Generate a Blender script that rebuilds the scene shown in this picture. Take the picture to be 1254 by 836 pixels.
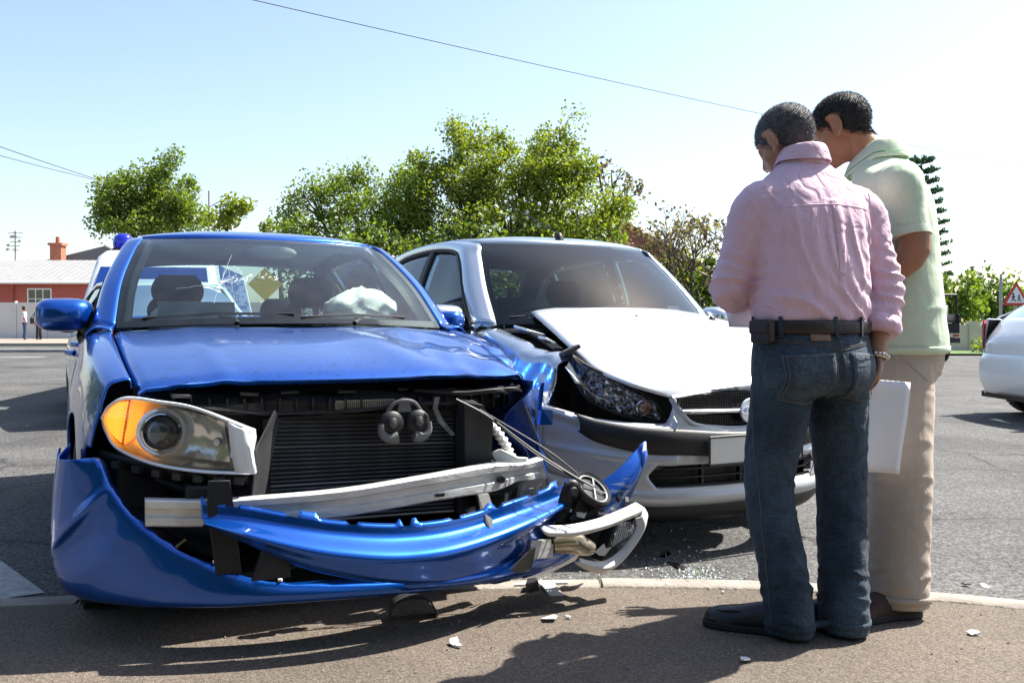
import bpy, math, random
import numpy as np
from mathutils import Vector, Matrix, noise
from mathutils.bvhtree import BVHTree
for _o in list(bpy.data.objects): bpy.data.objects.remove(_o)
SC = bpy.context.scene
R = math.radians
# ---------------------------------------------------------------- camera
cam_data = bpy.data.cameras.new('camera'); cam = bpy.data.objects.new('camera', cam_data)
SC.collection.objects.link(cam); SC.camera = cam
cam_data.sensor_width = 36; cam_data.lens = 36 * 1130 / 1254
cam_data.clip_start = .05; cam_data.clip_end = 3000
CAM_PITCH = math.atan((418 - 395) / 1130)
cam.location = (0, 0, .985); cam.rotation_euler = (math.pi / 2 - CAM_PITCH, 0, 0)
# ---------------------------------------------------------------- sky, sun, exposure
SUN_AZ, SUN_EL = R(60), R(54)          # azimuth clockwise from +Y
world = bpy.data.worlds.new('World'); SC.world = world; world.use_nodes = True
wn = world.node_tree; wn.nodes.clear()
w_out = wn.nodes.new('ShaderNodeOutputWorld'); w_bg = wn.nodes.new('ShaderNodeBackground'); w_sky = wn.nodes.new('ShaderNodeTexSky')
w_sky.sky_type = 'NISHITA'; w_sky.sun_disc = False; w_sky.sun_elevation = SUN_EL; w_sky.sun_rotation = SUN_AZ
w_sky.altitude = 0; w_sky.air_density = 1.0; w_sky.dust_density = 1.4; w_sky.ozone_density = .05
w_bg.inputs['Strength'].default_value = .092
wn.links.new(w_sky.outputs[0], w_bg.inputs[0]); wn.links.new(w_bg.outputs[0], w_out.inputs[0])
sun_d = bpy.data.lights.new('sun', 'SUN'); sun_d.energy = 5.0; sun_d.angle = R(.5); sun_d.color = (1, .955, .88)
sun = bpy.data.objects.new('sun', sun_d); SC.collection.objects.link(sun)
sdir = Vector((math.sin(SUN_AZ) * math.cos(SUN_EL), math.cos(SUN_AZ) * math.cos(SUN_EL), math.sin(SUN_EL)))
sun.rotation_euler = sdir.to_track_quat('Z', 'Y').to_euler(); sun.location = sdir * 60
SC.view_settings.view_transform = 'Standard'; SC.view_settings.look = 'None'
SC.view_settings.exposure = 1.42; SC.view_settings.gamma = 1; SC.view_settings.use_curve_mapping = False
SC.render.resolution_x = 1024; SC.render.resolution_y = 682
try: SC.cycles.max_bounces = 10; SC.cycles.transparent_max_bounces = 24
except Exception: pass

# ---------------------------------------------------------------- mesh helpers
COL = SC.collection
def A(p): return np.asarray(p, float)
def cr(P, n):
    """Catmull-Rom through control points P (k,...) -> n samples"""
    P = A(P); k = len(P)
    if k == 2: t = np.linspace(0, 1, n); return P[0] + (P[1] - P[0]) * t.reshape((-1,) + (1,) * (P.ndim - 1))
    E = np.concatenate([[2 * P[0] - P[1]], P, [2 * P[-1] - P[-2]]])
    t = np.linspace(0, k - 1 - 1e-9, n); i = t.astype(int); u = (t - i).reshape((-1,) + (1,) * (P.ndim - 1))
    a, b, c, d = E[i], E[i + 1], E[i + 2], E[i + 3]
    return .5 * (2 * b + (c - a) * u + (2 * a - 5 * b + 4 * c - d) * u * u + (3 * b - a - 3 * c + d) * u ** 3)
def tab(T):
    """smooth table lookup [(y, v), ...]"""
    T = A(T); xs, vs = T[:, 0], T[:, 1]
    m = np.gradient(vs, xs) if len(xs) > 2 else np.full(len(xs), (vs[1] - vs[0]) / (xs[1] - xs[0]))
    def f(x):
        x = np.clip(x, xs[0], xs[-1]); i = np.clip(np.searchsorted(xs, x) - 1, 0, len(xs) - 2)
        h = xs[i + 1] - xs[i]; t = (x - xs[i]) / h
        return (2*t**3-3*t**2+1)*vs[i] + (t**3-2*t**2+t)*h*m[i] + (-2*t**3+3*t**2)*vs[i+1] + (t**3-t**2)*h*m[i+1]
    return f
class G:
    def __init__(s): s.v = []; s.f = []; s.m = []; s.n = 0
    def add(s, v, f, m=0):
        v = [tuple(map(float, p)) for p in v]; s.v += v
        s.f += [tuple(int(i) + s.n for i in q) for q in f]; s.m += [m] * len(f); s.n += len(v); return s
    def box(s, lo, hi, m=0):
        (a, b, c), (d, e, f) = lo, hi
        return s.add([(a,b,c),(d,b,c),(d,e,c),(a,e,c),(a,b,f),(d,b,f),(d,e,f),(a,e,f)],
                     [(0,3,2,1),(4,5,6,7),(0,1,5,4),(1,2,6,5),(2,3,7,6),(3,0,4,7)], m)
    def obox(s, c, size, rot=(0, 0, 0), m=0):
        from mathutils import Euler
        M = Euler(rot).to_matrix(); h = [q / 2 for q in size]; c = Vector(c)
        v = [c + M @ Vector((sx*h[0], sy*h[1], sz*h[2])) for sz in (-1, 1) for sx, sy in ((-1,-1),(1,-1),(1,1),(-1,1))]
        return s.add(v, [(0,3,2,1),(4,5,6,7),(0,1,5,4),(1,2,6,5),(2,3,7,6),(3,0,4,7)], m)
    def grid(s, P, m=0, flip=False, wrap=False):
        P = A(P); a, b = P.shape[:2]; F = []
        for i in range(a - 1):
            for j in range(b if wrap else b - 1):
                k = (j + 1) % b; q = (i*b+j, i*b+k, (i+1)*b+k, (i+1)*b+j)
                F.append(q[::-1] if flip else q)
        return s.add(P.reshape(-1, 3), F, m)
    def tube(s, P, r, n=8, caps=True, m=0, sx=1, up=None, closed=False):
        P = A(P); k = len(P); r = np.broadcast_to(A(r), (k,)) if np.ndim(r) < 2 else A(r)
        T = np.roll(P, -1, 0) - np.roll(P, 1, 0) if closed else np.gradient(P, axis=0)
        T /= np.linalg.norm(T, axis=1)[:, None] + 1e-12
        u = A(up) if up is not None else (A((0, 0, 1)) if abs(T[0][2]) < .9 else A((1, 0, 0)))
        rings = []; ang = np.linspace(0, 2*math.pi, n, endpoint=False)
        for i in range(k):
            u = u - T[i] * (u @ T[i]); u /= np.linalg.norm(u) + 1e-12; w = np.cross(T[i], u)
            rr = r[i] if np.ndim(r[i]) else (r[i], r[i] * sx)
            rings.append([P[i] + u * rr[0] * math.cos(a) + w * rr[1] * math.sin(a) for a in ang])
        b = s.n
        if closed: rings.append(rings[0])
        s.grid(rings, m, wrap=True)
        if caps and not closed:
            s.f += [tuple(b + j for j in range(n))[::-1], tuple(b + (k-1)*n + j for j in range(n))]; s.m += [m, m]
        return s
    def lathe(s, prof, n=24, c=(0, 0, 0), axis='z', m=0):
        out = []
        for r, h in prof:
            row = []
            for a in np.linspace(0, 2*math.pi, n, endpoint=False):
                x, y = r*math.cos(a), r*math.sin(a)
                p = {'z': (x, y, h), 'x': (h, x, y), 'y': (y, h, x)}[axis]
                row.append((p[0]+c[0], p[1]+c[1], p[2]+c[2]))
            out.append(row)
        return s.grid(out, m, wrap=True)
    def prism(s, poly, d, m=0):
        """closed polygon of 3-D points pushed by the vector d"""
        P = A(poly); n = len(P); Q = P + A(d)
        return s.add(np.vstack([P, Q]), [tuple(range(n))[::-1], tuple(range(n, 2*n))] + [(i, (i+1) % n, n+(i+1) % n, n+i) for i in range(n)], m)
    def ball(s, c, r, nu=14, nv=10, m=0):
        r = np.broadcast_to(A(r), (3,)); rows = []
        for t in np.linspace(.02, math.pi-.02, nv):
            rows.append([(c[0]+r[0]*math.sin(t)*math.cos(a), c[1]+r[1]*math.sin(t)*math.sin(a), c[2]-r[2]*math.cos(t)) for a in np.linspace(0, 2*math.pi, nu, endpoint=False)])
        b = s.n; s.grid(rows, m, wrap=True)
        s.f += [tuple(b+j for j in range(nu))[::-1], tuple(b+(nv-1)*nu+j for j in range(nu))]; s.m += [m, m]; return s
def mesh_of(g, name):
    me = bpy.data.meshes.new(name); me.from_pydata(g.v, [], g.f)
    if any(g.m): me.polygons.foreach_set('material_index', g.m)
    me.update(); return me
def obj(name, g, mat, parent=None, smooth=38, loc=None, rot=None, thick=0, off=-1, bevel=0, fix=True, inner=None):
    me = mesh_of(g, name) if isinstance(g, G) else g
    for mm in (mat if isinstance(mat, (list, tuple)) else [mat]): me.materials.append(mm)
    if fix and isinstance(g, G):
        import bmesh
        bm = bmesh.new(); bm.from_mesh(me); bmesh.ops.recalc_face_normals(bm, faces=bm.faces); bm.to_mesh(me); bm.free()
    if smooth:
        me.polygons.foreach_set('use_smooth', [True] * len(me.polygons))
        if smooth < 180: me.set_sharp_from_angle(angle=R(smooth))
    o = bpy.data.objects.new(name, me); COL.objects.link(o)
    if parent: o.parent = parent
    if loc: o.location = loc
    if rot: o.rotation_euler = rot
    if thick:
        md = o.modifiers.new('solid', 'SOLIDIFY'); md.thickness = thick; md.offset = off
        if inner is not None: me.materials.append(inner); md.material_offset = 1; md.material_offset_rim = 0
    if bevel:
        md = o.modifiers.new('bevel', 'BEVEL'); md.width = bevel; md.segments = 2; md.limit_method = 'ANGLE'; md.angle_limit = R(40)
    return o
def panel(name, rails, mat, parent, nu=20, nv=20, thick=.004, off=-1, smooth=60, fn=None, rev=False, inner=None):
    """sheet-metal style loft through rails of control points"""
    M = cr(np.stack([cr(r, nv) for r in rails]), nu)
    if fn is not None: M = fn(M)
    return obj(name, G().grid(M, flip=rev), mat, parent, smooth=smooth, thick=thick, off=off, fix=False, inner=inner)
def tag(o, label=None, cat=None, group=None, kind=None):
    if label: o['label'] = label
    if cat: o['category'] = cat
    if group: o['group'] = group
    if kind: o['kind'] = kind
    return o
def thing(name, label, cat, loc=(0, 0, 0), rz=0, group=None):
    o = bpy.data.objects.new(name, None); COL.objects.link(o); o.location = loc; o.rotation_euler = (0, 0, rz)
    o.empty_display_size = .2; return tag(o, label, cat, group)
def mir(P): P = A(P).copy(); P[..., 0] *= -1; return P

# ---------------------------------------------------------------- materials
def mat(name, col=(.5, .5, .5), rough=.5, metal=0, coat=0, spec=.5, var=0, vscale=8, bump=0, bscale=60, dark=None, trans=0, emit=None, estr=1, ior=1.45, sheen=0, stretch=None, rvar=0, sss=0):
    m = bpy.data.materials.new(name); m.use_nodes = True; nt = m.node_tree; b = nt.nodes['Principled BSDF']
    I = b.inputs; I['Base Color'].default_value = (*col, 1); I['Roughness'].default_value = rough; I['Metallic'].default_value = metal
    I['Coat Weight'].default_value = coat; I['Coat Roughness'].default_value = .04; I['Specular IOR Level'].default_value = spec; I['IOR'].default_value = ior
    I['Transmission Weight'].default_value = trans
    if sheen: I['Sheen Weight'].default_value = sheen
    if sss: I['Subsurface Weight'].default_value = sss; I['Subsurface Radius'].default_value = (.02, .008, .004)
    if emit: I['Emission Color'].default_value = (*emit, 1); I['Emission Strength'].default_value = estr
    N, L = nt.nodes, nt.links; tc = N.new('ShaderNodeTexCoord'); src = tc.outputs['Object']
    if stretch:
        mp = N.new('ShaderNodeMapping'); mp.inputs['Scale'].default_value = stretch; L.new(src, mp.inputs[0]); src = mp.outputs[0]
    if var or dark:
        t = N.new('ShaderNodeTexNoise'); t.inputs['Scale'].default_value = vscale; t.inputs['Detail'].default_value = 6; t.inputs['Roughness'].default_value = .65; L.new(src, t.inputs[0])
        r = N.new('ShaderNodeValToRGB'); d = dark or tuple(c * (1 - var) for c in col); l = tuple(min(1, c * (1 + var)) for c in col)
        r.color_ramp.elements[0].color = (*d, 1); r.color_ramp.elements[0].position = .3; r.color_ramp.elements[1].color = (*l, 1); r.color_ramp.elements[1].position = .7
        L.new(t.outputs['Fac'], r.inputs[0]); L.new(r.outputs[0], I['Base Color'])
    if rvar:
        t = N.new('ShaderNodeTexNoise'); t.inputs['Scale'].default_value = vscale * 1.7; t.inputs['Detail'].default_value = 5; L.new(src, t.inputs[0])
        mr = N.new('ShaderNodeMapRange'); mr.inputs[3].default_value = max(.02, rough - rvar); mr.inputs[4].default_value = min(1, rough + rvar); L.new(t.outputs['Fac'], mr.inputs[0]); L.new(mr.outputs[0], I['Roughness'])
    if bump:
        t = N.new('ShaderNodeTexNoise'); t.inputs['Scale'].default_value = bscale; t.inputs['Detail'].default_value = 4; L.new(src, t.inputs[0])
        bp = N.new('ShaderNodeBump'); bp.inputs['Strength'].default_value = bump; bp.inputs['Distance'].default_value = .01; L.new(t.outputs['Fac'], bp.inputs['Height']); L.new(bp.outputs[0], I['Normal'])
    return m
def glass(name, tint=(.7, .8, .78), rough=.01, refl=1.0, dust=0.0, ior=1.5):
    """thin automotive glass: tinted see-through sheet with a fresnel mirror on top and a faint film of dust"""
    m = bpy.data.materials.new(name); m.use_nodes = True; nt = m.node_tree; nt.nodes.clear(); N, L = nt.nodes, nt.links
    o = N.new('ShaderNodeOutputMaterial'); t = N.new('ShaderNodeBsdfTransparent'); t.inputs[0].default_value = (*tint, 1)
    g = N.new('ShaderNodeBsdfGlossy'); g.inputs['Roughness'].default_value = rough; g.inputs[0].default_value = (refl, refl, refl, 1)
    fr = N.new('ShaderNodeFresnel'); fr.inputs[0].default_value = ior
    mx = N.new('ShaderNodeMixShader'); L.new(fr.outputs[0], mx.inputs[0]); L.new(t.outputs[0], mx.inputs[1]); L.new(g.outputs[0], mx.inputs[2]); last = mx
    if dust:
        d = N.new('ShaderNodeBsdfDiffuse'); d.inputs[0].default_value = (.55, .55, .52, 1)
        tc = N.new('ShaderNodeTexCoord'); nz = N.new('ShaderNodeTexNoise'); nz.inputs['Scale'].default_value = 9; nz.inputs['Detail'].default_value = 8; nz.inputs['Roughness'].default_value = .7; L.new(tc.outputs['Object'], nz.inputs[0])
        mr = N.new('ShaderNodeMapRange'); mr.inputs[1].default_value = .35; mr.inputs[2].default_value = .8; mr.inputs[3].default_value = dust * .3; mr.inputs[4].default_value = dust * 1.6; L.new(nz.outputs['Fac'], mr.inputs[0])
        m2 = N.new('ShaderNodeMixShader'); L.new(mr.outputs[0], m2.inputs[0]); L.new(mx.outputs[0], m2.inputs[1]); L.new(d.outputs[0], m2.inputs[2]); last = m2
    L.new(last.outputs[0], o.inputs[0]); return m
def car_paint(name, col, metal=.35, rough=.32, spots=0.0, flake=.05, scuff=0):
    m = mat(name, col, rough, metal, coat=1.0, spec=.5); nt = m.node_tree; N, L = nt.nodes, nt.links; b = N['Principled BSDF']
    tc = N.new('ShaderNodeTexCoord')
    vo = N.new('ShaderNodeTexVoronoi'); vo.inputs['Scale'].default_value = 900; L.new(tc.outputs['Object'], vo.inputs[0])
    mr = N.new('ShaderNodeMapRange'); mr.inputs[3].default_value = max(.05, rough - flake); mr.inputs[4].default_value = rough + flake; L.new(vo.outputs['Color'], mr.inputs[0]); L.new(mr.outputs[0], b.inputs['Roughness'])
    # dried water spots and a little road film
    n1 = N.new('ShaderNodeTexNoise'); n1.inputs['Scale'].default_value = 34; n1.inputs['Detail'].default_value = 3; L.new(tc.outputs['Object'], n1.inputs[0])
    r1 = N.new('ShaderNodeValToRGB'); r1.color_ramp.elements[0].position = .60; r1.color_ramp.elements[1].position = .66; r1.color_ramp.elements[0].color = (0, 0, 0, 1); r1.color_ramp.elements[1].color = (spots,) * 3 + (1,); L.new(n1.outputs['Fac'], r1.inputs[0])
    mx = N.new('ShaderNodeMix'); mx.data_type = 'RGBA'; mx.inputs[6].default_value = (*col, 1); mx.inputs[7].default_value = (*[c * .42 for c in col], 1)
    L.new(r1.outputs[0], mx.inputs[0]); L.new(mx.outputs[2], b.inputs['Base Color'])
    if scuff:      # scrapes and rubbed edges showing grey primer
        mp = N.new('ShaderNodeMapping'); mp.inputs['Scale'].default_value = (5, 5, 60); mp.inputs['Rotation'].default_value = (0, .35, 0); L.new(tc.outputs['Object'], mp.inputs[0])
        ns = N.new('ShaderNodeTexNoise'); ns.inputs['Scale'].default_value = 1.6; ns.inputs['Detail'].default_value = 7; ns.inputs['Roughness'].default_value = .7; L.new(mp.outputs[0], ns.inputs[0])
        n3 = N.new('ShaderNodeTexNoise'); n3.inputs['Scale'].default_value = 3.5; L.new(tc.outputs['Object'], n3.inputs[0]); mm = N.new('ShaderNodeMath'); mm.operation = 'MULTIPLY'; L.new(ns.outputs['Fac'], mm.inputs[0]); L.new(n3.outputs['Fac'], mm.inputs[1])
        rs_ = N.new('ShaderNodeMapRange'); rs_.inputs[1].default_value = .385; rs_.inputs[2].default_value = .43; rs_.inputs[4].default_value = scuff; L.new(mm.outputs[0], rs_.inputs[0])
        m3 = N.new('ShaderNodeMix'); m3.data_type = 'RGBA'; m3.inputs[7].default_value = (.36, .40, .46, 1); L.new(mx.outputs[2], m3.inputs[6]); L.new(rs_.outputs[0], m3.inputs[0]); L.new(m3.outputs[2], b.inputs['Base Color'])
    n2 = N.new('ShaderNodeTexNoise'); n2.inputs['Scale'].default_value = 5; n2.inputs['Detail'].default_value = 8; n2.inputs['Roughness'].default_value = .7; L.new(tc.outputs['Object'], n2.inputs[0])
    m2 = N.new('ShaderNodeMapRange'); m2.inputs[1].default_value = .4; m2.inputs[2].default_value = .75; m2.inputs[3].default_value = .03; m2.inputs[4].default_value = .16; L.new(n2.outputs['Fac'], m2.inputs[0]); L.new(m2.outputs[0], b.inputs['Coat Roughness'])
    return m
M = {}
M['blue'] = car_paint('blue_paint', (.0022, .088, .44), .78, .30, spots=.0)
M['blue_scuff'] = car_paint('scuffed_blue_paint', (.0022, .088, .44), .78, .32, spots=.0, scuff=.8)
M['blue_spots'] = car_paint('spotted_blue_paint', (.0022, .088, .44), .78, .30, spots=.75)
M['silver'] = car_paint('silver_paint', (.62, .66, .70), .88, .20, spots=.0, flake=.02)
M['silver_bumper'] = car_paint('silver_bumper_paint', (.42, .43, .44), .35, .42, spots=.0, flake=.02)
M['silver_bumper'].node_tree.nodes['Principled BSDF'].inputs['Coat Weight'].default_value = .5
M['silver_hood'] = car_paint('silver_bonnet_paint', (.66, .68, .70), .45, .36, spots=.0, flake=.02)
M['white_paint'] = car_paint('white_paint', (.78, .79, .80), .0, .4)
M['green_silver'] = car_paint('pale_paint', (.66, .70, .70), .3, .35)
M['black'] = mat('black_plastic', (.010, .010, .011), .5, var=.3, vscale=14, bump=.12, bscale=220)
M['black_gloss'] = mat('black_trim', (.012, .012, .014), .25)
M['grey_plastic'] = mat('grey_plastic', (.030, .031, .033), .55, var=.35, vscale=10, bump=.1, bscale=180)
M['rubber'] = mat('tyre_rubber', (.022, .022, .023), .8, var=.35, vscale=20, bump=.2, bscale=90)
M['alloy'] = mat('wheel_alloy', (.5, .51, .52), .32, .9)
M['chrome'] = mat('chrome', (.85, .86, .88), .06, 1)
M['alu'] = mat('bare_aluminium', (.62, .62, .60), .34, .35, var=.22, vscale=7, bump=.18, bscale=25, rvar=.12, stretch=(1, 3, 3))
M['alu_dark'] = mat('radiator_fins', (.085, .085, .087), .5, .4, var=.4, vscale=12)
M['seat'] = mat('seat_fabric', (.022, .026, .030), .9, var=.3, vscale=30)
M['dash'] = mat('dash_plastic', (.045, .055, .055), .6, bump=.1, bscale=200)
M['inner'] = mat('cabin_trim', (.030, .036, .038), .85)
M['trim_light'] = mat('pillar_trim', (.42, .42, .39), .7)
M['airbag'] = mat('airbag_cloth', (.78, .77, .72), .85, bump=.35, bscale=18)
M['greycard'] = mat('grey_panel', (.25, .29, .27), .8)
M['ws'] = glass('windscreen_glass', (.76, .87, .85), .01, 1.0, .02)
M['ws2'] = glass('windscreen_glass_dark', (.60, .72, .75), .01, 1.0, .004)
M['side'] = glass('side_glass', (.60, .74, .76), .01, 1.0, .01)
M['lens'] = glass('lamp_lens', (.97, .98, .99), .02, 1.0, 0, 1.45)
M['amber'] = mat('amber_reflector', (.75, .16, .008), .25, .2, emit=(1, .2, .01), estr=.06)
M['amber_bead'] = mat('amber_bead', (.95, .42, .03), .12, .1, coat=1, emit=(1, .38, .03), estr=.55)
M['reflector'] = mat('lamp_reflector', (.82, .83, .85), .14, 1, bump=.25, bscale=22)
M['lamp_grey'] = mat('lamp_bezel', (.90, .93, .97), .20, .30)
M['proj'] = mat('projector_lens', (.10, .12, .15), .03, .1, coat=1)
M['crack'] = mat('cracked_glass', (.86, .92, .92), .3)
M['blue_clear'] = glass('tinted_lamp_lens', (.45, .72, .95), .02, 1.0, .0)  # blue car's reflection in the silver car's lamp, put into the tint
M['seal'] = mat('window_rubber', (.01, .01, .011), .6)
M['white_plastic'] = mat('white_plastic', (.72, .72, .70), .4, var=.06)
# ================================================================ setting: ground, road, pavement, kerb
def asphalt(name, base, chip_d, chip_l, scale, bump=.5, patch=.18, crack=0.0):
    m = bpy.data.materials.new(name); m.use_nodes = True; nt = m.node_tree; N, L = nt.nodes, nt.links; b = N['Principled BSDF']
    tc = N.new('ShaderNodeTexCoord'); src = tc.outputs['Object']
    v = N.new('ShaderNodeTexVoronoi'); v.inputs['Scale'].default_value = scale; L.new(src, v.inputs[0])
    v2 = N.new('ShaderNodeTexVoronoi'); v2.inputs['Scale'].default_value = scale * .43; L.new(src, v2.inputs[0])
    rp = N.new('ShaderNodeValToRGB'); e = rp.color_ramp.elements; e[0].position = .12; e[0].color = (*chip_d, 1); e[1].position = .95; e[1].color = (*chip_l, 1)
    q = rp.color_ramp.elements.new(.5); q.color = (*base, 1)
    sp = N.new('ShaderNodeSeparateColor'); L.new(v.outputs['Color'], sp.inputs[0]); L.new(sp.outputs[0], rp.inputs[0])
    n = N.new('ShaderNodeTexNoise'); n.inputs['Scale'].default_value = .9; n.inputs['Detail'].default_value = 9; n.inputs['Roughness'].default_value = .62; L.new(src, n.inputs[0])
    mr = N.new('ShaderNodeMapRange'); mr.inputs[1].default_value = .3; mr.inputs[2].default_value = .7; mr.inputs[3].default_value = 1 - patch; mr.inputs[4].default_value = 1 + patch; L.new(n.outputs['Fac'], mr.inputs[0])
    mu = N.new('ShaderNodeVectorMath'); mu.operation = 'SCALE'; L.new(rp.outputs[0], mu.inputs[0]); L.new(mr.outputs[0], mu.inputs['Scale']); last = mu.outputs[0]
    # large dark pits between the chips
    pr = N.new('ShaderNodeMapRange'); pr.inputs[1].default_value = .0; pr.inputs[2].default_value = .55; pr.inputs[3].default_value = 1.06; pr.inputs[4].default_value = .80; L.new(v2.outputs['Distance'], pr.inputs[0])
    m3 = N.new('ShaderNodeVectorMath'); m3.operation = 'SCALE'; L.new(last, m3.inputs[0]); L.new(pr.outputs[0], m3.inputs['Scale']); last = m3.outputs[0]
    if crack:
        nz = N.new('ShaderNodeTexNoise'); nz.inputs['Scale'].default_value = 2.2; nz.inputs['Detail'].default_value = 6; L.new(src, nz.inputs[0])
        mxv = N.new('ShaderNodeMix'); mxv.data_type = 'RGBA'; mxv.inputs[0].default_value = .22; L.new(src, mxv.inputs[6]); L.new(nz.outputs['Color'], mxv.inputs[7])
        vc = N.new('ShaderNodeTexVoronoi'); vc.feature = 'DISTANCE_TO_EDGE'; vc.inputs['Scale'].default_value = .75; L.new(mxv.outputs[2], vc.inputs[0])
        cm = N.new('ShaderNodeMapRange'); cm.inputs[1].default_value = .0; cm.inputs[2].default_value = .012; cm.inputs[3].default_value = 1 - crack; cm.inputs[4].default_value = 1; L.new(vc.outputs['Distance'], cm.inputs[0])
        m4 = N.new('ShaderNodeVectorMath'); m4.operation = 'SCALE'; L.new(last, m4.inputs[0]); L.new(cm.outputs[0], m4.inputs['Scale']); last = m4.outputs[0]
    # oil and tyre stains with soft edges
    ns = N.new('ShaderNodeTexNoise'); ns.inputs['Scale'].default_value = .42; ns.inputs['Detail'].default_value = 5; ns.inputs['Distortion'].default_value = .6; L.new(src, ns.inputs[0])
    ms_ = N.new('ShaderNodeMapRange'); ms_.inputs[1].default_value = .56; ms_.inputs[2].default_value = .70; ms_.inputs[3].default_value = 1; ms_.inputs[4].default_value = .68; L.new(ns.outputs['Fac'], ms_.inputs[0])
    m5 = N.new('ShaderNodeVectorMath'); m5.operation = 'SCALE'; L.new(last, m5.inputs[0]); L.new(ms_.outputs[0], m5.inputs['Scale']); last = m5.outputs[0]
    L.new(last, b.inputs['Base Color']); b.inputs['Roughness'].default_value = .86; b.inputs['Specular IOR Level'].default_value = .3
    ad = N.new('ShaderNodeMath'); ad.operation = 'ADD'; L.new(v.outputs['Distance'], ad.inputs[0]); L.new(v2.outputs['Distance'], ad.inputs[1])
    bp = N.new('ShaderNodeBump'); bp.inputs['Strength'].default_value = bump; bp.inputs['Distance'].default_value = .006; bp.invert = True; L.new(ad.outputs[0], bp.inputs['Height']); L.new(bp.outputs[0], b.inputs['Normal'])
    return m
M['road'] = asphalt('road_asphalt', (.088, .086, .083), (.048, .047, .046), (.155, .150, .143), 100, .55, .34, .6)
M['pave'] = asphalt('pavement_tarmac', (.134, .108, .084), (.090, .071, .056), (.190, .155, .122), 210, .5, .26)
M['kerb'] = mat('kerb_concrete', (.27, .24, .205), .9, var=.3, vscale=9, bump=.6, bscale=60)
M['paint_white'] = mat('road_paint', (.50, .49, .47), .8, dark=(.26, .25, .24), vscale=22, bump=.5, bscale=70)
M['soil'] = mat('dry_ground', (.20, .17, .12), .95, var=.3, vscale=3, bump=.4, bscale=9)
M['grassm'] = mat('grass', (.075, .13, .028), .9, var=.5, vscale=7, bump=.6, bscale=40)
M['farpave'] = mat('far_pavement', (.24, .20, .16), .9, var=.15, vscale=2)

def sheet(name, pts, z, m, kind='structure', label=None):
    o = obj(name, G().add([(x, y, z) for x, y in pts], [tuple(range(len(pts)))]), m, smooth=0); return tag(o, label, kind=kind)
sheet('ground', [(-1500, -400), (1500, -400), (1500, 2500), (-1500, 2500)], -.03, M['soil'], label='dry open ground reaching to the horizon')
sheet('road', [(-140, -14), (140, -14), (140, 39), (-140, 39)], 0, M['road'], label='grey asphalt street crossing behind the crashed cars')
sheet('far_pavement', [(-140, 39), (6, 39), (6, 54), (-140, 54)], .1, M['farpave'], label='tan pavement in front of the white boundary wall')
sheet('verge', [(12, 27.5), (140, 31), (140, 90), (9, 90)], .06, M['grassm'], label='green grass verge beside the beige wall')
g = G().box((-140, 38.8, -.02), (6, 39, .12)); tag(obj('far_kerb', g, M['kerb'], smooth=0), 'pale kerb line along the far pavement', kind='structure')
KERB = cr([(-14, 1.1), (-6, 2.55), (-3, 3.03), (-1.78, 3.20), (-.6, 3.36), (.19, 3.425), (.8, 3.40), (1.117, 3.355), (1.765, 3.15), (2.4, 2.76), (3.0, 2.1), (3.4, 1.0), (3.5, -1), (3.5, -8)], 400)
kn = np.gradient(KERB, axis=0); kn = np.stack([kn[:, 1], -kn[:, 0]], 1); kn /= np.linalg.norm(kn, axis=1)[:, None]     # towards the pavement
inner = KERB + kn * .122
pv = G(); n = len(inner)
pv.add([(x, y, .032) for x, y in inner] + [(-14, -8, .032)], [tuple(range(n + 1))[::-1]])
tag(obj('pavement', pv, M['pave'], smooth=0), 'tan worn tarmac pavement at the street corner', kind='structure')
kerb_root = bpy.data.objects.new('kerb', None); COL.objects.link(kerb_root); tag(kerb_root, 'low concrete kerb curving round the street corner', kind='structure')
s = np.concatenate([[0], np.cumsum(np.linalg.norm(np.diff(KERB, axis=0), axis=1))]); rnd = random.Random(4)
pos = 9.0
while pos < s[-1] - 6:
    ln = .92; ts = np.linspace(pos + .006, pos + ln - .006, 6); dz = rnd.uniform(-.004, .006); q = G(); rows = []
    for t in ts:
        c = A([np.interp(t, s, KERB[:, 0]), np.interp(t, s, KERB[:, 1])]); nn = A([np.interp(t, s, kn[:, 0]), np.interp(t, s, kn[:, 1])])
        a, b = c + nn * .0, c + nn * .119
        rows.append([(*a, -.02), (*(a + nn * .004), .022 + dz), (*(a + nn * .014), .032 + dz), (*(b - nn * .008), .033 + dz), (*b, .024 + dz), (*b, -.02)])
    q.grid(rows); q.f += [tuple(range(6)), tuple(range(30, 36))[::-1]]; q.m += [0, 0]
    obj('kerb_stone', q, M['kerb'], kerb_root, smooth=50); pos += ln
# road paint
sheet('road_marking', [(-3.2, 3.28), (-1.83, 3.26), (-1.70, 3.34), (-2.10, 3.78), (-3.2, 3.86)], .004, M['paint_white'], label='cracked white paint patch on the road beside the kerb')
for i in range(5): sheet('road_marking', [(-21.5 + i * 5.6, 26.1), (-18.9 + i * 5.6, 26.1), (-18.9 + i * 5.6, 26.35), (-21.5 + i * 5.6, 26.35)], .004, M['paint_white'], label='short white dash painted along the middle of the far road')
sheet('road_marking', [(-60, 34.6), (-10, 34.6), (-10, 34.9), (-60, 34.9)], .004, M['paint_white'], label='long thin white edge line near the far kerb')
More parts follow.
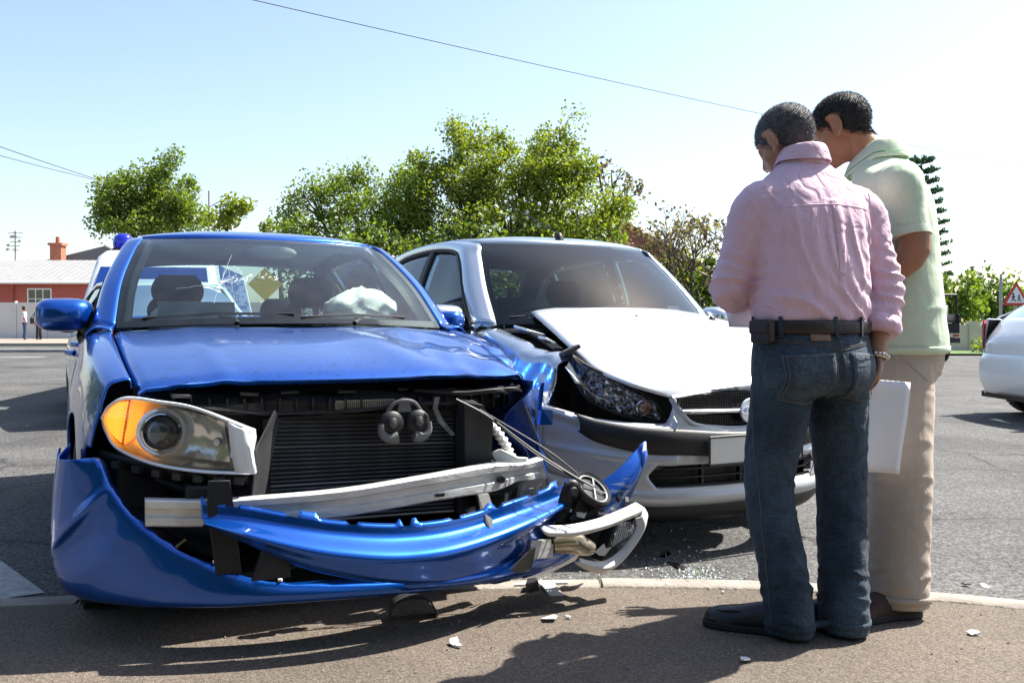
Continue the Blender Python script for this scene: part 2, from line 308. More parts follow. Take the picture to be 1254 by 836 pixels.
# ================================================================ cars
def car_surf(P):
    """section functions of a car: x is half width, y runs back from the nose, z up"""
    hw, belt = tab(P['hw']), tab(P['belt']); sill = P['sill']
    ins = tab([(0, .055), (.12, .022), (.4, 0), (.65, .006), (.85, .035), (1, .075)])
    def fx(y, z):
        h = np.clip((z - sill) / (belt(y) - sill), 0, 1); return hw(y) - ins(h)
    return hw, belt, fx
def flank(name, P, y0, y1, zb, zt, sgn, m, par, ny=22, nz=14, out=0, thick=.03, fn=None):
    _, belt, fx = car_surf(P); Y = np.linspace(y0, y1, ny); rows = []
    for y in Y:
        b, t = zb(y), zt(y); rows.append([(sgn * (fx(y, z) + out), y, z) for z in np.linspace(b, t, nz)])
    Mx = A(rows)
    if fn is not None: Mx = fn(Mx)
    return obj(name, G().grid(Mx, flip=sgn > 0), m, par, smooth=60, thick=thick, off=-1, fix=False, inner=M['inner'])
def wheel(par, x, y, r=.31, w=.19, spokes=7, sgn=-1, turn=0):
    t = G().lathe([(r*.68, -w/2+.01), (r*.80, -w/2), (r*.93, -w/2+.005), (r*.985, -w/2+.025), (r, -w/2+.05), (r, w/2-.05), (r*.985, w/2-.025), (r*.93, w/2-.005), (r*.80, w/2), (r*.68, w/2-.01)], 40, axis='x')
    for k in range(40):       # tread blocks
        a = k * 2 * math.pi / 40
        for xx in (-w*.32, 0, w*.32): t.obox((xx, (r+.002)*math.sin(a), (r+.002)*math.cos(a)), (w*.26, r*.11, .010), (-a, 0, 0))
    e = bpy.data.objects.new('wheel', None); COL.objects.link(e); e.parent = par; e.location = (x, y, r); e.rotation_euler = (0, 0, turn)
    obj('tyre', t, M['rubber'], e)
    rm = G().lathe([(r*.69, -w/2+.012), (r*.69, w/2-.012), (r*.60, w/2-.03), (r*.58, -w/2+.03), (r*.66, -w/2+.012)], 32, axis='x')
    for k in range(spokes):
        a = k * 2 * math.pi / spokes
        rm.obox((sgn*(w/2-.035), r*.36*math.sin(a), r*.36*math.cos(a)), (.03, .045, r*.58), (-a, 0, 0))
    rm.lathe([(.001, sgn*(w/2-.012)), (.06, sgn*(w/2-.016)), (.075, sgn*(w/2-.05)), (.001, sgn*(w/2-.06))], 16, axis='x')
    obj('rim', rm, M['alloy'], e)
    obj('brake_disc', G().lathe([(.001, -.01), (.125, -.01), (.125, .01), (.001, .01)], 24, axis='x'), M['alu_dark'], e)
def arch_low(yc, r, sill, zc):
    def f(y):
        d = abs(y - yc); return zc + math.sqrt(max(r*r - d*d, 0)) if d < r and zc + math.sqrt(r*r-d*d) > sill else sill
    return f
def seat(par, x, y, zc, m, name='seat', w=.50, back=.62, head=True):
    s = bpy.data.objects.new(name, None); COL.objects.link(s); s.parent = par; s.location = (x, y, zc)
    def pad(c, ax, r, n=9):
        return None
    b = G(); rows = []
    for t in np.linspace(0, 1, 9):                   # backrest: rounded, leaning back, narrower at the top
        hw_ = (w/2) * (1 - .26 * t ** 3) * (1 if t < .93 else .88); z = t * back; yy = .10 + t * .17; th = .085 * (1 - .35 * t)
        rows.append([(hw_*math.copysign(abs(math.cos(a))**.6, math.cos(a)), yy + th*math.copysign(abs(math.sin(a))**.7, math.sin(a)) - .025*abs(math.cos(a))**4, z) for a in np.linspace(0, 2*math.pi, 20, endpoint=False)])
    b.grid(rows, wrap=True); b.f += [tuple(range(20)), tuple(range(160, 180))]; b.m += [0, 0]
    obj('backrest', b, m, s)
    c = G(); rows = []
    for t in np.linspace(0, 1, 7):
        yy = -.42 + t * .52; zz = .02 + .05 * (1 - t)
        rows.append([(w/2*math.copysign(abs(math.cos(a))**.5, math.cos(a)), yy, zz - .06 + .075*math.copysign(abs(math.sin(a))**.6, math.sin(a))) for a in np.linspace(0, 2*math.pi, 16, endpoint=False)])
    c.grid(rows, wrap=True); c.f += [tuple(range(16)), tuple(range(96, 112))]; c.m += [0, 0]
    obj('cushion', c, m, s)
    if head:
        h = G(); rows = []
        for t in np.linspace(0, 1, 7):
            f = math.sin(math.pi * (.12 + .76 * t)) ** .4; zz = back + .05 + t * .17
            rows.append([(.135*f*math.copysign(abs(math.cos(a))**.55, math.cos(a)), .29 + .05*f*math.sin(a), zz) for a in np.linspace(0, 2*math.pi, 16, endpoint=False)])
        h.grid(rows, wrap=True); h.f += [tuple(range(16)), tuple(range(96, 112))]; h.m += [0, 0]
        hh = obj('headrest', h, m, s)
        obj('headrest_post', G().tube([(-.05, .27, back - .05), (-.05, .29, back + .08)], .007).tube([(.05, .27, back - .05), (.05, .29, back + .08)], .007), M['chrome'], hh)
    return s
def steering(par, c, tilt=R(62), r=.185):
    s = G(); pts = []
    for a in np.linspace(0, 2*math.pi, 28, endpoint=False): pts.append((c[0] + r*math.cos(a), c[1] - r*math.sin(a)*math.cos(tilt), c[2] + r*math.sin(a)*math.sin(tilt)))
    s.tube(pts, .015, 8, closed=True)
    for a in (0, math.pi, -math.pi/2): s.tube([c, (c[0] + r*math.cos(a), c[1] - r*math.sin(a)*math.cos(tilt), c[2] + r*math.sin(a)*math.sin(tilt))], .012, 6)
    s.ball(c, (.07, .05, .06)); s.tube([c, (c[0], c[1] - .30, c[2] - .08)], .03)
    return obj('steering_wheel', s, M['dash'], par)
def wiper(par, a, b, piv):
    s = G().tube([piv, (A(piv) * .5 + A(b) * .3 + A(a) * .2), (A(a) + A(b)) / 2], [.011, .009, .006], 6)
    s.tube([a, (A(a) + A(b)) / 2 + A((0, 0, .012)), b], .006, 6); s.tube([A(a) + A((0, 0, -.01)), A(b) + A((0, 0, -.01))], .004, 4)
    return obj('wiper', s, M['black'], par)
def side_glazing(P, par, sgn, paint, gm, skip_pillar=False):
    """pillars, roof rail, door glass on one side"""
    S = P; out = A(S['frame']); inn = A(S['frame_in'])
    def sg(Q): Q = A(Q).copy(); Q[..., 0] *= sgn; return Q
    mid = (out + inn) / 2 + A((.022, 0, .016))
    panel('pillar', [sg(inn), sg(mid), sg(out)], paint, par, 7, 60, .012, rev=sgn > 0, inner=M['inner'])
    low = [(q[0], q[1], q[2]) for q in out]
    sl = cr(out + A((-.004, 0, -.006)), 60)
    obj('window_seal', G().tube(sg(sl), .011, 6), M['seal'], par)
    _, belt, fx = car_surf(S); C = cr(out, 240)
    ys = S['doors']
    glz = []
    def top(y):
        # height and half width of the frame's lower edge at y
        d = np.abs(C[:, 1] - y); i = int(np.argmin(d)); return C[i]
    def pane(y0, y1, name='window'):
        rows = []
        for y in np.linspace(y0, y1, 14):
            t = top(y); zb = float(belt(y)) - .005; xb = float(fx(y, zb)) - .012
            hi = max(t[2] - .004, zb + .004)
            rows.append([(sgn * (xb + (t[0] - .006 - xb) * f + .018 * math.sin(math.pi * f) * (hi - zb) / .4), y, zb + (hi - zb) * f) for f in np.linspace(0, 1, 10)])
        return obj(name, G().grid(rows, flip=sgn > 0), gm, par, smooth=60, thick=.004, off=-1, fix=False)
    pane(C[0][1] + .01, ys[1] - .03); pane(ys[1] + .03, ys[2] - .02)
    if ys[2] + .04 < C[-1][1] - .02: pane(ys[2] + .02, C[-1][1] - .02, 'quarter_window')
    for yb, wd in ((ys[1], .045), (ys[2], .02)):
        b = G(); t = top(yb); zb = float(belt(yb)); xb = float(fx(yb, zb)) - .002; Q = []
        for dy in (-wd, wd): Q.append([(sgn * (xb + (t[0] - xb) * f + .02 * math.sin(math.pi * f)), yb + dy, zb + (t[2] - zb) * f) for f in np.linspace(-.02, 1, 8)])
        b.grid(Q, flip=sgn > 0)
        obj('door_pillar', b, M['seal'], par, thick=.012, off=-1, fix=False)
def mirror(par, c, sgn, paint, arm, s=1.0):
    """door mirror: rounded housing, black foot, glass on the rear face"""
    e = bpy.data.objects.new('door_mirror', None); COL.objects.link(e); e.parent = par; e.location = c
    rows = []
    for t, sc, yo in ((0, .02, -.085), (.05, .42, -.082), (.2, .74, -.068), (.45, .95, -.03), (.75, 1, .03), (1, .97, .065)):
        rows.append([(sgn * .112 * s * sc * math.copysign(abs(math.cos(a))**.55, math.cos(a)) - sgn * .008 * (1 - sc), yo * s, .070 * s * sc * math.copysign(abs(math.sin(a))**.62, math.sin(a)) + sgn * 0) for a in np.linspace(0, 2*math.pi, 28, endpoint=False)])
    obj('housing', G().grid(rows, wrap=True), paint, e, smooth=70)
    obj('glass', G().grid([[(p[0] * .93, p[1] - .006, p[2] * .9) for p in rows[-1]], [(p[0] * .02, p[1] - .006, p[2] * .02) for p in rows[-1]]], wrap=True), M['chrome'], e)
    d = A(arm) - A(c)
    obj('foot', G().tube([(-sgn*.07, .0, -.045), (-sgn*.10, .0, -.075), tuple(d * .8 + A((0, 0, -.045))), tuple(d)], [(.03, .045), (.03, .05), (.035, .055), (.05, .07)], 12), M['black'], e)
    return e
def car_common(P, par, paint, glassm, wsm, left_fender=True, right_fender=True, hood=True, detail=True, hoodfn=None, fendfn=None):
    hw, belt, fx = car_surf(P); sill = P['sill']; ax1, ax2, wr = P['ax1'], P['ax2'], P['wr']
    he_x, he_z = tab(P['he_x']), tab(P['he_z']); ar = wr + .055
    for sgn, do in ((-1, left_fender), (1, right_fender)):
        # front fender: wheel arch up and over to the bonnet edge
        if do:
            low = arch_low(ax1, ar, sill + .02, wr); rows = []
            for y in np.linspace(P['fend0'], P['fend1'], 40):
                zl = low(y) if y > ax1 - ar else max(P['fendz0'], low(y)); zt = min(float(belt(y)) - .10, float(he_z(y)) - .075)
                pts = [(float(fx(y, z)), y, z) for z in np.linspace(zl, max(zt, zl + .01), 5)]
                ex, ez = float(he_x(y)) + .006, float(he_z(y))
                pts += [((pts[-1][0] * .72 + ex * .28) , y, ez - .022), ((pts[-1][0] * .30 + ex * .70), y, ez - .002), (ex, y, ez - .002), (ex - .004, y, ez - .03)]
                c = cr(pts, 26); c[:, 0] *= sgn; rows.append(c)
            Mx = A(rows)
            if fendfn is not None: Mx = fendfn(Mx, sgn)
            obj('fender', G().grid(Mx, flip=sgn > 0), paint, par, smooth=60, thick=.004, off=-1, fix=False)
        y1, y2, y3 = P['doors']
        z0 = lambda y: sill + .03
        zt = lambda y: float(belt(y))
        d = flank('door', P, P['fend1'] + .006, y2 - .004, z0, zt, sgn, paint, par, 22, 16)
        hy = y2 - .16; hz = float(belt(hy)) - .13
        obj('handle', G().tube([(sgn*(fx(hy-.09, hz)+.004), hy-.09, hz), (sgn*(fx(hy, hz)+.034), hy-.05, hz+.004), (sgn*(fx(hy, hz)+.034), hy+.04, hz+.004), (sgn*(fx(hy+.08, hz)+.004), hy+.08, hz)], .013, 8), paint, d)
        d = flank('rear_door', P, y2 + .004, y3 - .004, z0, zt, sgn, paint, par, 20, 16)
        hy = y3 - .16; hz = float(belt(hy)) - .13
        obj('handle', G().tube([(sgn*(fx(hy-.09, hz)+.004), hy-.09, hz), (sgn*(fx(hy, hz)+.034), hy-.05, hz+.004), (sgn*(fx(hy, hz)+.034), hy+.04, hz+.004), (sgn*(fx(hy+.08, hz)+.004), hy+.08, hz)], .013, 8), paint, d)
        low = arch_low(ax2, ar, sill + .03, wr)
        flank('rear_quarter', P, y3 + .004, P['L'] - .19, low, zt, sgn, paint, par, 40, 16)
        ys = np.linspace(P['fend1'], ax2 - ar - .01, 14)
        obj('sill', G().grid([[(sgn*(fx(y, sill)+.002), y, sill-.02), (sgn*(fx(y, sill)+.012), y, sill+.02), (sgn*(fx(y, sill+.05)-.006), y, sill+.05)] for y in ys], flip=sgn > 0), M['black'], par, thick=.01, fix=False)
        obj('belt_trim', G().grid([[(sgn*(fx(y, belt(y))+.004), y, belt(y)-.012), (sgn*(fx(y, belt(y))+.004), y, belt(y)+.004), (sgn*(fx(y, belt(y))-.012), y, belt(y)+.006)] for y in np.linspace(A(P['frame'])[0][1], A(P['frame'])[-1][1], 30)], flip=sgn > 0), M['seal'], par, thick=.006, fix=False)
        for yy, nm in ((ax1, 'wheel_liner'), (ax2, 'wheel_liner')):
            rw = []
            for a in np.linspace(-.15, math.pi + .15, 16):
                c0, s0 = math.cos(a) * (ar + .012), math.sin(a) * (ar + .012); rw.append([(sgn*(float(hw(yy))-.05), yy + c0, wr + s0), (sgn*(float(hw(yy))-.34), yy + c0, wr + s0)])
            obj(nm, G().grid(rw), M['black'], par, thick=.004, fix=False)
        side_glazing(P, par, sgn, paint, glassm)
        for yy in (ax1, ax2): wheel(par, sgn * (float(hw(yy)) - .115), yy, wr, .195, sgn=sgn, turn=P.get('steer', 0) if yy == ax1 else 0)
    # roof
    ry, rz, rx = tab(P['roof_x']), tab(P['roof_z']), tab(P['roof_x'])
    rows = []
    y0c, y0e, y1r = P['ws_top_c'][0], P['frame_in'][P['ws_i']][1], P['roof_end']
    for t in np.linspace(0, 1, 22):
        row = []
        for u in np.linspace(-1, 1, 21):
            ys = y0c + (y0e - y0c) * u * u; y = ys + (y1r - ys) * t; yy = y
            row.append((u * float(rx(yy)), y, float(rz(yy)) - .040 * abs(u) ** 2.6))
        rows.append(row)
    obj('roof', G().grid(rows), paint, par, smooth=60, thick=.03, off=-1, fix=False, inner=M['inner'])
    # windscreen with black border
    fi = A(P['frame_in']); wi = P['ws_i']
    bl = fi[0] + A((-.006, 0, 0)); tl = A((float(rx(fi[wi][1])) - .004, fi[wi][1] - .005, float(rz(fi[wi][1])) - .044))
    cb = A((0, P['ws_base_c'][0], P['ws_base_c'][1])); ct = A((0, P['ws_top_c'][0] - .005, P['ws_top_c'][1]))
    def ws_rail(t):
        m_ = A(cr(fi[:wi + 1], 41))[int(round(t * 40))] if 0 < t < 1 else (bl if t <= 0 else tl)
        e = m_ + A((-.004, 0, -.002)); c = cb + (ct - cb) * t + A((0, -.018, .022)) * math.sin(math.pi * t)
        w = [];
        for u in np.linspace(-1, 1, 49):
            f = abs(u) ** 2.1; q = c + (e - c) * f; w.append((u * e[0], q[1], q[2]))
        return w
    WR = A([ws_rail(t) for t in np.linspace(0, 1, 21)])
    obj('windscreen', G().grid(WR, flip=False), wsm, par, smooth=80, fix=False)
    nw = A([0, 0, 0.0])
    bd = G(); ins_ = 3
    Wb = WR + A((0, .004, -.004))
    bd.grid(Wb[:2]); bd.grid(Wb[-2:]); bd.grid(Wb[:, :2]); bd.grid(Wb[:, -2:])
    obj('screen_border', bd, M['seal'], par, fix=False)
    # rear window, tailgate, rear bumper, lamps
    rw0 = y1r; fo = fi[-1]
    zr0 = float(rz(rw0)); xr = float(rx(rw0)); zb = float(belt(P['L'] - .25)) + .0
    rows = []
    for t in np.linspace(0, 1, 10):
        xx = xr * (1 - t) + (fo[0]) * t; y = rw0 + (P['tail_y'] - rw0) * t; z = zr0 + (fo[2] - zr0) * t + .03 * math.sin(math.pi * t)
        rows.append([(u * xx, y - .09 * abs(u) ** 2.4 * 1, z - .04 * abs(u) ** 2.6 * (1 - t)) for u in np.linspace(-1, 1, 15)])
    Q = A(rows); obj('rear_window', G().grid(Q[1:], flip=True), glassm, par, smooth=80, fix=False)
    obj('tailgate_header', G().grid(Q[:2]), paint, par, thick=.02, fix=False)
    zt = float(fo[2]); yT = P['tail_y']; L = P['L']
    rows = []
    for z, yy in ((zt, yT), (zt - .06, yT + .05), (zt - .25, L - .07), (.62, L - .06)):
        rows.append([(u * (fo[0] + .0) * (1 + .02 * (zt - z)), yy - .10 * abs(u) ** 2.6, z) for u in np.linspace(-1, 1, 15)])
    obj('tailgate', G().grid(cr(rows, 12)), paint, par, smooth=60, thick=.02, fix=False, inner=M['inner'])
    rows = []
    for z, dy in ((.66, -.03), (.60, .0), (.48, .02), (.36, .0), (.25, -.06)):
        rows.append([(u * (float(hw(L - .15)) + .02), L + dy - P.get('rb', .42) * abs(u) ** 4.5, z) for u in np.linspace(-1, 1, 25)])
    obj('rear_bumper', G().grid(cr(rows, 14)), paint, par, smooth=60, thick=.02, fix=False)
    for sgn in (-1, 1):
        rows = []
        for z in np.linspace(.70, zt - .02, 6):
            x0 = fo[0] * 1.01; rows.append([(sgn * x0, L - .155, z), (sgn * (x0 + .05), L - .17, z), (sgn * (float(fx(L - .24, z)) + .008), L - .24, z), (sgn * (float(fx(L - .34, z)) + .004), L - .34, z)])
        obj('tail_lamp', G().grid(rows, flip=sgn < 0), M['tail_red'], par, thick=.012, fix=False)
    # floor pan and cabin
    obj('floor_pan', G().box((-float(hw(1.5)) + .08, P['fend1'] + .1, .18), (float(hw(1.5)) - .08, L - .2, .24)), M['black'], par)
    fb = P['ws_base_c'][0]
    rows = []
    for z, yy in ((.30, fb + .02), (.55, fb + .0), (.80, fb - .02), (P['ws_base_c'][1] - .06, fb - .03)): rows.append([(u * (float(he_x(fb)) + .01), yy + .16 * u * u, z) for u in np.linspace(-1, 1, 9)])
    obj('firewall', G().grid(rows), M['black'], par, thick=.01, fix=False)
    # cowl
    rows = []
    for dy, dz in ((-.10, -.035), (-.03, -.028), (.015, -.012)):
        rows.append([(p[0], p[1] + dy, p[2] + dz) for p in WR[0]])
    obj('cowl', G().grid(rows, flip=False), M['black'], par, thick=.004, fix=False)
    return WR
M['tail_red'] = mat('tail_lamp_red', (.35, .01, .012), .15, coat=1)
def dashboard(P, par, WR, top=-.055, depth=.36):
    b = WR[0]; rows = []
    for dy, dz in ((.02, top - .02), (.12, top), (.24, top + .004), (depth, top - .02), (depth + .03, top - .08), (depth + .01, top - .30), (depth - .02, top - .45)):
        rows.append([(p[0] * .985, p[1] * .35 + b[24][1] * .65 + dy, b[24][2] * .7 + p[2] * .3 + dz) for p in b])
    obj('dashboard', G().grid(cr(rows, 20)), M['dash'], par, smooth=60, thick=.01, fix=False)
# ---------------------------------------------------------------- the blue crashed hatchback
PB = dict(L=4.2, sill=.19, ax1=.83, ax2=3.45, wr=.31, fend0=.40, fend1=1.30, fendz0=.60, steer=R(4),
  hw=[(0, .60), (.2, .72), (.42, .80), (.83, .852), (1.3, .872), (1.9, .884), (2.7, .884), (3.4, .862), (3.9, .80), (4.2, .68)],
  belt=[(.4, .80), (.8, .90), (1.2, .94), (1.5, .955), (2.0, .965), (3.0, .99), (3.6, 1.02), (4.0, 1.03)],
  he_x=[(.30, .655), (.6, .682), (1.0, .70), (1.32, .705)], he_z=[(.30, .785), (.6, .855), (1.0, .922), (1.32, .955)],
  frame_in=[(.70, 1.34, .965), (.662, 1.62, 1.165), (.592, 1.90, 1.335), (.556, 2.06, 1.392), (.565, 2.5, 1.412), (.56, 3.0, 1.398), (.55, 3.35, 1.352), (.62, 3.75, 1.12), (.66, 3.92, 1.03)],
  frame=[(.79, 1.50, .955), (.738, 1.76, 1.145), (.664, 2.03, 1.30), (.628, 2.2, 1.352), (.618, 2.6, 1.372), (.607, 3.05, 1.352), (.612, 3.3, 1.295), (.66, 3.62, 1.12), (.72, 3.82, 1.03)],
  ws_i=3, ws_base_c=(1.12, .982), ws_top_c=(1.93, 1.392), roof_x=[(1.9, .545), (2.06, .556), (2.5, .565), (3.0, .56), (3.4, .55)],
  roof_z=[(1.9, 1.385), (1.96, 1.405), (2.06, 1.432), (2.25, 1.456), (2.6, 1.464), (3.0, 1.445), (3.4, 1.39)], roof_end=3.36, tail_y=3.95, doors=(1.3, 2.38, 3.2))
BC = thing('blue_car', 'crashed blue hatchback with its front bumper torn open and radiator exposed', 'car', (-.41, 2.78, .0), R(24.4))
mb = M['blue']
def blue_fend(Mx, sgn):
    if sgn > 0:       # the struck corner: pushed in and rippled
        w = np.exp(-((Mx[..., 1] - .45) / .28) ** 2) * np.clip((Mx[..., 2] - .45) / .2, 0, 1)
        Mx[..., 0] -= .055 * w; Mx[..., 1] += .03 * w
        Mx[..., 2] -= .012 * w * (1 + np.sin(Mx[..., 1] * 38)); Mx[..., 0] += .010 * w * np.sin(Mx[..., 2] * 55 + Mx[..., 1] * 20)
    return Mx
WRB = car_common(PB, BC, mb, M['side'], M['ws'], fendfn=blue_fend)
def corner(P, par, paint):
    hw, belt, fx = car_surf(P); f1 = P['fend1']; ex, ez = P['he_x'][-1][1], float(tab(P['he_z'])(f1))
    for s_ in (-1, 1):
        a, b = A(P['frame_in'][0]), A(P['frame'][0]); o1 = A((float(fx(f1, belt(f1))), f1, float(belt(f1)) - .0)); i1 = A((ex, f1 - .02, ez - .004))
        rr = [[i1, (i1 + o1) / 2 + A((.012, 0, .014)), o1 + A((.004, 0, -.01))], [(i1 + a) / 2, (i1 + o1 + a + b) / 4 + A((.012, 0, .016)), (o1 + b) / 2 + A((.006, 0, 0))], [a, (a + b) / 2 + A((.012, 0, .012)), b + A((.004, 0, 0))]]
        rr = [[(s_ * q[0], q[1], q[2]) for q in r] for r in rr]
        panel('pillar_foot', rr, paint, par, 8, 8, .006, rev=s_ > 0)
corner(PB, BC, mb)
# bonnet, dented on the struck side
def bonnet(P, front_c, front_e, rear_c, rear_e, zc, m, par, fn=None, lip=.022, nx=61, ny=46):
    ex, ez = tab(P['he_x']), tab(P['he_z']); zt = tab(zc); rows = []
    for t in np.linspace(-.035, 1, ny):
        row = []
        for u in np.linspace(-1, 1, nx):
            yf = front_c + (front_e - front_c) * abs(u) ** 2.4; yr = rear_c + (rear_e - rear_c) * abs(u) ** 2
            tt = max(t, 0); y = yf + (yr - yf) * tt
            z0 = float(zt(y)); ze = float(ez(y)); e = float(ex(y)) - .004
            z = z0 + (ze - z0) * abs(u) ** 2.8; x = u * e
            edge = max(0, abs(u) - .965) / .035; z -= .012 * edge ** 2
            if t < 0: y += .012 * (-t / .035); z -= lip * (-t / .035)
            elif t < .07: z -= .010 * (1 - t / .07) ** 2
            # pressed crease lines running down the bonnet
            z += .006 * math.exp(-((abs(u) - .62) / .05) ** 2) * (1 - .3 * tt)
            row.append((x, y, z))
        rows.append(row)
    Q = A(rows)
    if fn is not None: Q = fn(Q)
    return obj('bonnet', G().grid(Q, flip=False), m, par, smooth=70, thick=.008, off=-1, fix=False)
def blue_dent(Q):
    x, y = Q[..., 0].copy(), Q[..., 1].copy()
    Q[..., 2] += -.020 * np.exp(-((x - .40) / .16) ** 2 - ((y - .78) / .20) ** 2) + .014 * np.exp(-((x - .22) / .10) ** 2 - ((y - .70) / .30) ** 2)
    w = np.clip((x - .15) / .45, 0, 1) * np.exp(-((y - .42) / .38) ** 2)
    Q[..., 2] += .007 * w * np.sin(x * 17 + y * 11) + .004 * w * np.sin(x * 31 - y * 23)
    c = np.clip((x - .38) / .28, 0, 1) ** 2 * np.exp(-((y - .28) / .22) ** 2)
    Q[..., 2] += .008 * c; Q[..., 1] += .03 * c
    return Q
bonnet(PB, .235, .325, 1.065, 1.275, [(.2, .800), (.35, .846), (.6, .897), (.9, .944), (1.12, .972)], M['blue_spots'], BC, blue_dent)
# cracks in the windscreen, radiating from the impact
def on_glass(WR, u, t):
    a, b = WR.shape[0] - 1, WR.shape[1] - 1; i = min(int(t * a), a - 1); j = min(int((u + 1) / 2 * b), b - 1); f, h = t * a - i, (u + 1) / 2 * b - j
    p = WR[i, j]*(1-f)*(1-h) + WR[i+1, j]*f*(1-h) + WR[i, j+1]*(1-f)*h + WR[i+1, j+1]*f*h
    return p + A((0, -.003, .002))
rnd = random.Random(11); cg = G(); ctr = (-.42, .36)
for k in range(26):
    a = rnd.uniform(0, 2 * math.pi) if k > 5 else k * 1.05 + .2; ln = rnd.uniform(.05, .14) if k > 5 else rnd.uniform(.14, .28); s0 = rnd.uniform(.0, .10); pts = []
    for t in np.linspace(s0, 1, 7): pts.append(on_glass(WRB, np.clip(ctr[0] + ln * t * math.cos(a) + rnd.uniform(-.006, .006), -.95, .95), np.clip(ctr[1] + ln * 1.3 * t * math.sin(a) + rnd.uniform(-.006, .006), .03, .97)))
    cg.tube(pts, [.00045] * 3 + [.0003] * 4, 3)
for k in range(40):
    t = k / 40; u = ctr[0] + .06 + t * .32; v = ctr[1] + .02 + .10 * t - .05 * t * t + rnd.uniform(-.03, .03)
    p = on_glass(WRB, u, v); q = on_glass(WRB, u + rnd.uniform(-.03, .03), v + rnd.uniform(.005, .04)); cg.tube([p, q], .0007, 3)
obj('glass_crack', cg, M['crack'], BC, smooth=0)
obj('glass_pit', G().ball(on_glass(WRB, *ctr), (.008, .003, .008), 8, 6), M['crack'], BC)
# wipers, mirror, cabin
wiper(BC, on_glass(WRB, -.86, .055), on_glass(WRB, -.02, .075), on_glass(WRB, -.36, -.0))
wiper(BC, on_glass(WRB, .02, .05), on_glass(WRB, .72, .06), on_glass(WRB, .34, -.0))
mirror(BC, (-.885, 1.60, 1.018), -1, mb, (-.785, 1.62, .955)); mr_ = mirror(BC, (.845, 1.66, .995), 1, mb, (.785, 1.62, .955), .72); mr_.rotation_euler = (0, 0, R(-38))
dashboard(PB, BC, WRB, top=-.05)
for x in (-.36, .36): seat(BC, x, 2.28, .40, M['seat'])
for x in (-.34, .34): seat(BC, x, 3.12, .42, M['seat'], 'rear_seat', .56, .50, True)
steering(BC, (-.36, 1.72, .86))
g = G(); rows = []                                    # burst passenger bag, half collapsed on the dash
for t in np.linspace(0, 1, 30):
    f = math.sin(math.pi * (.05 + .90 * t)) ** .5; row = []
    for a in np.linspace(0, 2 * math.pi, 60, endpoint=False):
        w = 1 + .10 * math.sin(3 * a + 4 * t) + .14 * noise.noise(Vector((math.cos(a) * 2.2, math.sin(a) * 2.2, t * 3.5))) + .06 * (1 - abs(math.sin(5 * a + 6 * t + 2 * noise.noise(Vector((a, t * 4, 0)))))) ** 2
        row.append((.37 + .180 * f * w * math.cos(a) + .03 * t, 1.66 + .15 * f * w * math.sin(a), .93 + .225 * t * (1 - .14 * math.cos(a) ** 2) + .02 * noise.noise(Vector((math.cos(a) * 3, math.sin(a) * 3, t * 6)))))
    rows.append(row)
g.grid(rows, wrap=True); g.f += [tuple(range(60)), tuple(range(1740, 1800))]; g.m += [0, 0]
obj('airbag', g, M['airbag'], BC, smooth=180)
g = G(); rows = []
for t in np.linspace(0, 1, 8):
    f = math.sin(math.pi * (.1 + .8 * t)) ** .5
    rows.append([(-.36 + .20 * f * math.copysign(abs(math.cos(a)) ** .6, math.cos(a)), 1.70 + .07 * f * math.sin(a), .90 + .17 * t + .01 * math.sin(4 * a)) for a in np.linspace(0, 2 * math.pi, 22, endpoint=False)])
g.grid(rows, wrap=True); g.f += [tuple(range(22)), tuple(range(154, 176))]; g.m += [0, 0]
obj('airbag', g, M['airbag'], BC, smooth=180)
obj('sun_panel', G().obox((-.355, 1.60, 1.00), (.33, .008, .16), (R(-14), 0, R(3))), M['greycard'], BC, bevel=.004)
g = G()
for a in np.linspace(0, 1, 2): pass
g.ball((.02, 1.88, 1.325), (.12, .018, .035), 20, 10)
obj('rear_view_mirror', g, M['trim_light'], BC)
obj('sun_visor', G().obox((-.28, 2.13, 1.372), (.40, .14, .016), (R(-12), 0, 0)), M['trim_light'], BC, bevel=.006)
obj('sun_visor', G().obox((.30, 2.13, 1.372), (.40, .14, .016), (R(-12), 0, 0)), M['trim_light'], BC, bevel=.006)
obj('headliner', G().grid([[(u * .52, y, float(tab(PB['roof_z'])(y)) - .045 - .03 * u * u) for u in np.linspace(-1, 1, 9)] for y in np.linspace(2.05, 3.3, 8)]), M['trim_light'], BC, fix=False)
for s_ in (-1, 1):
    fi = A(PB['frame_in'])[:4] * A((s_, 1, 1)); q = cr(fi + A((-s_ * .035, .045, -.02)), 12)
    obj('pillar_trim', G().tube(q, .028, 8), M['trim_light'], BC)
# ---- what the crash laid open
rng = random.Random(3)
obj('inner_bay', G().box((-.62, .48, .30), (.62, .52, .70)).box((-.66, .5, .28), (-.62, 1.1, .80)).box((.62, .62, .28), (.66, 1.1, .78)), M['black'], BC)
# engine lump seen as dark shapes behind the crossmember
g = G(); g.obox((-.05, .78, .62), (.62, .40, .26), (0, 0, .05)); g.obox((.30, .70, .66), (.26, .26, .18)); g.tube([(-.45, .62, .66), (-.2, .60, .74), (.15, .62, .75), (.42, .66, .70)], .035, 10); g.lathe([(.07, .60), (.075, .74), (.05, .76), (.001, .76)], 16, c=(-.42, .72, 0))
obj('engine', g, M['grey_plastic'], BC, bevel=.01)
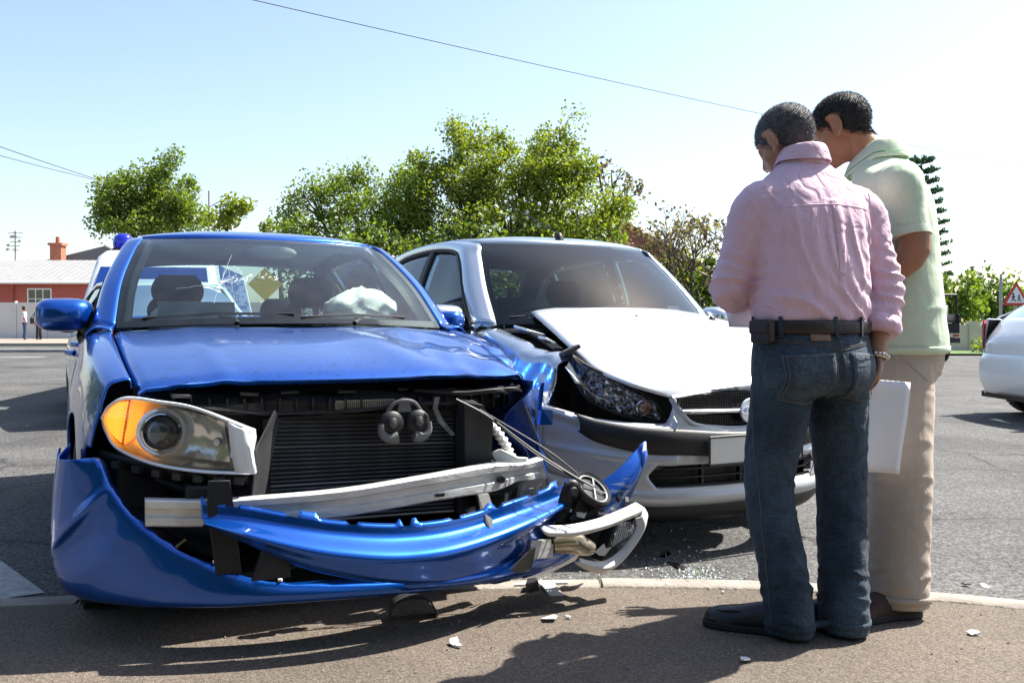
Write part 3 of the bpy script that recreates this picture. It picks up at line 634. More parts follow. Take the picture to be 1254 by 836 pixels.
# upper crossmember with moulded ribs
g = G(); rows = []
for dz, dy in ((-.05, .015), (-.045, -.02), (-.01, -.03), (.012, -.01), (.016, .08)):
    rows.append([(x, .30 + .16 * abs(x / .66) ** 2 + dy, .735 - .012 * (x / .6) + dz + .006 * math.sin(x * 21)) for x in np.linspace(-.64, .62, 60)])
g.grid(rows)
obj('slam_panel', g, M['black'], BC, thick=.006, fix=False)
for k in range(24):
    x = -.60 + k * .052; obj('rib', G().obox((x, .275 + .16 * abs(x / .66) ** 2, .715 - .012 * (x / .6)), (.007, .03, .045), (0, rng.uniform(-.1, .1), 0)), M['black'], BC)
g = G(); g.box((-.06, .262, .700), (.14, .27, .703)); g.box((-.06, .262, .728), (.14, .27, .731))
for k in range(31): g.box((-.06 + k * .0065, .262, .70), (-.0575 + k * .0065, .27, .73))
obj('intake_grille', g, mat('intake_mesh', (.30, .27, .20), .6), BC, smooth=0)
obj('air_duct', G().tube([(-.50, .42, .745), (-.36, .36, .725), (-.22, .34, .715), (-.02, .36, .725)], [.02, .028, .032, .03], 10, sx=1.4), M['grey_plastic'], BC)
obj('wiring_loom', G().tube(cr([(-.62, .36, .735), (-.45, .28, .722), (-.28, .255, .70), (-.12, .262, .697), (.05, .25, .70), (.22, .26, .712), (.45, .3, .70)], 40), [.007 + .002 * math.sin(i * 1.1) for i in range(40)], 6), M['black'], BC)
for i in range(7):
    g = G().obox((-.52 + i * .17 + rng.uniform(-.03, .03), .31 + rng.uniform(-.02, .02), .758 + rng.uniform(-.008, .004)), (rng.uniform(.03, .09), .03, rng.uniform(.006, .012)), (0, rng.uniform(-.08, .08), rng.uniform(-.3, .3)))
    obj('clip', g, M['black'], BC, bevel=.002)
# radiator and condenser: real fins
g = G(); Z0, Z1 = .335, .668
g.box((-.272, .318, Z0 - .01), (.375, .345, Z1 + .012))
obj('radiator', g, M['black'], BC)
RD = BC.children[-1] if False else [c for c in BC.children if c.name.startswith('radiator')][-1]
sl = G().tube([(-.262, .30, 0), (0, .302, .0), (.365, .30, 0)], .0036, 4, caps=True)
sm = mesh_of(sl, 'fin'); sm.materials.append(M['alu_dark']); sm2 = sm.copy(); sm2.materials.clear(); sm2.materials.append(mat('bright_fin', (.20, .20, .20), .4, .6))
zz = Z0
k = 0
while zz < Z1:
    f = bpy.data.objects.new('fin', sm if k % 9 else sm2); COL.objects.link(f); f.parent = RD; f.location = (0, .004, zz); f.rotation_euler = (0, R(1.6) * (1 if zz > .5 else .5), 0); zz += .0135; k += 1
obj('side_tank', G().box((-.285, .296, Z0 - .01), (-.268, .33, Z1 + .01)), M['black'], RD, bevel=.003)
obj('side_tank', G().box((.370, .296, Z0 - .01), (.388, .33, Z1 + .01)), M['black'], RD, bevel=.003)
# plastic air guides each side of the radiator
g = G(); P4 = [(-.30, .20, .455), (-.345, .14, .455), (-.335, .14, .60), (-.262, .22, .712), (-.242, .27, .675), (-.285, .28, .455)]
g.add(P4, [(0, 1, 2, 3, 4, 5)]); obj('air_guide', g, M['grey_plastic'], BC, thick=.005, off=0, smooth=0)
g = G(); P5 = [(.375, .285, .47), (.378, .225, .472), (.376, .225, .712), (.376, .29, .715)]
P6 = [(.378, .225, .472), (.462, .205, .482), (.470, .20, .635), (.435, .205, .70), (.376, .225, .712)]
g.add(P5, [(0, 1, 2, 3)]); g.add(P6, [(0, 1, 2, 3, 4)]); g.add([(.376, .225, .712), (.435, .205, .70), (.43, .29, .712), (.376, .29, .716)], [(0, 1, 2, 3)]); g.add([(.47, .20, .635), (.435, .205, .70), (.43, .29, .71), (.47, .29, .64)], [(0, 1, 2, 3)])
obj('air_guide', g, M['grey_plastic'], BC, thick=.006, off=0, smooth=0)
# twin horns on their bracket
def horn(x, z, y, sg):
    e = bpy.data.objects.new('horn', None); COL.objects.link(e); e.parent = BC; e.location = (x, y, z)
    obj('horn_shell', G().lathe([(.001, .016), (.032, .014), (.040, .006), (.041, -.008), (.034, -.016), (.020, -.020), (.017, -.026), (.001, -.027)], 28, axis='y'), M['black'], e)
    obj('diaphragm_cap', G().lathe([(.001, -.033), (.012, -.031), (.014, -.024), (.001, -.022)], 16, axis='y'), M['alu_dark'], e)
    pts = cr([(sg * -.036, -.010, .0), (sg * -.034, -.012, -.03), (sg * -.012, -.014, -.048), (sg * .018, -.016, -.044)], 14)
    obj('horn_mouth', G().tube(pts, [(.010 + .010 * t, .012 + .006 * t) for t in np.linspace(0, 1, 14)], 10), M['horn_grey'], e)
M['horn_grey'] = mat('horn_grey', (.13, .13, .13), .55)
horn(.112, .655, .215, 1); horn(.206, .655, .225, -1)
obj('horn_bracket', G().tube(cr([(.10, .222, .69), (.125, .218, .72), (.16, .216, .728), (.195, .22, .72), (.22, .226, .69)], 16), .006, 8, sx=.5).prism([(.135, .222, .690), (.185, .222, .690), (.175, .222, .735), (.150, .222, .738)], (0, .004, 0)), M['horn_grey'], BC)
obj('latch_strap', G().prism([(.262, .21, .735), (.280, .21, .735), (.268, .20, .70), (.285, .19, .66), (.325, .185, .612), (.312, .185, .606), (.268, .19, .655), (.252, .20, .70)], (0, .006, 0)), M['alu_dark'], BC)
# bare aluminium crash beam, buckled at the struck end
g = G(); bt = cr([(-.642, .174, .470), (-.484, .125, .463), (-.371, .098, .465), (-.087, .062, .475), (.177, .069, .496), (.43, .11, .513), (.55, .15, .502), (.655, .19, .510)], 60)
bb = cr([(-.642, .174, .391), (-.484, .125, .387), (-.326, .09, .392), (-.087, .062, .393), (.234, .075, .417), (.44, .112, .424), (.56, .165, .440), (.677, .205, .432)], 60)
rows = []
for i in range(60):
    a, b = bt[i], bb[i]; w = max(0, (i - 44) / 15); jog = .012 * w * math.sin(i * .8); d = lambda f, o: a + (b - a) * f + A((0, o + jog * f, 0))
    ds = .010 * max(0, 1 - w)
    rows.append([d(0, .045), d(.0, .006), d(.06, 0), d(.30, .0), d(.36, ds + .003), d(.62, ds + .003), d(.68, .001), d(.94, 0), d(1, .006), d(1, .045)])
g.grid(rows, wrap=True); g.f += [tuple(range(10)), tuple(range(590, 600))]; g.m += [0, 0]
BEAM = obj('crash_beam', g, M['alu'], BC, smooth=35)
for x, z in ((-.02, .408), (.23, .435)): obj('beam_slot', G().box((x - .014, .066, z - .005), (x + .014, .074, z + .005)), M['black'], BEAM)
obj('bolt', G().lathe([(.001, .0), (.013, .0), (.013, .02), (.001, .02)], 6, c=(.46, .102, .462), axis='y'), M['black'], BEAM)
# bracket stay over the beam and hanging stays
obj('stay', G().prism([(-.475, .10, .525), (-.415, .088, .525), (-.405, .08, .44), (-.40, .05, .37), (-.39, .045, .26), (-.46, .055, .26), (-.48, .09, .44)], (0, .012, 0)), M['black'], BC, bevel=.003)
obj('stay', G().prism([(-.33, -.0, .36), (-.27, -.005, .355), (-.26, -.02, .25), (-.37, -.02, .25)], (0, .02, 0)), M['black'], BC)
obj('stay', G().prism([(.352, .055, .43), (.395, .06, .43), (.41, .02, .34), (.395, -.06, .285), (.365, -.06, .295), (.355, .02, .35)], (0, .02, 0)), M['grey_plastic'], BC, bevel=.003)
# side members and undertray
for x in (-.48, .48): obj('chassis_leg', G().box((x - .05, .17, .40), (x + .05, 1.1, .50)), M['black'], BC, bevel=.01)
obj('undertray', G().grid([[(x, y, .20 + .03 * math.sin(x * 5) + .02 * (y - .1)) for x in np.linspace(-.60, .60, 20)] for y in np.linspace(.34, 1.0, 8)]), M['black'], BC, thick=.005, fix=False)
obj('washer_tank', G().obox((-.66, .52, .46), (.16, .22, .26), (0, .1, .2)).tube([(-.63, .42, .56), (-.62, .40, .64), (-.60, .38, .70)], .02, 8), M['black'], BC, bevel=.02)
g = G(); rows = []                                    # lamp carrier and slots below the headlight
for dz, dy in ((0, 0), (-.035, .02), (-.06, .06)): rows.append([(x, .15 + .32 * ((-.34 - x) / .44) ** 1.6 + dy, .535 + dz + .06 * ((-.34 - x) / .44) ** 2) for x in np.linspace(-.345, -.77, 30)])
g.grid(rows); obj('lamp_carrier', g, M['black'], BC, thick=.006, fix=False)
for k in range(7):
    g = G(); x = -.38 - k * .055; y = .145 + .32 * ((-.34 - x) / .44) ** 1.6; g.obox((x, y, .512 + .05 * ((-.34 - x) / .44) ** 2), (.028, .03, .022), (0, .1, -.3 - .1 * k))
    obj('carrier_clip', g, M['grey_plastic'], BC, bevel=.002)
g = G(); g.tube(cr([(-.60, .35, .50), (-.50, .28, .47), (-.42, .25, .50), (-.36, .24, .46)], 14), .016, 8); g.tube(cr([(-.70, .45, .40), (-.58, .34, .36), (-.50, .30, .30), (-.42, .26, .27)], 14), .02, 8)
obj('hose', g, M['black'], BC)
obj('cable_tie', G().tube(cr([(-.60, .22, .318), (-.57, .20, .310), (-.55, .21, .322), (-.53, .20, .338)], 12), .004, 5), mat('yellow_cable', (.55, .42, .12), .6), BC)
# ---- headlight that survived: carrier, bezel, amber corner, projector, reflector, clear lens
def facet_mat(name, cols, metal):
    m = mat(name, (.5, .5, .5), .18, metal); nt = m.node_tree; ge = nt.nodes.new('ShaderNodeNewGeometry'); rp = nt.nodes.new('ShaderNodeValToRGB'); rp.color_ramp.interpolation = 'CONSTANT'
    while len(rp.color_ramp.elements) < len(cols): rp.color_ramp.elements.new(.5)
    for k, c in enumerate(cols): rp.color_ramp.elements[k].position = k / len(cols); rp.color_ramp.elements[k].color = (*c, 1)
    nt.links.new(ge.outputs['Random Per Island'], rp.inputs[0]); nt.links.new(rp.outputs[0], nt.nodes['Principled BSDF'].inputs['Base Color']); return m
HT = [(-.751, .389, .697), (-.730, .367, .733), (-.685, .323, .757), (-.597, .247, .748), (-.499, .179, .730), (-.355, .121, .666)]
HB = [(-.751, .389, .690), (-.742, .380, .653), (-.709, .346, .602), (-.610, .257, .561), (-.479, .167, .543), (-.339, .120, .536)]
HL = bpy.data.objects.new('headlight', None); COL.objects.link(HL); HL.parent = BC
def lamp_face(top, bot, push, n=40, k=14, bulge=.014, shrink=0):
    T, B = cr(top, n), cr(bot, n); out = []
    N_ = A((-.35, -.93, .0))
    for i in range(n):
        c = (T[i] + B[i]) / 2; row = []
        for f in np.linspace(0, 1, k):
            p = T[i] + (B[i] - T[i]) * f; p = c + (p - c) * (1 - shrink)
            row.append(p + N_ * (bulge * math.sin(math.pi * f) - push))
        out.append(row)
    return A(out)
obj('lens', G().grid(lamp_face(HT, HB, 0)), M['lens'], HL, smooth=80, fix=False)
fr = lamp_face(HT, HB, .0); bk = lamp_face(HT, HB, .085, bulge=0, shrink=.12)
g = G(); g.grid(np.stack([fr[:, 0], bk[:, 0]])); g.grid(np.stack([fr[:, -1], bk[:, -1]])); g.grid(np.stack([fr[0], bk[0]])); g.grid(np.stack([fr[-1], bk[-1]])); g.grid(bk)
obj('lamp_housing', g, M['lamp_grey'], HL, fix=False, thick=.003)
obj('lamp_rim', G().tube(np.vstack([fr[:, 0], fr[::-1, -1]]), .005, 6, closed=True), M['lamp_grey'], HL)
am = lamp_face(HT, HB, .030, bulge=.004, shrink=.08)[2:17]
obj('indicator', G().grid(am), M['amber'], HL, fix=False)
g = G()
for i in range(1, 14):
    for j in range(1, 13): g.ball(am[i, j], (.006, .006, .006), 6, 4)
obj('indicator_bead', g, M['amber_bead'], HL, smooth=180)
bz = lamp_face(HT, HB, .040, bulge=0, shrink=.06)
for i in range(bz.shape[0]):      # concave chrome bowl: lower half looks up at the sky
    for jj in range(bz.shape[1]):
        b_ = (jj - 6.5) / 6.5; bz[i, jj] += A((.35, .93, 0)) * (.040 * (1 - b_ * b_) - .012)
obj('bezel', G().grid(bz[15:]), mat('bezel_chrome', (.92, .93, .95), .18, .75), HL, smooth=60, fix=False)
pd = Vector((-.22, -.97, .02)).normalized(); pq = Vector((0, 0, 1)).rotation_difference(pd).to_euler()
pc = A((-.588, .262, .657)) + A(pd) * .012
def turned(name, prof, c, m, n=32): return obj(name, G().lathe(prof, n), m, HL, loc=tuple(c), rot=tuple(pq))
turned('projector_ring', [(.070, -.035), (.072, .006), (.066, .012), (.058, .004), (.052, -.02)], pc, M['lamp_grey'])
turned('projector_ring', [(.056, -.02), (.057, .010), (.053, .012), (.047, -.01)], pc, M['chrome'])
turned('projector_lens', [(.048, -.01), (.044, .004), (.034, .014), (.018, .020), (.001, .022)], pc, M['proj'])
rc_ = A((-.452, .160, .630)); rr = np.random.RandomState(4); S_ = lamp_face(HT, HB, .028, bulge=-.004, shrink=.04); g = G()
Q_ = S_[23:36, 1:12].copy()
for i in range(Q_.shape[0]):
    for jj in range(Q_.shape[1]):
        a_, b_ = (i - 6) / 6, (jj - 5) / 5; Q_[i, jj] += A((.35, .93, 0)) * (.022 * (1 - min(1, a_ * a_ * .9 + b_ * b_ * .9)) + .004 * math.sin(i * 2.1) * math.cos(jj * .9))
g.grid(Q_); obj('reflector', g, mat('bright_reflector', (.95, .96, .98), .16, .62), HL, smooth=25, fix=False)
turned('bulb_cap', [(.013, -.02), (.013, .012), (.010, .016), (.001, .017)], rc_ + A((.01, -.005, 0)), M['alu'], 14)
ec = lamp_face(HT, HB, -.004, bulge=.012, shrink=-.01)[36:]
obj('lamp_end', G().grid(ec), M['white_plastic'], HL, thick=.012, fix=False)
# ---- torn bumper skin: left corner and lower lip
BI = [(-0.802, 0.295, 0.583), (-0.771, 0.276, 0.575), (-0.744, 0.256, 0.505), (-0.702, 0.221, 0.435), (-0.628, 0.166, 0.361), (-0.489, 0.088, 0.288), (-0.314, 0.026, 0.230), (-0.104, -0.004, 0.207), (0.150, -0.007, 0.191), (0.381, 0.021, 0.176), (0.592, 0.093, 0.169), (0.746, 0.183, 0.174)]
BO = [(-0.874, 0.384, 0.580), (-0.886, 0.390, 0.471), (-0.892, 0.397, 0.365), (-0.891, 0.402, 0.268), (-0.847, 0.355, 0.176), (-0.696, 0.217, 0.158), (-0.483, 0.083, 0.163), (-0.271, 0.019, 0.167), (-0.017, -0.005, 0.163), (0.259, 0.003, 0.156), (0.524, 0.067, 0.144), (0.751, 0.188, 0.140)]
BM_ = [tuple((A(a) + A(b)) / 2 + A((-.012, -.028, .0)) * (1 - .5 * i / 11)) for i, (a, b) in enumerate(zip(BI, BO))]
ret_in = [tuple(A(a) + A((.02, .04, -.004 if i < 5 else -.035))) for i, a in enumerate(BI)]; ret_out = [tuple(A(b) + A((.03, .09, .03))) for b in BO]
side_ret = None
def torn(Q):
    n_u, n_v = Q.shape[:2]; rj = random.Random(9); k = 0.0
    for v in range(n_v):
        if v % 2 == 0: k = rj.uniform(-.009, .009)
        for u in range(0, 8): Q[u, v, 2] += k * (1 - u / 8) * min(1, max(0, (v - 14) / 10)); Q[u, v, 1] += k * .6 * (1 - u / 8)
        for u in range(n_u):      # pressed corner crease and a dent beside it
            f = u / (n_u - 1); c = 20 + 10 * f; Q[u, v, 1] -= .014 * max(0, 1 - abs(v - c) / 3.0) * math.sin(math.pi * min(1, max(0, (f - .2) / .6)))
            Q[u, v, 1] += .016 * math.exp(-((v - 33) / 6) ** 2 - ((f - .55) / .18) ** 2)
    return Q
BUMP = panel('front_bumper', [ret_in, BI, BM_, BO, ret_out], M['blue_scuff'], BC, 26, 120, .004, off=0, smooth=50, fn=torn)
g = G().grid(cr(A([[(-0.874, 0.384, 0.580), (-0.878, 0.512, 0.593), (-0.876, 0.639, 0.577)], [(-0.886, 0.390, 0.471), (-0.892, 0.512, 0.471), (-0.891, 0.628, 0.471)], [(-0.892, 0.397, 0.365), (-0.899, 0.512, 0.344), (-0.895, 0.628, 0.344)], [(-0.891, 0.402, 0.268), (-0.895, 0.512, 0.238), (-0.888, 0.628, 0.227)]]), 10), flip=True)
obj('bumper_cheek', g, mb, BUMP, smooth=60, thick=.004, off=0, fix=False)
for i in (5, 6): obj('bumper_fixing', G().lathe([(.001, -.004), (.007, -.003), (.007, .003), (.001, .003)], 12, c=tuple(A(BI[i]) + A((.03, -.004, .004))), axis='z'), M['white_plastic'], BUMP)
# upper bumper strip, torn away and hanging in front of the beam
ST = [(-0.494, 0.075, 0.419), (-0.383, 0.021, 0.407), (-0.252, -0.027, 0.380), (-0.118, -0.057, 0.354), (0.052, -0.071, 0.333), (0.242, -0.052, 0.331), (0.503, 0.034, 0.355), (0.803, 0.216, 0.371)]
SR = [(-0.492, 0.064, 0.412), (-0.383, 0.003, 0.382), (-0.252, -0.048, 0.346), (-0.118, -0.080, 0.318), (0.052, -0.095, 0.296), (0.242, -0.075, 0.299), (0.503, 0.014, 0.327), (0.805, 0.202, 0.365)]
SM_ = [(-0.491, 0.067, 0.409), (-0.383, -0.002, 0.369), (-0.261, -0.056, 0.322), (-0.139, -0.090, 0.286), (0.025, -0.105, 0.257), (0.216, -0.090, 0.248), (0.439, -0.016, 0.272), (0.682, 0.130, 0.314)]
SB = [(-0.490, 0.073, 0.407), (-0.383, 0.010, 0.359), (-0.275, -0.034, 0.304), (-0.163, -0.065, 0.263), (0.002, -0.084, 0.225), (0.184, -0.073, 0.202), (0.364, -0.029, 0.208), (0.566, 0.067, 0.232)]
def notch(Q):
    # ragged inner flange with tabs and cut-outs
    x = Q[0, :, 0]; n = np.where(np.abs((x * 6.1) % 1 - .5) < .09, -.030, 0) + np.where(np.abs((x * 3.3 + .2) % 1 - .5) < .10, .014, 0)
    Q[0, :, 2] += n; Q[0, :, 1] += .01; return Q
STRIP = panel('bumper_strip', [[tuple(A(p) + A((0, .034, .046))) for p in ST], [tuple(A(p) + A((0, .022, .004))) for p in ST], [tuple(A(p) + A((0, -.022, .002))) for p in SR], SM_, SB, [tuple(A(p) + A((0, .04, -.012))) for p in SB]], mb, BC, 30, 120, .004, off=0, smooth=55, fn=notch)
# lower right of the bumper, bulging to the ground
RB = [[(.068, -.050, .219), (.216, -.055, .212), (.386, -.013, .219), (.577, .072, .238), (.704, .130, .259)], [(.068, -.063, .196), (.237, -.066, .190), (.428, -.013, .186), (.598, .069, .188), (.746, .141, .190)], [(.068, -.040, .178), (.237, -.040, .170), (.428, .008, .160), (.598, .088, .150), (.757, .162, .146)], [(.068, .035, .180), (.237, .035, .172), (.428, .077, .162), (.598, .162, .155), (.757, .226, .150)]]
panel('lower_lip', RB, M['blue_scuff'], BUMP, 16, 40, .004, off=0)
obj('lip_vent', G().prism([(0.428, -0.027, 0.197), (0.513, 0.008, 0.243), (0.545, 0.033, 0.243), (0.529, 0.030, 0.180), (0.471, -0.002, 0.176)], (.004, -.006, 0)), M['black'], BUMP)
obj('lip_edge', G().prism([(0.545, 0.067, 0.137), (0.682, 0.098, 0.158), (0.789, 0.130, 0.190), (0.746, 0.120, 0.158), (0.640, 0.088, 0.137)], (0, .006, 0)), M['lamp_grey'], BUMP)
# right bumper corner, swung out and standing on end
CRN = [[(1.133, 0.289, 0.530), (1.069, 0.268, 0.492), (1.001, 0.252, 0.444), (0.926, 0.257, 0.397), (0.857, 0.268, 0.354)], [(1.112, 0.252, 0.471), (1.069, 0.226, 0.420), (1.006, 0.210, 0.370), (0.948, 0.215, 0.333), (0.895, 0.226, 0.301)], [(1.048, 0.273, 0.307), (1.001, 0.257, 0.280), (0.960, 0.252, 0.259), (0.926, 0.252, 0.243), (0.895, 0.257, 0.238)]]
panel('bumper_corner', CRN, M['blue_scuff'], BUMP, 18, 24, .004, off=0)
obj('corner_flange', G().grid(cr([[(1.138, 0.285, 0.534), (1.104, 0.276, 0.522)], [(1.119, 0.245, 0.471), (1.091, 0.236, 0.460)], [(1.080, 0.252, 0.386), (1.054, 0.242, 0.376)], [(1.048, 0.268, 0.307), (1.027, 0.257, 0.301)]], 12)), mb, BUMP, thick=.005, off=0, fix=False)
obj('corner_tab', G().prism([(1.136, 0.279, 0.532), (1.119, 0.270, 0.530), (1.101, 0.253, 0.487), (1.119, 0.253, 0.487)], (0, -.004, 0)), M['white_plastic'], BUMP)
# smashed headlight lying in front of the corner
HR = bpy.data.objects.new('smashed_headlight', None); COL.objects.link(HR); HR.parent = BC; HR.scale = (1.06, 1.06, 1.06); HR.location = (.0465, .162, -.0591); HR['label'] = 'smashed headlight with its white shell split open, hanging by wires'
def sheet3(name, rails, m, par=HR, nu=10, nv=24, th=.006, **k): return panel(name, rails, m, par, nu, nv, th, 0, **k)
sheet3('lamp_shell', [[(.50, -.10, .345), (.595, -.11, .340), (.70, -.115, .352), (.80, -.10, .372), (.865, -.08, .385)], [(.50, -.13, .330), (.60, -.145, .325), (.71, -.15, .338), (.81, -.13, .358), (.885, -.095, .370)], [(.52, -.125, .318), (.60, -.135, .312), (.71, -.14, .326), (.81, -.125, .345), (.895, -.09, .352)]], M['white_plastic'], nu=12)
sheet3('lamp_shell', [[(.885, -.10, .372), (.905, -.09, .335), (.878, -.08, .276), (.80, -.085, .195), (.731, -.10, .171), (.665, -.11, .192), (.615, -.12, .222)], [(.86, -.125, .350), (.872, -.125, .315), (.845, -.125, .268), (.785, -.13, .215), (.725, -.14, .195), (.67, -.14, .208), (.622, -.14, .228)], [(.845, -.11, .34), (.85, -.11, .31), (.82, -.11, .268), (.77, -.11, .228), (.72, -.115, .212), (.675, -.115, .218), (.63, -.12, .232)]], M['white_plastic'], nu=12, nv=40)
obj('lens_fragment', G().grid(cr([[(.75, -.10, .245), (.79, -.10, .325)], [(.79, -.118, .25), (.83, -.118, .335)], [(.835, -.115, .275), (.865, -.10, .34)]], 10)), M['lens'], HR, fix=False, thick=.003)
g = G()
for k in range(9): g.tube([(.775 + k * .009, -.085, .25 + k * .004), (.80 + k * .007, -.085, .325)], .0025, 4)
obj('lens_rib', g, M['lamp_grey'], HR)
obj('reflector_bowl', G().tube(cr([(.56, -.07, .275), (.62, -.08, .280), (.66, -.085, .262), (.70, -.09, .25)], 14), [.030, .034, .036, .038, .040, .040, .038, .036, .034, .030, .028, .026, .022, .018], 14), mat('dull_reflector', (.55, .47, .36), .25, .8, var=.3, vscale=20), HR, smooth=60)
g = G(); g.obox((.505, -.10, .272), (.10, .012, .058), (0, .12, .3))
for k in range(8): g.obox((.465 + k * .0115, -.112 + k * .0035, .270 - k * .0012), (.0035, .012, .046), (0, .12, .3))
obj('heat_shield', g, M['alu'], HR)
obj('shard', G().prism([(.685, -.13, .250), (.715, -.135, .275), (.722, -.135, .258), (.742, -.135, .262), (.72, -.13, .235), (.70, -.13, .238)], (0, .004, 0)), M['white_plastic'], HR)
obj('lamp_back', G().obox((.66, -.02, .31), (.28, .10, .05), (0, -.1, .2)), M['black'], HR, bevel=.012)
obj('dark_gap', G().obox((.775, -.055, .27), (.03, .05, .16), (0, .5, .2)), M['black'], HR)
# loose bulb cap and fan ring
e = bpy.data.objects.new('lamp_cover', None); COL.objects.link(e); e.parent = BC; e.location = (.826, .14, .397); e.scale = (1.06,) * 3; e.rotation_euler = (R(38), R(22), 0)
obj('cover_ring', G().lathe([(.062, -.02), (.070, -.012), (.072, .006), (.066, .012), (.058, .006)], 30), M['black'], e)
obj('cover_plate', G().lathe([(.064, -.012), (.061, -.004), (.001, -.002)], 30), M['black_gloss'], e)
g = G(); g.tube([(.056 * math.cos(a), .056 * math.sin(a), .003) for a in np.linspace(0, 2 * math.pi, 30, endpoint=False)], .0035, 5, closed=True); g.tube([(-.05, 0, .004), (.05, 0, .004)], .003, 5); g.tube([(0, -.05, .004), (.01, .05, .004)], .003, 5)
obj('wire_clip', g, M['alu'], e)
LM = bpy.data.objects.new('lamp_mount', None); COL.objects.link(LM); LM.parent = BC; LM.scale = (1.06, 1.06, 1.06); LM.location = (.0465, .162, -.0591)
obj('mount_arm', G().tube(cr([(.62, -.02, .33), (.635, -.02, .39), (.655, -.02, .44), (.675, -.02, .425), (.69, -.01, .37)], 16), [(.03, .018)] * 16, 10).obox((.69, -.0, .35), (.10, .08, .09), (0, .5, .2)), M['black'], LM, bevel=.006)
obj('pivot_cap', G().lathe([(.001, -.03), (.013, -.03), (.016, -.018), (.001, -.016)], 14, c=(.655, -.02, .432), axis='y'), M['alu_dark'], LM)
for k in range(20):
    c = A((rng.uniform(.56, .86), rng.uniform(-.09, .0), rng.uniform(.32, .39)))
    obj('broken_fragment', G().obox(c, (rng.uniform(.01, .045), .012, rng.uniform(.006, .02)), (rng.uniform(-.5, .5), rng.uniform(-.8, .8), rng.uniform(0, 6))), M['white_plastic'] if k % 3 == 0 else M['black'], LM)
# wires trailing from the bay
for P_, r_ in (([(.334, .20, .728), (.437, .17, .669), (.589, .13, .551), (.70, .07, .47), (.76, .02, .43)], .0038), ([(.345, .21, .724), (.45, .19, .66), (.60, .16, .54), (.71, .10, .462), (.78, .03, .425)], .0030), ([(.574, .17, .70), (.605, .15, .61), (.63, .13, .545), (.69, .08, .475), (.73, .03, .44)], .0040), ([(.42, .20, .69), (.52, .12, .62), (.62, .06, .55), (.70, .02, .48)], .003)):
    obj('wire', G().tube(cr(P_, 30), r_, 5), M['grey_plastic'], BC)
# crushed inner wing, corrugated hose and white brackets on the struck side
g = G(); rows = []
for y in np.linspace(.30, .75, 10): rows.append([(.60 + .05 * math.sin(z * 23 + y * 9) + .05 * (y - .3) + .12 * max(0, z - .60), y, z) for z in np.linspace(.38, .775, 18)])
g.grid(rows)
rows = []
for x in np.linspace(.52, .74, 9): rows.append([(x, .44 + .03 * math.sin(x * 30 + z * 14), z) for z in np.linspace(.42, .76, 14)])
g.grid(rows); obj('inner_wing', g, mat('inner_blue', (.006, .03, .14), .4, .2, var=.4, vscale=9), BC, thick=.004, fix=False)
cg_ = cr([(.475, .25, .635), (.50, .24, .605), (.53, .235, .56), (.548, .225, .515)], 30)
obj('corrugated_hose', G().tube(cg_, [.017 + .004 * math.sin(i * 1.6) for i in range(30)], 10), M['white_plastic'], BC)
obj('bracket', G().prism([(.47, .22, .535), (.50, .20, .55), (.56, .19, .52), (.60, .19, .515), (.58, .18, .488), (.49, .19, .49)], (0, .02, 0)), M['alu'], BC, bevel=.003)
obj('blue_flap', G().grid(cr([[(.50, .26, .62), (.55, .25, .575)], [(.49, .27, .585), (.545, .26, .55)]], 6)), mb, BC, thick=.004, fix=False)
g = G(); g.prism([(.755, .42, .60), (.80, .40, .60), (.80, .40, .655), (.765, .42, .66)], (0, .02, 0)); g.prism([(.755, .43, .655), (.768, .43, .655), (.765, .40, .76), (.752, .40, .76)], (0, .012, 0))
obj('wing_edge', g, mb, BC)
for k in range(5):
    x = .50 + k * .03; obj('torn_strip', G().prism([(x, .20 + rng.uniform(-.03, .03), .34 + rng.uniform(-.02, .04)), (x + .02, .20, .34), (x + .026, .18, .41 + rng.uniform(0, .02)), (x + .006, .18, .41)], (.002, .004, 0)), rng.choice([M['alu'], M['white_plastic'], M['grey_plastic']]), BC, smooth=0)
g = G()
for (y, x) in ((.30, .42), (.34, .5), (.42, .55)): g.tube(cr([(x - .2, y, .755), (x - .05, y - .04, .742), (x + .08, y - .06, .75), (x + .14, y, .735)], 14), .008, 6)
obj('hose', g, M['black'], BC)
# ---------------------------------------------------------------- the silver-white car it ran into
PW = dict(L=3.81, sill=.20, ax1=.76, ax2=3.21, wr=.30, fend0=.40, fend1=1.16, fendz0=.66, steer=0,
  hw=[(0, .56), (.15, .68), (.4, .768), (.76, .815), (1.2, .83), (2.2, .832), (3.0, .815), (3.5, .77), (3.81, .64)],
  belt=[(.3, .78), (.7, .90), (1.0, .945), (1.4, .965), (2.4, .985), (3.2, 1.01), (3.6, 1.02)],
  he_x=[(.25, .60), (.6, .645), (1.02, .672)], he_z=[(.25, .745), (.6, .86), (1.02, .955)],
  frame_in=[(.665, 1.10, .975), (.632, 1.30, 1.17), (.575, 1.50, 1.355), (.548, 1.62, 1.435), (.565, 2.1, 1.468), (.56, 2.7, 1.452), (.545, 3.15, 1.40), (.59, 3.42, 1.18), (.62, 3.56, 1.03)],
  frame=[(.762, 1.20, .965), (.72, 1.42, 1.16), (.655, 1.62, 1.335), (.622, 1.80, 1.400), (.614, 2.2, 1.425), (.605, 2.7, 1.405), (.605, 2.98, 1.33), (.645, 3.25, 1.15), (.69, 3.46, 1.03)],
  ws_i=3, ws_base_c=(.90, .990), ws_top_c=(1.49, 1.438), roof_x=[(1.45, .535), (1.62, .548), (2.1, .565), (2.7, .56), (3.2, .545)],
  roof_z=[(1.45, 1.425), (1.52, 1.448), (1.62, 1.478), (1.8, 1.500), (2.2, 1.515), (2.7, 1.495), (3.2, 1.425)], roof_end=3.18, tail_y=3.60, doors=(1.16, 2.12, 2.92))
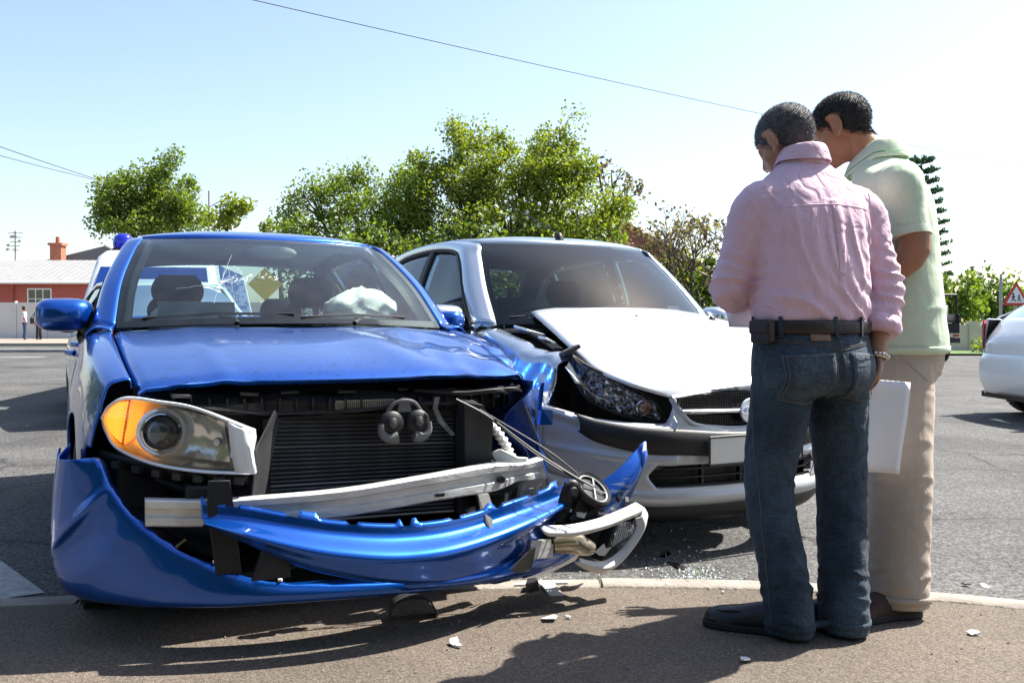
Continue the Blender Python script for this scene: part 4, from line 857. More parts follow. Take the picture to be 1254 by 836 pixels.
WC = thing('silver_car', 'silver white hatchback with buckled bonnet struck by the blue car', 'car', (1.0, 3.98, 0), R(25.8))
ms = M['silver']
def white_fend(Mx, sgn):
    if sgn < 0:
        y, z = Mx[..., 1].copy(), Mx[..., 2].copy()
        w = np.exp(-((y - .38) / .22) ** 2)
        Mx[..., 0] += .050 * w * np.clip((z - .5) / .2, 0, 1); Mx[..., 2] += .030 * w * np.clip((z - .70) / .1, 0, 1); Mx[..., 1] += .05 * w
        tw = lambda q: 2 * np.abs((q / 6.2832) % 1 - .5) * 2 - 1
        Mx[..., 0] += .016 * w * tw(y * 44 + z * 21); Mx[..., 2] += .010 * w * tw(y * 50 + 1); Mx[..., 0] += .008 * w * tw(y * 15 - z * 60)
        v = np.exp(-((y - .62) / .08) ** 2) * np.clip((z - .55) / .15, 0, 1); Mx[..., 0] -= .018 * v; Mx[..., 2] -= .012 * v
    return Mx
WRW = car_common(PW, WC, ms, M['side'], M['ws2'], fendfn=white_fend)
corner(PW, WC, ms)
# bonnet: lifted at the rear, pushed across, folded at the front tip
HE = [(-.494, 1.055, 1.040), (-.512, .843, .968), (-.536, .635, .895), (-.553, .439, .825), (-.548, .314, .778), (-.458, .166, .722), (-.301, .11, .668), (-.225, .10, .655), (-.10, .105, .680), (.107, .10, .696)]
RE = [(.74, 1.10, 1.000), (.735, .86, .960), (.72, .63, .895), (.69, .44, .83), (.66, .33, .79), (.56, .20, .745), (.42, .13, .715), (.34, .11, .700), (.22, .10, .698), (.112, .10, .696)]
rows = []
for i, (a, b) in enumerate(zip(cr(HE, 46), cr(RE, 46))):
    row = []; t = i / 45
    for f in np.linspace(0, 1, 41):
        p = a + (b - a) * f; cw = math.sin(math.pi * f) ** .7; p = p + A((0, -.05 * cw * (1 - t), (.055 - .045 * t) * cw))
        p[2] += .010 * math.exp(-((f - .33) / .035) ** 2) * (1 - t) * math.sin(math.pi * min(1, t * 1.4)) + .006 * math.sin(f * 9 + t * 7) * math.sin(math.pi * t) * max(0, 1 - f * 1.8)
        row.append(p)
    rows.append(row)
obj('bonnet', G().grid(rows, flip=True), M['silver_hood'], WC, smooth=70, thick=.012, off=-1, fix=False)
for x, y, z in ((.0, .83, 1.008), (.50, .86, 1.004)): obj('washer_jet', G().lathe([(.022, -.012), (.019, .004), (.008, .016), (.001, .018)], 12, c=(x, y, z)), M['black'], WC)
wiper(WC, on_glass(WRW, -.90, .06), on_glass(WRW, -.14, .07), on_glass(WRW, -.2, .0)); wiper(WC, on_glass(WRW, -.20, .05), on_glass(WRW, .60, .08), on_glass(WRW, .52, .0))
obj('antenna_base', G().lathe([(.028, -.01), (.022, .008), (.010, .030), (.001, .034)], 16, c=(-.03, 1.60, 1.478)), M['black'], WC)
obj('antenna', G().tube([(-.03, 1.60, 1.50), (-.07, 1.98, 1.66), (-.10, 2.20, 1.745)], [.0055, .004, .003], 6), M['black'], WC)
mirror(WC, (-.895, 1.27, 1.010), -1, M['blue_shadow'] if 'blue_shadow' in M else ms, (-.765, 1.30, .97)); mirror(WC, (.895, 1.27, 1.010), 1, ms, (.765, 1.30, .97))
dashboard(PW, WC, WRW, top=-.05, depth=.34)
for x in (-.34, .34): seat(WC, x, 1.92, .42, M['seat'], w=.48)
for x in (-.32, .32): seat(WC, x, 2.72, .45, M['seat'], 'rear_seat', .54, .50, True)
steering(WC, (-.34, 1.42, .90))
obj('rear_view_mirror', G().ball((.02, 1.46, 1.37), (.11, .02, .034), 18, 10), M['black'], WC)
obj('licence_disc', G().obox((.44, 1.105, 1.055), (.09, .002, .075), (R(-50), 0, R(12))), mat('disc_paper', (.8, .62, .58), .7), WC)
# crumpled bay seen between wing and bonnet
rng = random.Random(21)
obj('inner_bay', G().box((-.56, .52, .35), (-.50, 1.05, .80)).box((-.50, .48, .35), (.55, .52, .66)), M['black'], WC)
for k in range(5):
    g = G().obox((rng.uniform(-.62, -.52), rng.uniform(.45, .95), rng.uniform(.80, .86)), (rng.uniform(.03, .1), rng.uniform(.02, .12), .02), (rng.uniform(-.6, .2), rng.uniform(-.5, .5), rng.uniform(-.5, .5)))
    obj('bay_panel', g, M['grey_plastic'], WC, bevel=.004)
obj('bay_bracket', G().obox((-.60, .86, .945), (.13, .10, .012), (R(12), .2, .3)).obox((-.585, .70, .90), (.10, .05, .012), (R(10), .3, .5)), M['green_silver'], WC, bevel=.003)
for k in range(3): obj('bay_hose', G().tube(cr([(-.66 + .04 * k, 1.0, .945), (-.62 + .03 * k, .8, .93 - .01 * k), (-.60 + .02 * k, .6, .86)], 16), .009, 6), M['black'], WC)
g = G().grid(cr([[(-.735, .26, .80), (-.72, .24, .77), (-.70, .235, .735)], [(-.705, .30, .80), (-.68, .27, .76), (-.655, .25, .72)], [(-.66, .36, .815), (-.645, .33, .77), (-.63, .30, .73)]], 8)); obj('torn_wing', g, ms, WC, thick=.004, fix=False)
# bumper: lofted skin with fog-lamp recess and lower intake
def bow(x, k=0): return .36 * (abs(x) / .80) ** 3 + k
us = np.linspace(-1, 1, 61); rows = []
prof = [(.655, .05, .70, .76), (.640, .015, .72, .77), (.585, -.004, .77, .795), (.57, -.012, .79, .80), (.54, -.004, .80, .805), (.44, -.002, .80, .81), (.412, -.020, .80, .81), (.385, -.016, .80, .81)]
def ring(z, k, hwid, zout):
    r_ = []
    for u in us:
        x = u * hwid; sag = .0 if abs(u) < .45 else ((abs(u) - .45) / .55) ** 2 * .10
        r_.append((x, bow(x, k), z + sag * (zout if zout < 1 else 1)))
    return r_
GO = [(-.312, .665), (-.20, .676), (0, .690), (.20, .676), (.312, .665), (.285, .600), (.235, .551), (.10, .530), (0, .524), (-.10, .530), (-.235, .551), (-.285, .600)]
def zin(x): return np.interp(abs(x), [0, .1, .235, .285, .312], [.524, .530, .551, .60, .665]), np.interp(abs(x), [0, .2, .312], [.690, .676, .665])
ztop = lambda x: float(np.interp(abs(x), [0, .20, .30, .325, .35, .40, .49, .63, .73, .80], [.700, .688, .672, .60, .556, .556, .562, .580, .615, .645]))
NX, NZ = 121, 40; rows = []
for x in np.linspace(-.80, .80, NX):
    sag = 0 if abs(x) < .36 else ((abs(x) - .36) / .44) ** 2 * .055; zb_ = .388 + sag; zt_ = ztop(x); col = []
    for f in np.linspace(0, 1, NZ):
        z = zt_ + (zb_ - zt_) * f; dz = zt_ - z
        k = .05 * math.exp(-(dz / .012) ** 2) - .012 * math.exp(-((dz - .026) / .016) ** 2) + .006 * math.exp(-((dz - .055) / .02) ** 2) - .016 * math.exp(-((z - zb_ - .02) / .022) ** 2)
        if abs(x) < .33: k = .03 + .05 * max(0, (z - .56) / .12) - .03 * float(np.clip((.55 - z) / .06, 0, 1))
        col.append((x, bow(x, k), z))
    rows.append(col)
rows = A(rows); bg = G(); F_ = []
for i in range(NX - 1):
    for jj in range(NZ - 1):
        c = rows[i:i + 2, jj:jj + 2].reshape(-1, 3).mean(0); a_, b_ = zin(c[0])
        if abs(c[0]) < .305 and a_ + .004 < c[2] < b_ + .03: continue
        F_.append((i * NZ + jj, (i + 1) * NZ + jj, (i + 1) * NZ + jj + 1, i * NZ + jj + 1)[::-1])
bg.add(rows.reshape(-1, 3), F_)
BUW = obj('front_bumper', bg, M['silver_bumper'], WC, smooth=60, thick=.005, off=0, fix=False)
low = [ring(z, k, h, .55) for z, k, h in ((.295, .0, .80), (.27, -.022, .80), (.245, -.026, .80), (.225, -.012, .79), (.205, .04, .77))]
obj('lower_lip', G().grid(cr(low, 16)), M['silver_bumper'], BUW, smooth=60, thick=.006, off=0, fix=False)
obj('chin', G().grid(cr([ring(z, k, .74, .4) for z, k in ((.215, .02), (.17, .03), (.14, .06))], 6)), M['black'], BUW, thick=.006, off=0, fix=False)
for s_ in (-1, 1):      # corners beside the intake
    rows = []
    for z in np.linspace(.275, .40, 8): rows.append([(s_ * x, bow(x, -.012), z + (((x / .80 - .45) / .55) ** 2 * .08 if x / .8 > .45 else 0)) for x in np.linspace(.46 - .05 * abs(z - .34) / .06, .80, 16)])
    obj('bumper_cheek', G().grid(rows), M['silver_bumper'], BUW, thick=.006, off=0, fix=False)
    rows = []      # side return to the wheel arch
    for y in np.linspace(0, 1, 6):
        rows.append([(s_ * (.80 + .012 * math.sin(y * 1.6)), .35 + .10 * y, z) for z in np.linspace(.30, .70, 8)])
    obj('bumper_side', G().grid(rows), M['silver_bumper'], BUW, thick=.005, off=0, fix=False)
    fx_, fz_ = s_ * .60, .365
    e = bpy.data.objects.new('fog_lamp', None); COL.objects.link(e); e.parent = WC; e.location = (fx_, bow(.60) + .0, fz_); e.rotation_euler = (0, 0, s_ * R(38))
    obj('fog_ring', G().lathe([(.060, .012), (.058, -.010), (.050, -.014), (.044, .0), (.040, .05)], 24, axis='y'), M['silver_bumper'], e)
    obj('fog_glass', G().lathe([(.042, .03), (.03, .02), (.001, .016)], 20, axis='y'), M['black_gloss'], e)
RUBT = [(-.70, .228, .600), (-.633, .165, .572), (-.491, .070, .545), (-.327, .012, .534), (0, -.016, .512), (.327, .012, .534), (.491, .070, .545), (.633, .165, .572), (.70, .228, .600)]
RUBB = [(-.69, .215, .530), (-.633, .165, .490), (-.491, .070, .450), (-.327, .012, .436), (0, -.016, .418), (.327, .012, .436), (.491, .070, .450), (.633, .165, .490), (.69, .215, .530)]
mid = [tuple((A(a) + A(b)) / 2 + A((0, -.016, 0))) for a, b in zip(RUBT, RUBB)]
panel('rubbing_strip', [[tuple(A(p) + A((0, .02, 0))) for p in RUBT], RUBT, mid, RUBB, [tuple(A(p) + A((0, .02, 0))) for p in RUBB]], M['black'], WC, 14, 60, .005, 0)
obj('intake', G().grid([[(x, bow(x) + .06, z) for x in np.linspace(-.47, .47, 21)] for z in (.26, .40)]), M['black'], WC, fix=False)
g = G()
for z in (.30, .335, .37): g.tube([(x, bow(x) + .02, z) for x in np.linspace(-.44, .44, 21)], .006, 6, sx=2)
for x in (-.2, 0, .2): g.box((x - .006, bow(x) + .015, .27), (x + .006, bow(x) + .04, .39))
obj('intake_bar', g, M['black_gloss'], WC)
# grille with mesh, chrome bar, oval emblem
obj('grille_back', G().add([(x, .085, z) for x, z in GO], [tuple(range(12))]), M['black'], WC, smooth=0)
gm_ = G()
for x in np.arange(-.30, .301, .0125):
    a, b = zin(x); gm_.box((x - .0016, .062, a), (x + .0016, .068, b))
for z in np.arange(.535, .69, .011):
    xs_ = [x for x in np.linspace(-.31, .31, 63) if zin(x)[0] <= z <= zin(x)[1]]
    if len(xs_) > 2: gm_.box((xs_[0], .060, z - .0014), (xs_[-1], .066, z + .0014))
obj('grille_mesh', gm_, M['black_gloss'], WC, smooth=0)
obj('grille_frame', G().tube(cr([(x, .040 + .06 * max(0, (z - .56) / .12), z) for x, z in GO] + [(-.312, .092, .665)], 80), [(.009, .014)] * 80, 8), M['silver_bumper'], WC, smooth=60)
obj('chrome_bar', G().tube([(x, .035 + .3 * x * x, .602 + .02 * abs(x)) for x in np.linspace(-.285, .285, 25)], [(.013, .018)] * 25, 10), M['chrome'], WC)
e = bpy.data.objects.new('emblem', None); COL.objects.link(e); e.parent = WC; e.location = (.055, .012, .602)
obj('emblem_ring', G().tube([(.056 * math.cos(a), 0, .030 * math.sin(a)) for a in np.linspace(0, 2 * math.pi, 32, endpoint=False)], .005, 8, closed=True), M['chrome'], e)
g = G(); g.tube(cr([(-.032, 0, -.017), (-.022, -.002, .016)], 6), .005, 6); g.tube(cr([(.022, 0, -.017), (.034, -.002, .016)], 6), .005, 6); g.tube(cr([(-.027, 0, -.004), (0, -.003, .004), (.027, 0, .002)], 8), .004, 6); obj('emblem_bar', g, M['chrome'], e)
obj('emblem_plate', G().lathe([(.001, .004), (.052, .004), (.054, .012)], 28, axis='y'), M['lamp_grey'], e); [c for c in e.children][-1].scale = (1, 1, .54)
pl = obj('number_plate', G().obox((.04, -.040, .446), (.50, .006, .112), (0, 0, 0)), mat('plate_blank', (.62, .61, .57), .5, var=.04), WC, bevel=.003)
g = G()
for a, b in (((-.213, .387), (.293, .387)), ((.293, .387), (.293, .505)), ((.293, .505), (-.213, .505)), ((-.213, .505), (-.213, .387))): g.tube([(a[0], -.043, a[1]), (b[0], -.043, b[1])], .005, 6)
obj('plate_frame', g, M['grey_plastic'], pl)
# headlights
M['facet'] = facet_mat('facet_chrome', [(.85, .84, .82), (.30, .26, .22), (.60, .56, .50), (.75, .76, .78), (.20, .18, .16), (.50, .45, .38), (.85, .85, .86), (.40, .45, .52)], .45)  # bright and dark chrome reflections painted in, one colour per facet
M['facet_blue'] = facet_mat('facet_blue', [(.35, .6, .85), (.55, .75, .92), (.2, .42, .7), (.7, .82, .92)], .3)  # reflection of the blue car painted into these facet colours
WT = [(-.629, .379, .840), (-.587, .338, .802), (-.528, .283, .764), (-.447, .215, .712), (-.362, .154, .650), (-.315, .124, .566)]
WB_ = [(-.632, .380, .828), (-.622, .366, .734), (-.585, .330, .653), (-.503, .258, .597), (-.405, .183, .566), (-.313, .124, .560)]
for s_ in (-1, 1):
    H = bpy.data.objects.new('headlight', None); COL.objects.link(H); H.parent = WC
    def fl(Q): Q = A(Q).copy(); Q[..., 0] *= -s_; return Q
    f0 = fl(lamp_face(WT, WB_, 0, bulge=.022)); b0 = fl(lamp_face(WT, WB_, .09, bulge=0, shrink=.2)); md = fl(lamp_face(WT, WB_, .03, bulge=.0, shrink=.05))
    obj('lens', G().grid(f0), M['lens'], H, smooth=80, fix=False)
    g = G()
    for a, b in ((f0[:, 0], b0[:, 0]), (f0[:, -1], b0[:, -1]), (f0[0], b0[0]), (f0[-1], b0[-1])): g.grid(np.stack([a, b]))
    obj('lamp_housing', g, M['black_gloss'], H, thick=.003, fix=False)
    obj('lamp_rim', G().tube(np.vstack([f0[:, 0], f0[::-1, -1]]), .006, 6, closed=True), M['black'], H)
    # faceted reflector: each facet its own tilt
    g = G(); rr = np.random.RandomState(5)
    Q = fl(lamp_face(WT, WB_, .050, bulge=-.012, shrink=.03))
    for i in range(11, 38, 1):
        for jj in range(0, 13):
            q = np.stack([Q[i, jj], Q[i + 1, jj], Q[i + 1, jj + 1], Q[i, jj + 1]]) + rr.normal(0, .0038, (4, 3)); g.add(q, [(0, 1, 2, 3)])
    obj('reflector', g, M['facet'], H, smooth=0, fix=False)['kind'] = 'stuff'
    obj('indicator', G().grid(md[1:11]), M['blue_clear'], H, fix=False)
    g = G()
    for i in range(1, 10):
        for jj in range(0, 13): g.add(np.stack([Q[i, jj], Q[i + 1, jj], Q[i + 1, jj + 1], Q[i, jj + 1]]) + rr.normal(0, .002, (4, 3)), [(0, 1, 2, 3)])
    obj('indicator_reflector', g, M['facet_blue'], H, smooth=0, fix=False)['kind'] = 'stuff'
    dv = Vector((s_ * -.45, -.88, .05)) if False else Vector((s_ * .35, -.93, .05)); q_ = Vector((0, 0, 1)).rotation_difference(dv.normalized()).to_euler()
    obj('main_beam', G().lathe([(.032, -.02), (.034, .012), (.030, .014), (.026, -.005), (.015, -.018), (.001, -.02)], 24), M['reflector'], H, loc=(s_ * .388, .190, .618), rot=tuple(q_))
    obj('bulb', G().lathe([(.010, -.02), (.011, .004), (.001, .010)], 12), mat('bulb_amber', (.5, .22, .12), .2, coat=1), H, loc=(s_ * .388, .190, .618), rot=tuple(q_))
# ================================================================ people
def fused(g, voxel, smooth=6, name='body', fac=.5):
    """closed, overlapping volumes fused into one continuous skin"""
    me = mesh_of(g, name); o = bpy.data.objects.new('tmp', me); COL.objects.link(o)
    import bmesh
    bm = bmesh.new(); bm.from_mesh(me); bmesh.ops.recalc_face_normals(bm, faces=bm.faces); bm.to_mesh(me); bm.free()
    m1 = o.modifiers.new('r', 'REMESH'); m1.mode = 'VOXEL'; m1.voxel_size = voxel
    if smooth: m2 = o.modifiers.new('s', 'SMOOTH'); m2.iterations = smooth; m2.factor = fac
    dg = bpy.context.evaluated_depsgraph_get(); out = bpy.data.meshes.new_from_object(o.evaluated_get(dg)); out.name = name
    bpy.data.objects.remove(o); bpy.data.meshes.remove(me); return out
def vco(me): a = np.empty(len(me.vertices) * 3); me.vertices.foreach_get('co', a); return a.reshape(-1, 3)
def vno(me): a = np.empty(len(me.vertices) * 3); me.vertices.foreach_get('normal', a); return a.reshape(-1, 3)
def setco(me, a): me.vertices.foreach_set('co', a.ravel()); me.update()
def nz(P, s, seed=0): return np.array([noise.noise(Vector((p[0]*s+seed, p[1]*s-seed*.7, p[2]*s+seed*.3))) for p in P])
def fold(P, d, freq, warp=2.5, seed=0, ws=5., sharp=1.6):
    """cloth folds: warped waves along direction d, crests rounder than valleys"""
    ph = (P @ A(d)) * freq + warp * nz(P, ws, seed); s = .5 + .5 * np.sin(ph); c = (1 - np.abs(np.sin(ph * .5 + .7))) ** 2.2; return .75 * (s ** sharp - .4) + 1.1 * (c - .25)
def gm(P, c, r): return np.exp(-(((P - A(c)) / A(r)) ** 2).sum(1))
def rings(g, R_, n=28, pw=.85):
    """loft of super-ellipses: (cx, cy, z, rx, ry)"""
    C = cr(R_, len(R_) * 4); rows = []
    for cx, cy, z, rx, ry in C:
        rows.append([(cx + rx*math.copysign(abs(math.cos(a))**pw, math.cos(a)), cy + ry*math.copysign(abs(math.sin(a))**pw, math.sin(a)), z) for a in np.linspace(0, 2*math.pi, n, endpoint=False)])
    k = len(C); b = g.n; g.grid(rows, wrap=True); g.f += [tuple(b+j for j in range(n))[::-1], tuple(b+(k-1)*n+j for j in range(n))]; g.m += [0, 0]; return g
def limb(g, P, r, n=16, k=None):
    k = k or len(P) * 5; C = cr(P, k); rr = cr(A(r) if np.ndim(r[0]) else [(q, q) for q in r], k); return g.tube(C, rr, n)
def hand(g, w, d, nrm, side, curl=.5, s=1.0, spread=.06):
    """palm, four unequal bent fingers and a thumb leaving the side of the palm"""
    w, d, nrm = A(w), A(d), A(nrm); d /= np.linalg.norm(d); nrm = nrm - d * (nrm @ d); nrm /= np.linalg.norm(nrm); lat = np.cross(d, nrm) * side
    g.tube([w - d*.01, w + d*.03*s, w + d*.06*s, w + d*.092*s], [(.019*s, .026*s), (.018*s, .036*s), (.017*s, .040*s), (.012*s, .036*s)], 14, up=nrm)
    for i, (ln, off) in enumerate(((.072, .030), (.082, .010), (.077, -.010), (.060, -.029))):
        b = w + d*(.084 - .004*abs(i-1))*s + lat*off*s; p = b - d*.02; pts = [p]; dd = d + lat*(off*spread/.03); a = 0; cur = b.copy(); pts.append(cur.copy())
        for q in (.45, .31, .24):
            a += curl; v = dd*math.cos(a) + nrm*math.sin(a); cur = cur + v*ln*q*s; pts.append(cur.copy())
        g.tube(cr(pts, 14), np.linspace(.0095, .0068, 14)*s, 8)
    b = w + d*.028*s + lat*.030*s; t1 = b + (d*.55 + lat*.7 + nrm*.35)*.036*s; t2 = t1 + (d*.85 + lat*.2 + nrm*.5)*.034*s; t3 = t2 + (d*.9 - lat*.05 + nrm*.4)*.024*s
    g.tube(cr([w + d*.02*s + lat*.012*s, b, t1, t2, t3], 16), np.linspace(.0135, .0078, 16)*s, 8)
def head(g, c, Rm, s=1.0):
    """skull, jaw, brow, nose, lips, ears; Rm turns head space (x right, y to the face, z up)"""
    h = G()
    h.ball((0, -.012, .030), (.078*s, .099*s, .090*s), 24, 18); h.ball((0, .030, -.030), (.062*s, .066*s, .080*s), 20, 14)
    h.tube([(0, .058, -.085), (0, .078, -.088), (0, .088, -.080)], [.026*s, .024*s, .012*s], 10)
    h.tube([(-.045, .062, .018), (0, .088, .022), (.045, .062, .018)], .013*s, 8)
    h.tube([(0, .088, .012), (0, .103, -.018), (0, .098, -.030)], [.009, .014, .013], 10); h.ball((-.014, .094, -.028), .009, 8, 6); h.ball((.014, .094, -.028), .009, 8, 6)
    h.tube([(-.026, .078, -.055), (0, .091, -.052), (.026, .078, -.055)], .007, 8); h.tube([(-.022, .076, -.065), (0, .089, -.065), (.022, .076, -.065)], .008, 8)
    for sx in (-1, 1):
        h.ball((sx*.032, .068, .004), (.014, .012, .010), 10, 8); h.ball((sx*.052, .042, -.022), (.018, .028, .026), 10, 8)
        # ear: helix rim, concha, lobe
        h.tube([(sx*(.082+.012*math.sin(t)), .008 - .030*math.sin(t), .036*math.cos(t) + .002) for t in np.linspace(-.35, math.pi, 14)], .0068, 8)
        h.ball((sx*.078, -.004, .0), (.008, .018, .028), 10, 8); h.ball((sx*.082, .004, -.033), (.008, .010, .012), 8, 6)
    V = A(h.v) @ A(Rm).T + A(c); g.add(V, h.f)
def scalp(me, c, Rm, name, m, par, line=.0, s=1.0, seed=1, strands=5000, sm=None, lift=.004, col_fn=None, slen=.007):
    """short hair: a lifted copy of the scalp plus thousands of short strands"""
    P = vco(me); N = vno(me); Lp = (P - A(c)) @ A(Rm)
    x, y, z = Lp[:, 0], Lp[:, 1], Lp[:, 2]
    back = np.clip((.03 - y) / .09, 0, 1); hl = .050*np.clip((y-.02)/.06, 0, 1) + .004 - .062*back + line      # hairline: high in front, low at the nape
    ear = ((np.abs(x) > .0775) & (((y + .006) / .034) ** 2 + ((z - .0) / .042) ** 2 < 1)) | ((((y + .0) / .014) ** 2 + ((z + .006) / .030) ** 2 < 1) & (np.abs(x) > .05))
    keep = (z > hl + .006*nz(P, 60, seed)) & (y < .085) & ~ear & (np.abs(x) < .083) & (np.linalg.norm(Lp*A((1, .8, .9)), axis=1) < .14)
    F = [p.vertices[:] for p in me.polygons if all(keep[i] for i in p.vertices)]
    used = sorted({i for f in F for i in f}); ix = {k: j for j, k in enumerate(used)}
    keep2 = (z > hl - .010 + .008*nz(P, 45, seed + 1)) & (y < .085) & ~ear & (np.abs(x) < .083) & (np.linalg.norm(Lp*A((1, .8, .9)), axis=1) < .14); wide = np.nonzero(keep2)[0]
    Q = P[used] + N[used]*(lift + .0015*nz(P[used], 90, seed)[:, None]); g = G().add(Q, [[ix[i] for i in f] for f in F])
    o = obj(name, g, m, par, smooth=180, fix=False)
    rs = np.random.RandomState(seed); k = rs.choice(wide, strands); T = G(); vv = []; ff = []
    for j in k:
        b = P[j] + N[j]*lift*.6*float(keep[j]) + rs.normal(0, .0018, 3); d = N[j] + rs.normal(0, .35, 3) + A((0, 0, -.35)); d /= np.linalg.norm(d); e = np.cross(d, rs.normal(0, 1, 3)); e /= np.linalg.norm(e); n0 = len(vv)
        vv += [b + e*.0007, b - e*.0007, b + d*slen*rs.uniform(.6, 1.3)]; ff.append((n0, n0+1, n0+2))
    T.add(vv, ff); st = obj('hair_strand', T, sm or m, o, smooth=0, fix=False); st['kind'] = 'stuff'
    return o
def decal(bvh, pts, d, off, name, m, par, thick=.003, smooth=60):
    """cloth patch laid on a surface: grid of points cast along d"""
    d = Vector(d).normalized(); rows = []
    for row in pts:
        r = []
        for p in row:
            h = bvh.ray_cast(Vector(p), d)
            if h[0] is None: r = None; break
            r.append(tuple(h[0] + (-d * .5 + h[1] * .5).normalized() * off))
        if r: rows.append(r)
    if len(rows) < 2: return None
    return obj(name, G().grid(rows), m, par, smooth=smooth, thick=thick, off=1, fix=False)
def seam(bvh, pts, d, off, r, name, m, par):
    d = Vector(d).normalized(); q = []
    for p in pts:
        h = bvh.ray_cast(Vector(p), d)
        if h[0] is not None: q.append(tuple(h[0] + h[1] * off))
    if len(q) < 3: return None
    return obj(name, G().tube(q, r, 5), m, par)
def shoe(par, ank, yaw, m, sole, ln=.285, wd=.098):
    """slip-on shoe: upper, sole, welt; ank = heel-side ground point"""
    e = bpy.data.objects.new('shoe', None); COL.objects.link(e); e.parent = par; e.location = ank; e.rotation_euler = (0, 0, yaw)
    g = G(); rows = []
    for t, w, h in ((0, .30, .045), (.03, .60, .066), (.12, .74, .078), (.28, .76, .082), (.42, .80, .074), (.58, .93, .060), (.72, 1.0, .050), (.86, .94, .042), (.95, .74, .032), (1, .34, .020)):
        rows.append([(wd/2*w*math.cos(a) + .006*math.sin(math.pi*t), -.06 + ln*t, .018 + max(0, math.sin(a))**.8*h + min(0, math.sin(a))*.006) for a in np.linspace(0, 2*math.pi, 20, endpoint=False)])
    C = cr(A(rows), 30); b = g.n; g.grid(C, wrap=True); g.f += [tuple(range(20))[::-1], tuple(29*20+j for j in range(20))]; g.m += [0, 0]
    obj('upper', g, m, e, smooth=60)
    s = G(); pr = []
    for t, w in ((0, .42), (.03, .68), (.12, .80), (.28, .80), (.42, .83), (.58, .98), (.72, 1.06), (.86, 1.0), (.95, .80), (1, .42)): pr.append((w, t))
    prof = cr(pr, 28); L_ = [(-wd/2*w + .006*math.sin(math.pi*t), -.063 + (ln+.006)*t) for w, t in prof]; R_ = [(wd/2*w + .006*math.sin(math.pi*t), -.063 + (ln+.006)*t) for w, t in prof[::-1]]
    s.prism([(x, y, 0.0) for x, y in L_ + R_], (0, 0, .021)); obj('sole', s, sole, e, bevel=.003)
    obj('moccasin_seam', G().tube([(wd*.33*math.cos(a), -.06 + ln*(.70 + .20*math.sin(a)), .018 + .050 - .014*max(0, math.sin(a)) - .006*abs(math.cos(a))) for a in np.linspace(-.5, math.pi+.5, 20)], .0028, 5), sole, e)
    return e
def frame_of(root, yaw):
    c, s = math.cos(yaw), math.sin(yaw); Rm = A(((c, -s, 0), (s, c, 0), (0, 0, 1))); return lambda p: tuple((A(p) - A(root)) @ Rm)
def head_rot(yaw, pitch, roll=0): return A((Matrix.Rotation(yaw, 3, 'Z') @ Matrix.Rotation(pitch, 3, 'X') @ Matrix.Rotation(roll, 3, 'Y')))
def fabric(name, col, rough=.85, weave=900, wb=.12, var=.12, slub=0, dark=None, vs=3, crease=.35, cs=(9, 9, 6)):
    m = mat(name, col, rough, var=var, vscale=vs, sheen=.08, spec=.2, dark=dark); nt = m.node_tree; N, L = nt.nodes, nt.links; b = N['Principled BSDF']; tc = N.new('ShaderNodeTexCoord')
    hs = []
    for sc in ((weave*.10, weave*.10, weave), (weave, weave, weave*.06)):
        mp = N.new('ShaderNodeMapping'); mp.inputs['Scale'].default_value = sc; L.new(tc.outputs['Object'], mp.inputs[0]); t = N.new('ShaderNodeTexNoise'); t.inputs['Scale'].default_value = 1; t.inputs['Detail'].default_value = 2; L.new(mp.outputs[0], t.inputs[0]); hs.append(t)
    ad = N.new('ShaderNodeMath'); ad.operation = 'ADD'; L.new(hs[0].outputs['Fac'], ad.inputs[0]); L.new(hs[1].outputs['Fac'], ad.inputs[1])
    bp = N.new('ShaderNodeBump'); bp.inputs['Strength'].default_value = wb; bp.inputs['Distance'].default_value = .004; L.new(ad.outputs[0], bp.inputs['Height']); L.new(bp.outputs[0], b.inputs['Normal'])
    nrm = None
    for k, (kk, st, ds) in enumerate(((1.0, crease, .010), (2.3, crease * .7, .005))):       # pressed-in creases
        mp = N.new('ShaderNodeMapping'); mp.inputs['Scale'].default_value = [q * kk for q in cs]; mp.inputs['Rotation'].default_value = (.3 * k, .5 - k, .4); L.new(tc.outputs['Object'], mp.inputs[0]); t = N.new('ShaderNodeTexNoise'); t.inputs['Scale'].default_value = 1; t.inputs['Detail'].default_value = 1.5; t.inputs['Distortion'].default_value = 1.2; L.new(mp.outputs[0], t.inputs[0])
        sb = N.new('ShaderNodeMath'); sb.operation = 'SUBTRACT'; sb.inputs[1].default_value = .5; L.new(t.outputs['Fac'], sb.inputs[0]); ab = N.new('ShaderNodeMath'); ab.operation = 'ABSOLUTE'; L.new(sb.outputs[0], ab.inputs[0])
        mr2 = N.new('ShaderNodeMapRange'); mr2.interpolation_type = 'SMOOTHERSTEP'; mr2.inputs[2].default_value = .11; L.new(ab.outputs[0], mr2.inputs[0])
        b2 = N.new('ShaderNodeBump'); b2.inputs['Strength'].default_value = st; b2.inputs['Distance'].default_value = ds; L.new(mr2.outputs[0], b2.inputs['Height'])
        if nrm is not None: L.new(nrm, b2.inputs['Normal'])
        nrm = b2.outputs[0]
    L.new(nrm, bp.inputs['Normal'])
    if slub:
        mr = N.new('ShaderNodeMapRange'); mr.inputs[1].default_value = .75; mr.inputs[2].default_value = 1.25; mr.inputs[3].default_value = 1 - slub; mr.inputs[4].default_value = 1 + slub; L.new(ad.outputs[0], mr.inputs[0])
        old = b.inputs['Base Color'].links[0].from_socket; mu = N.new('ShaderNodeVectorMath'); mu.operation = 'SCALE'; L.new(old, mu.inputs[0]); L.new(mr.outputs[0], mu.inputs['Scale']); L.new(mu.outputs[0], b.inputs['Base Color'])
    return m
def skin(name, col): return mat(name, col, .48, var=.12, vscale=14, bump=.10, bscale=140, sss=.06, spec=.35)
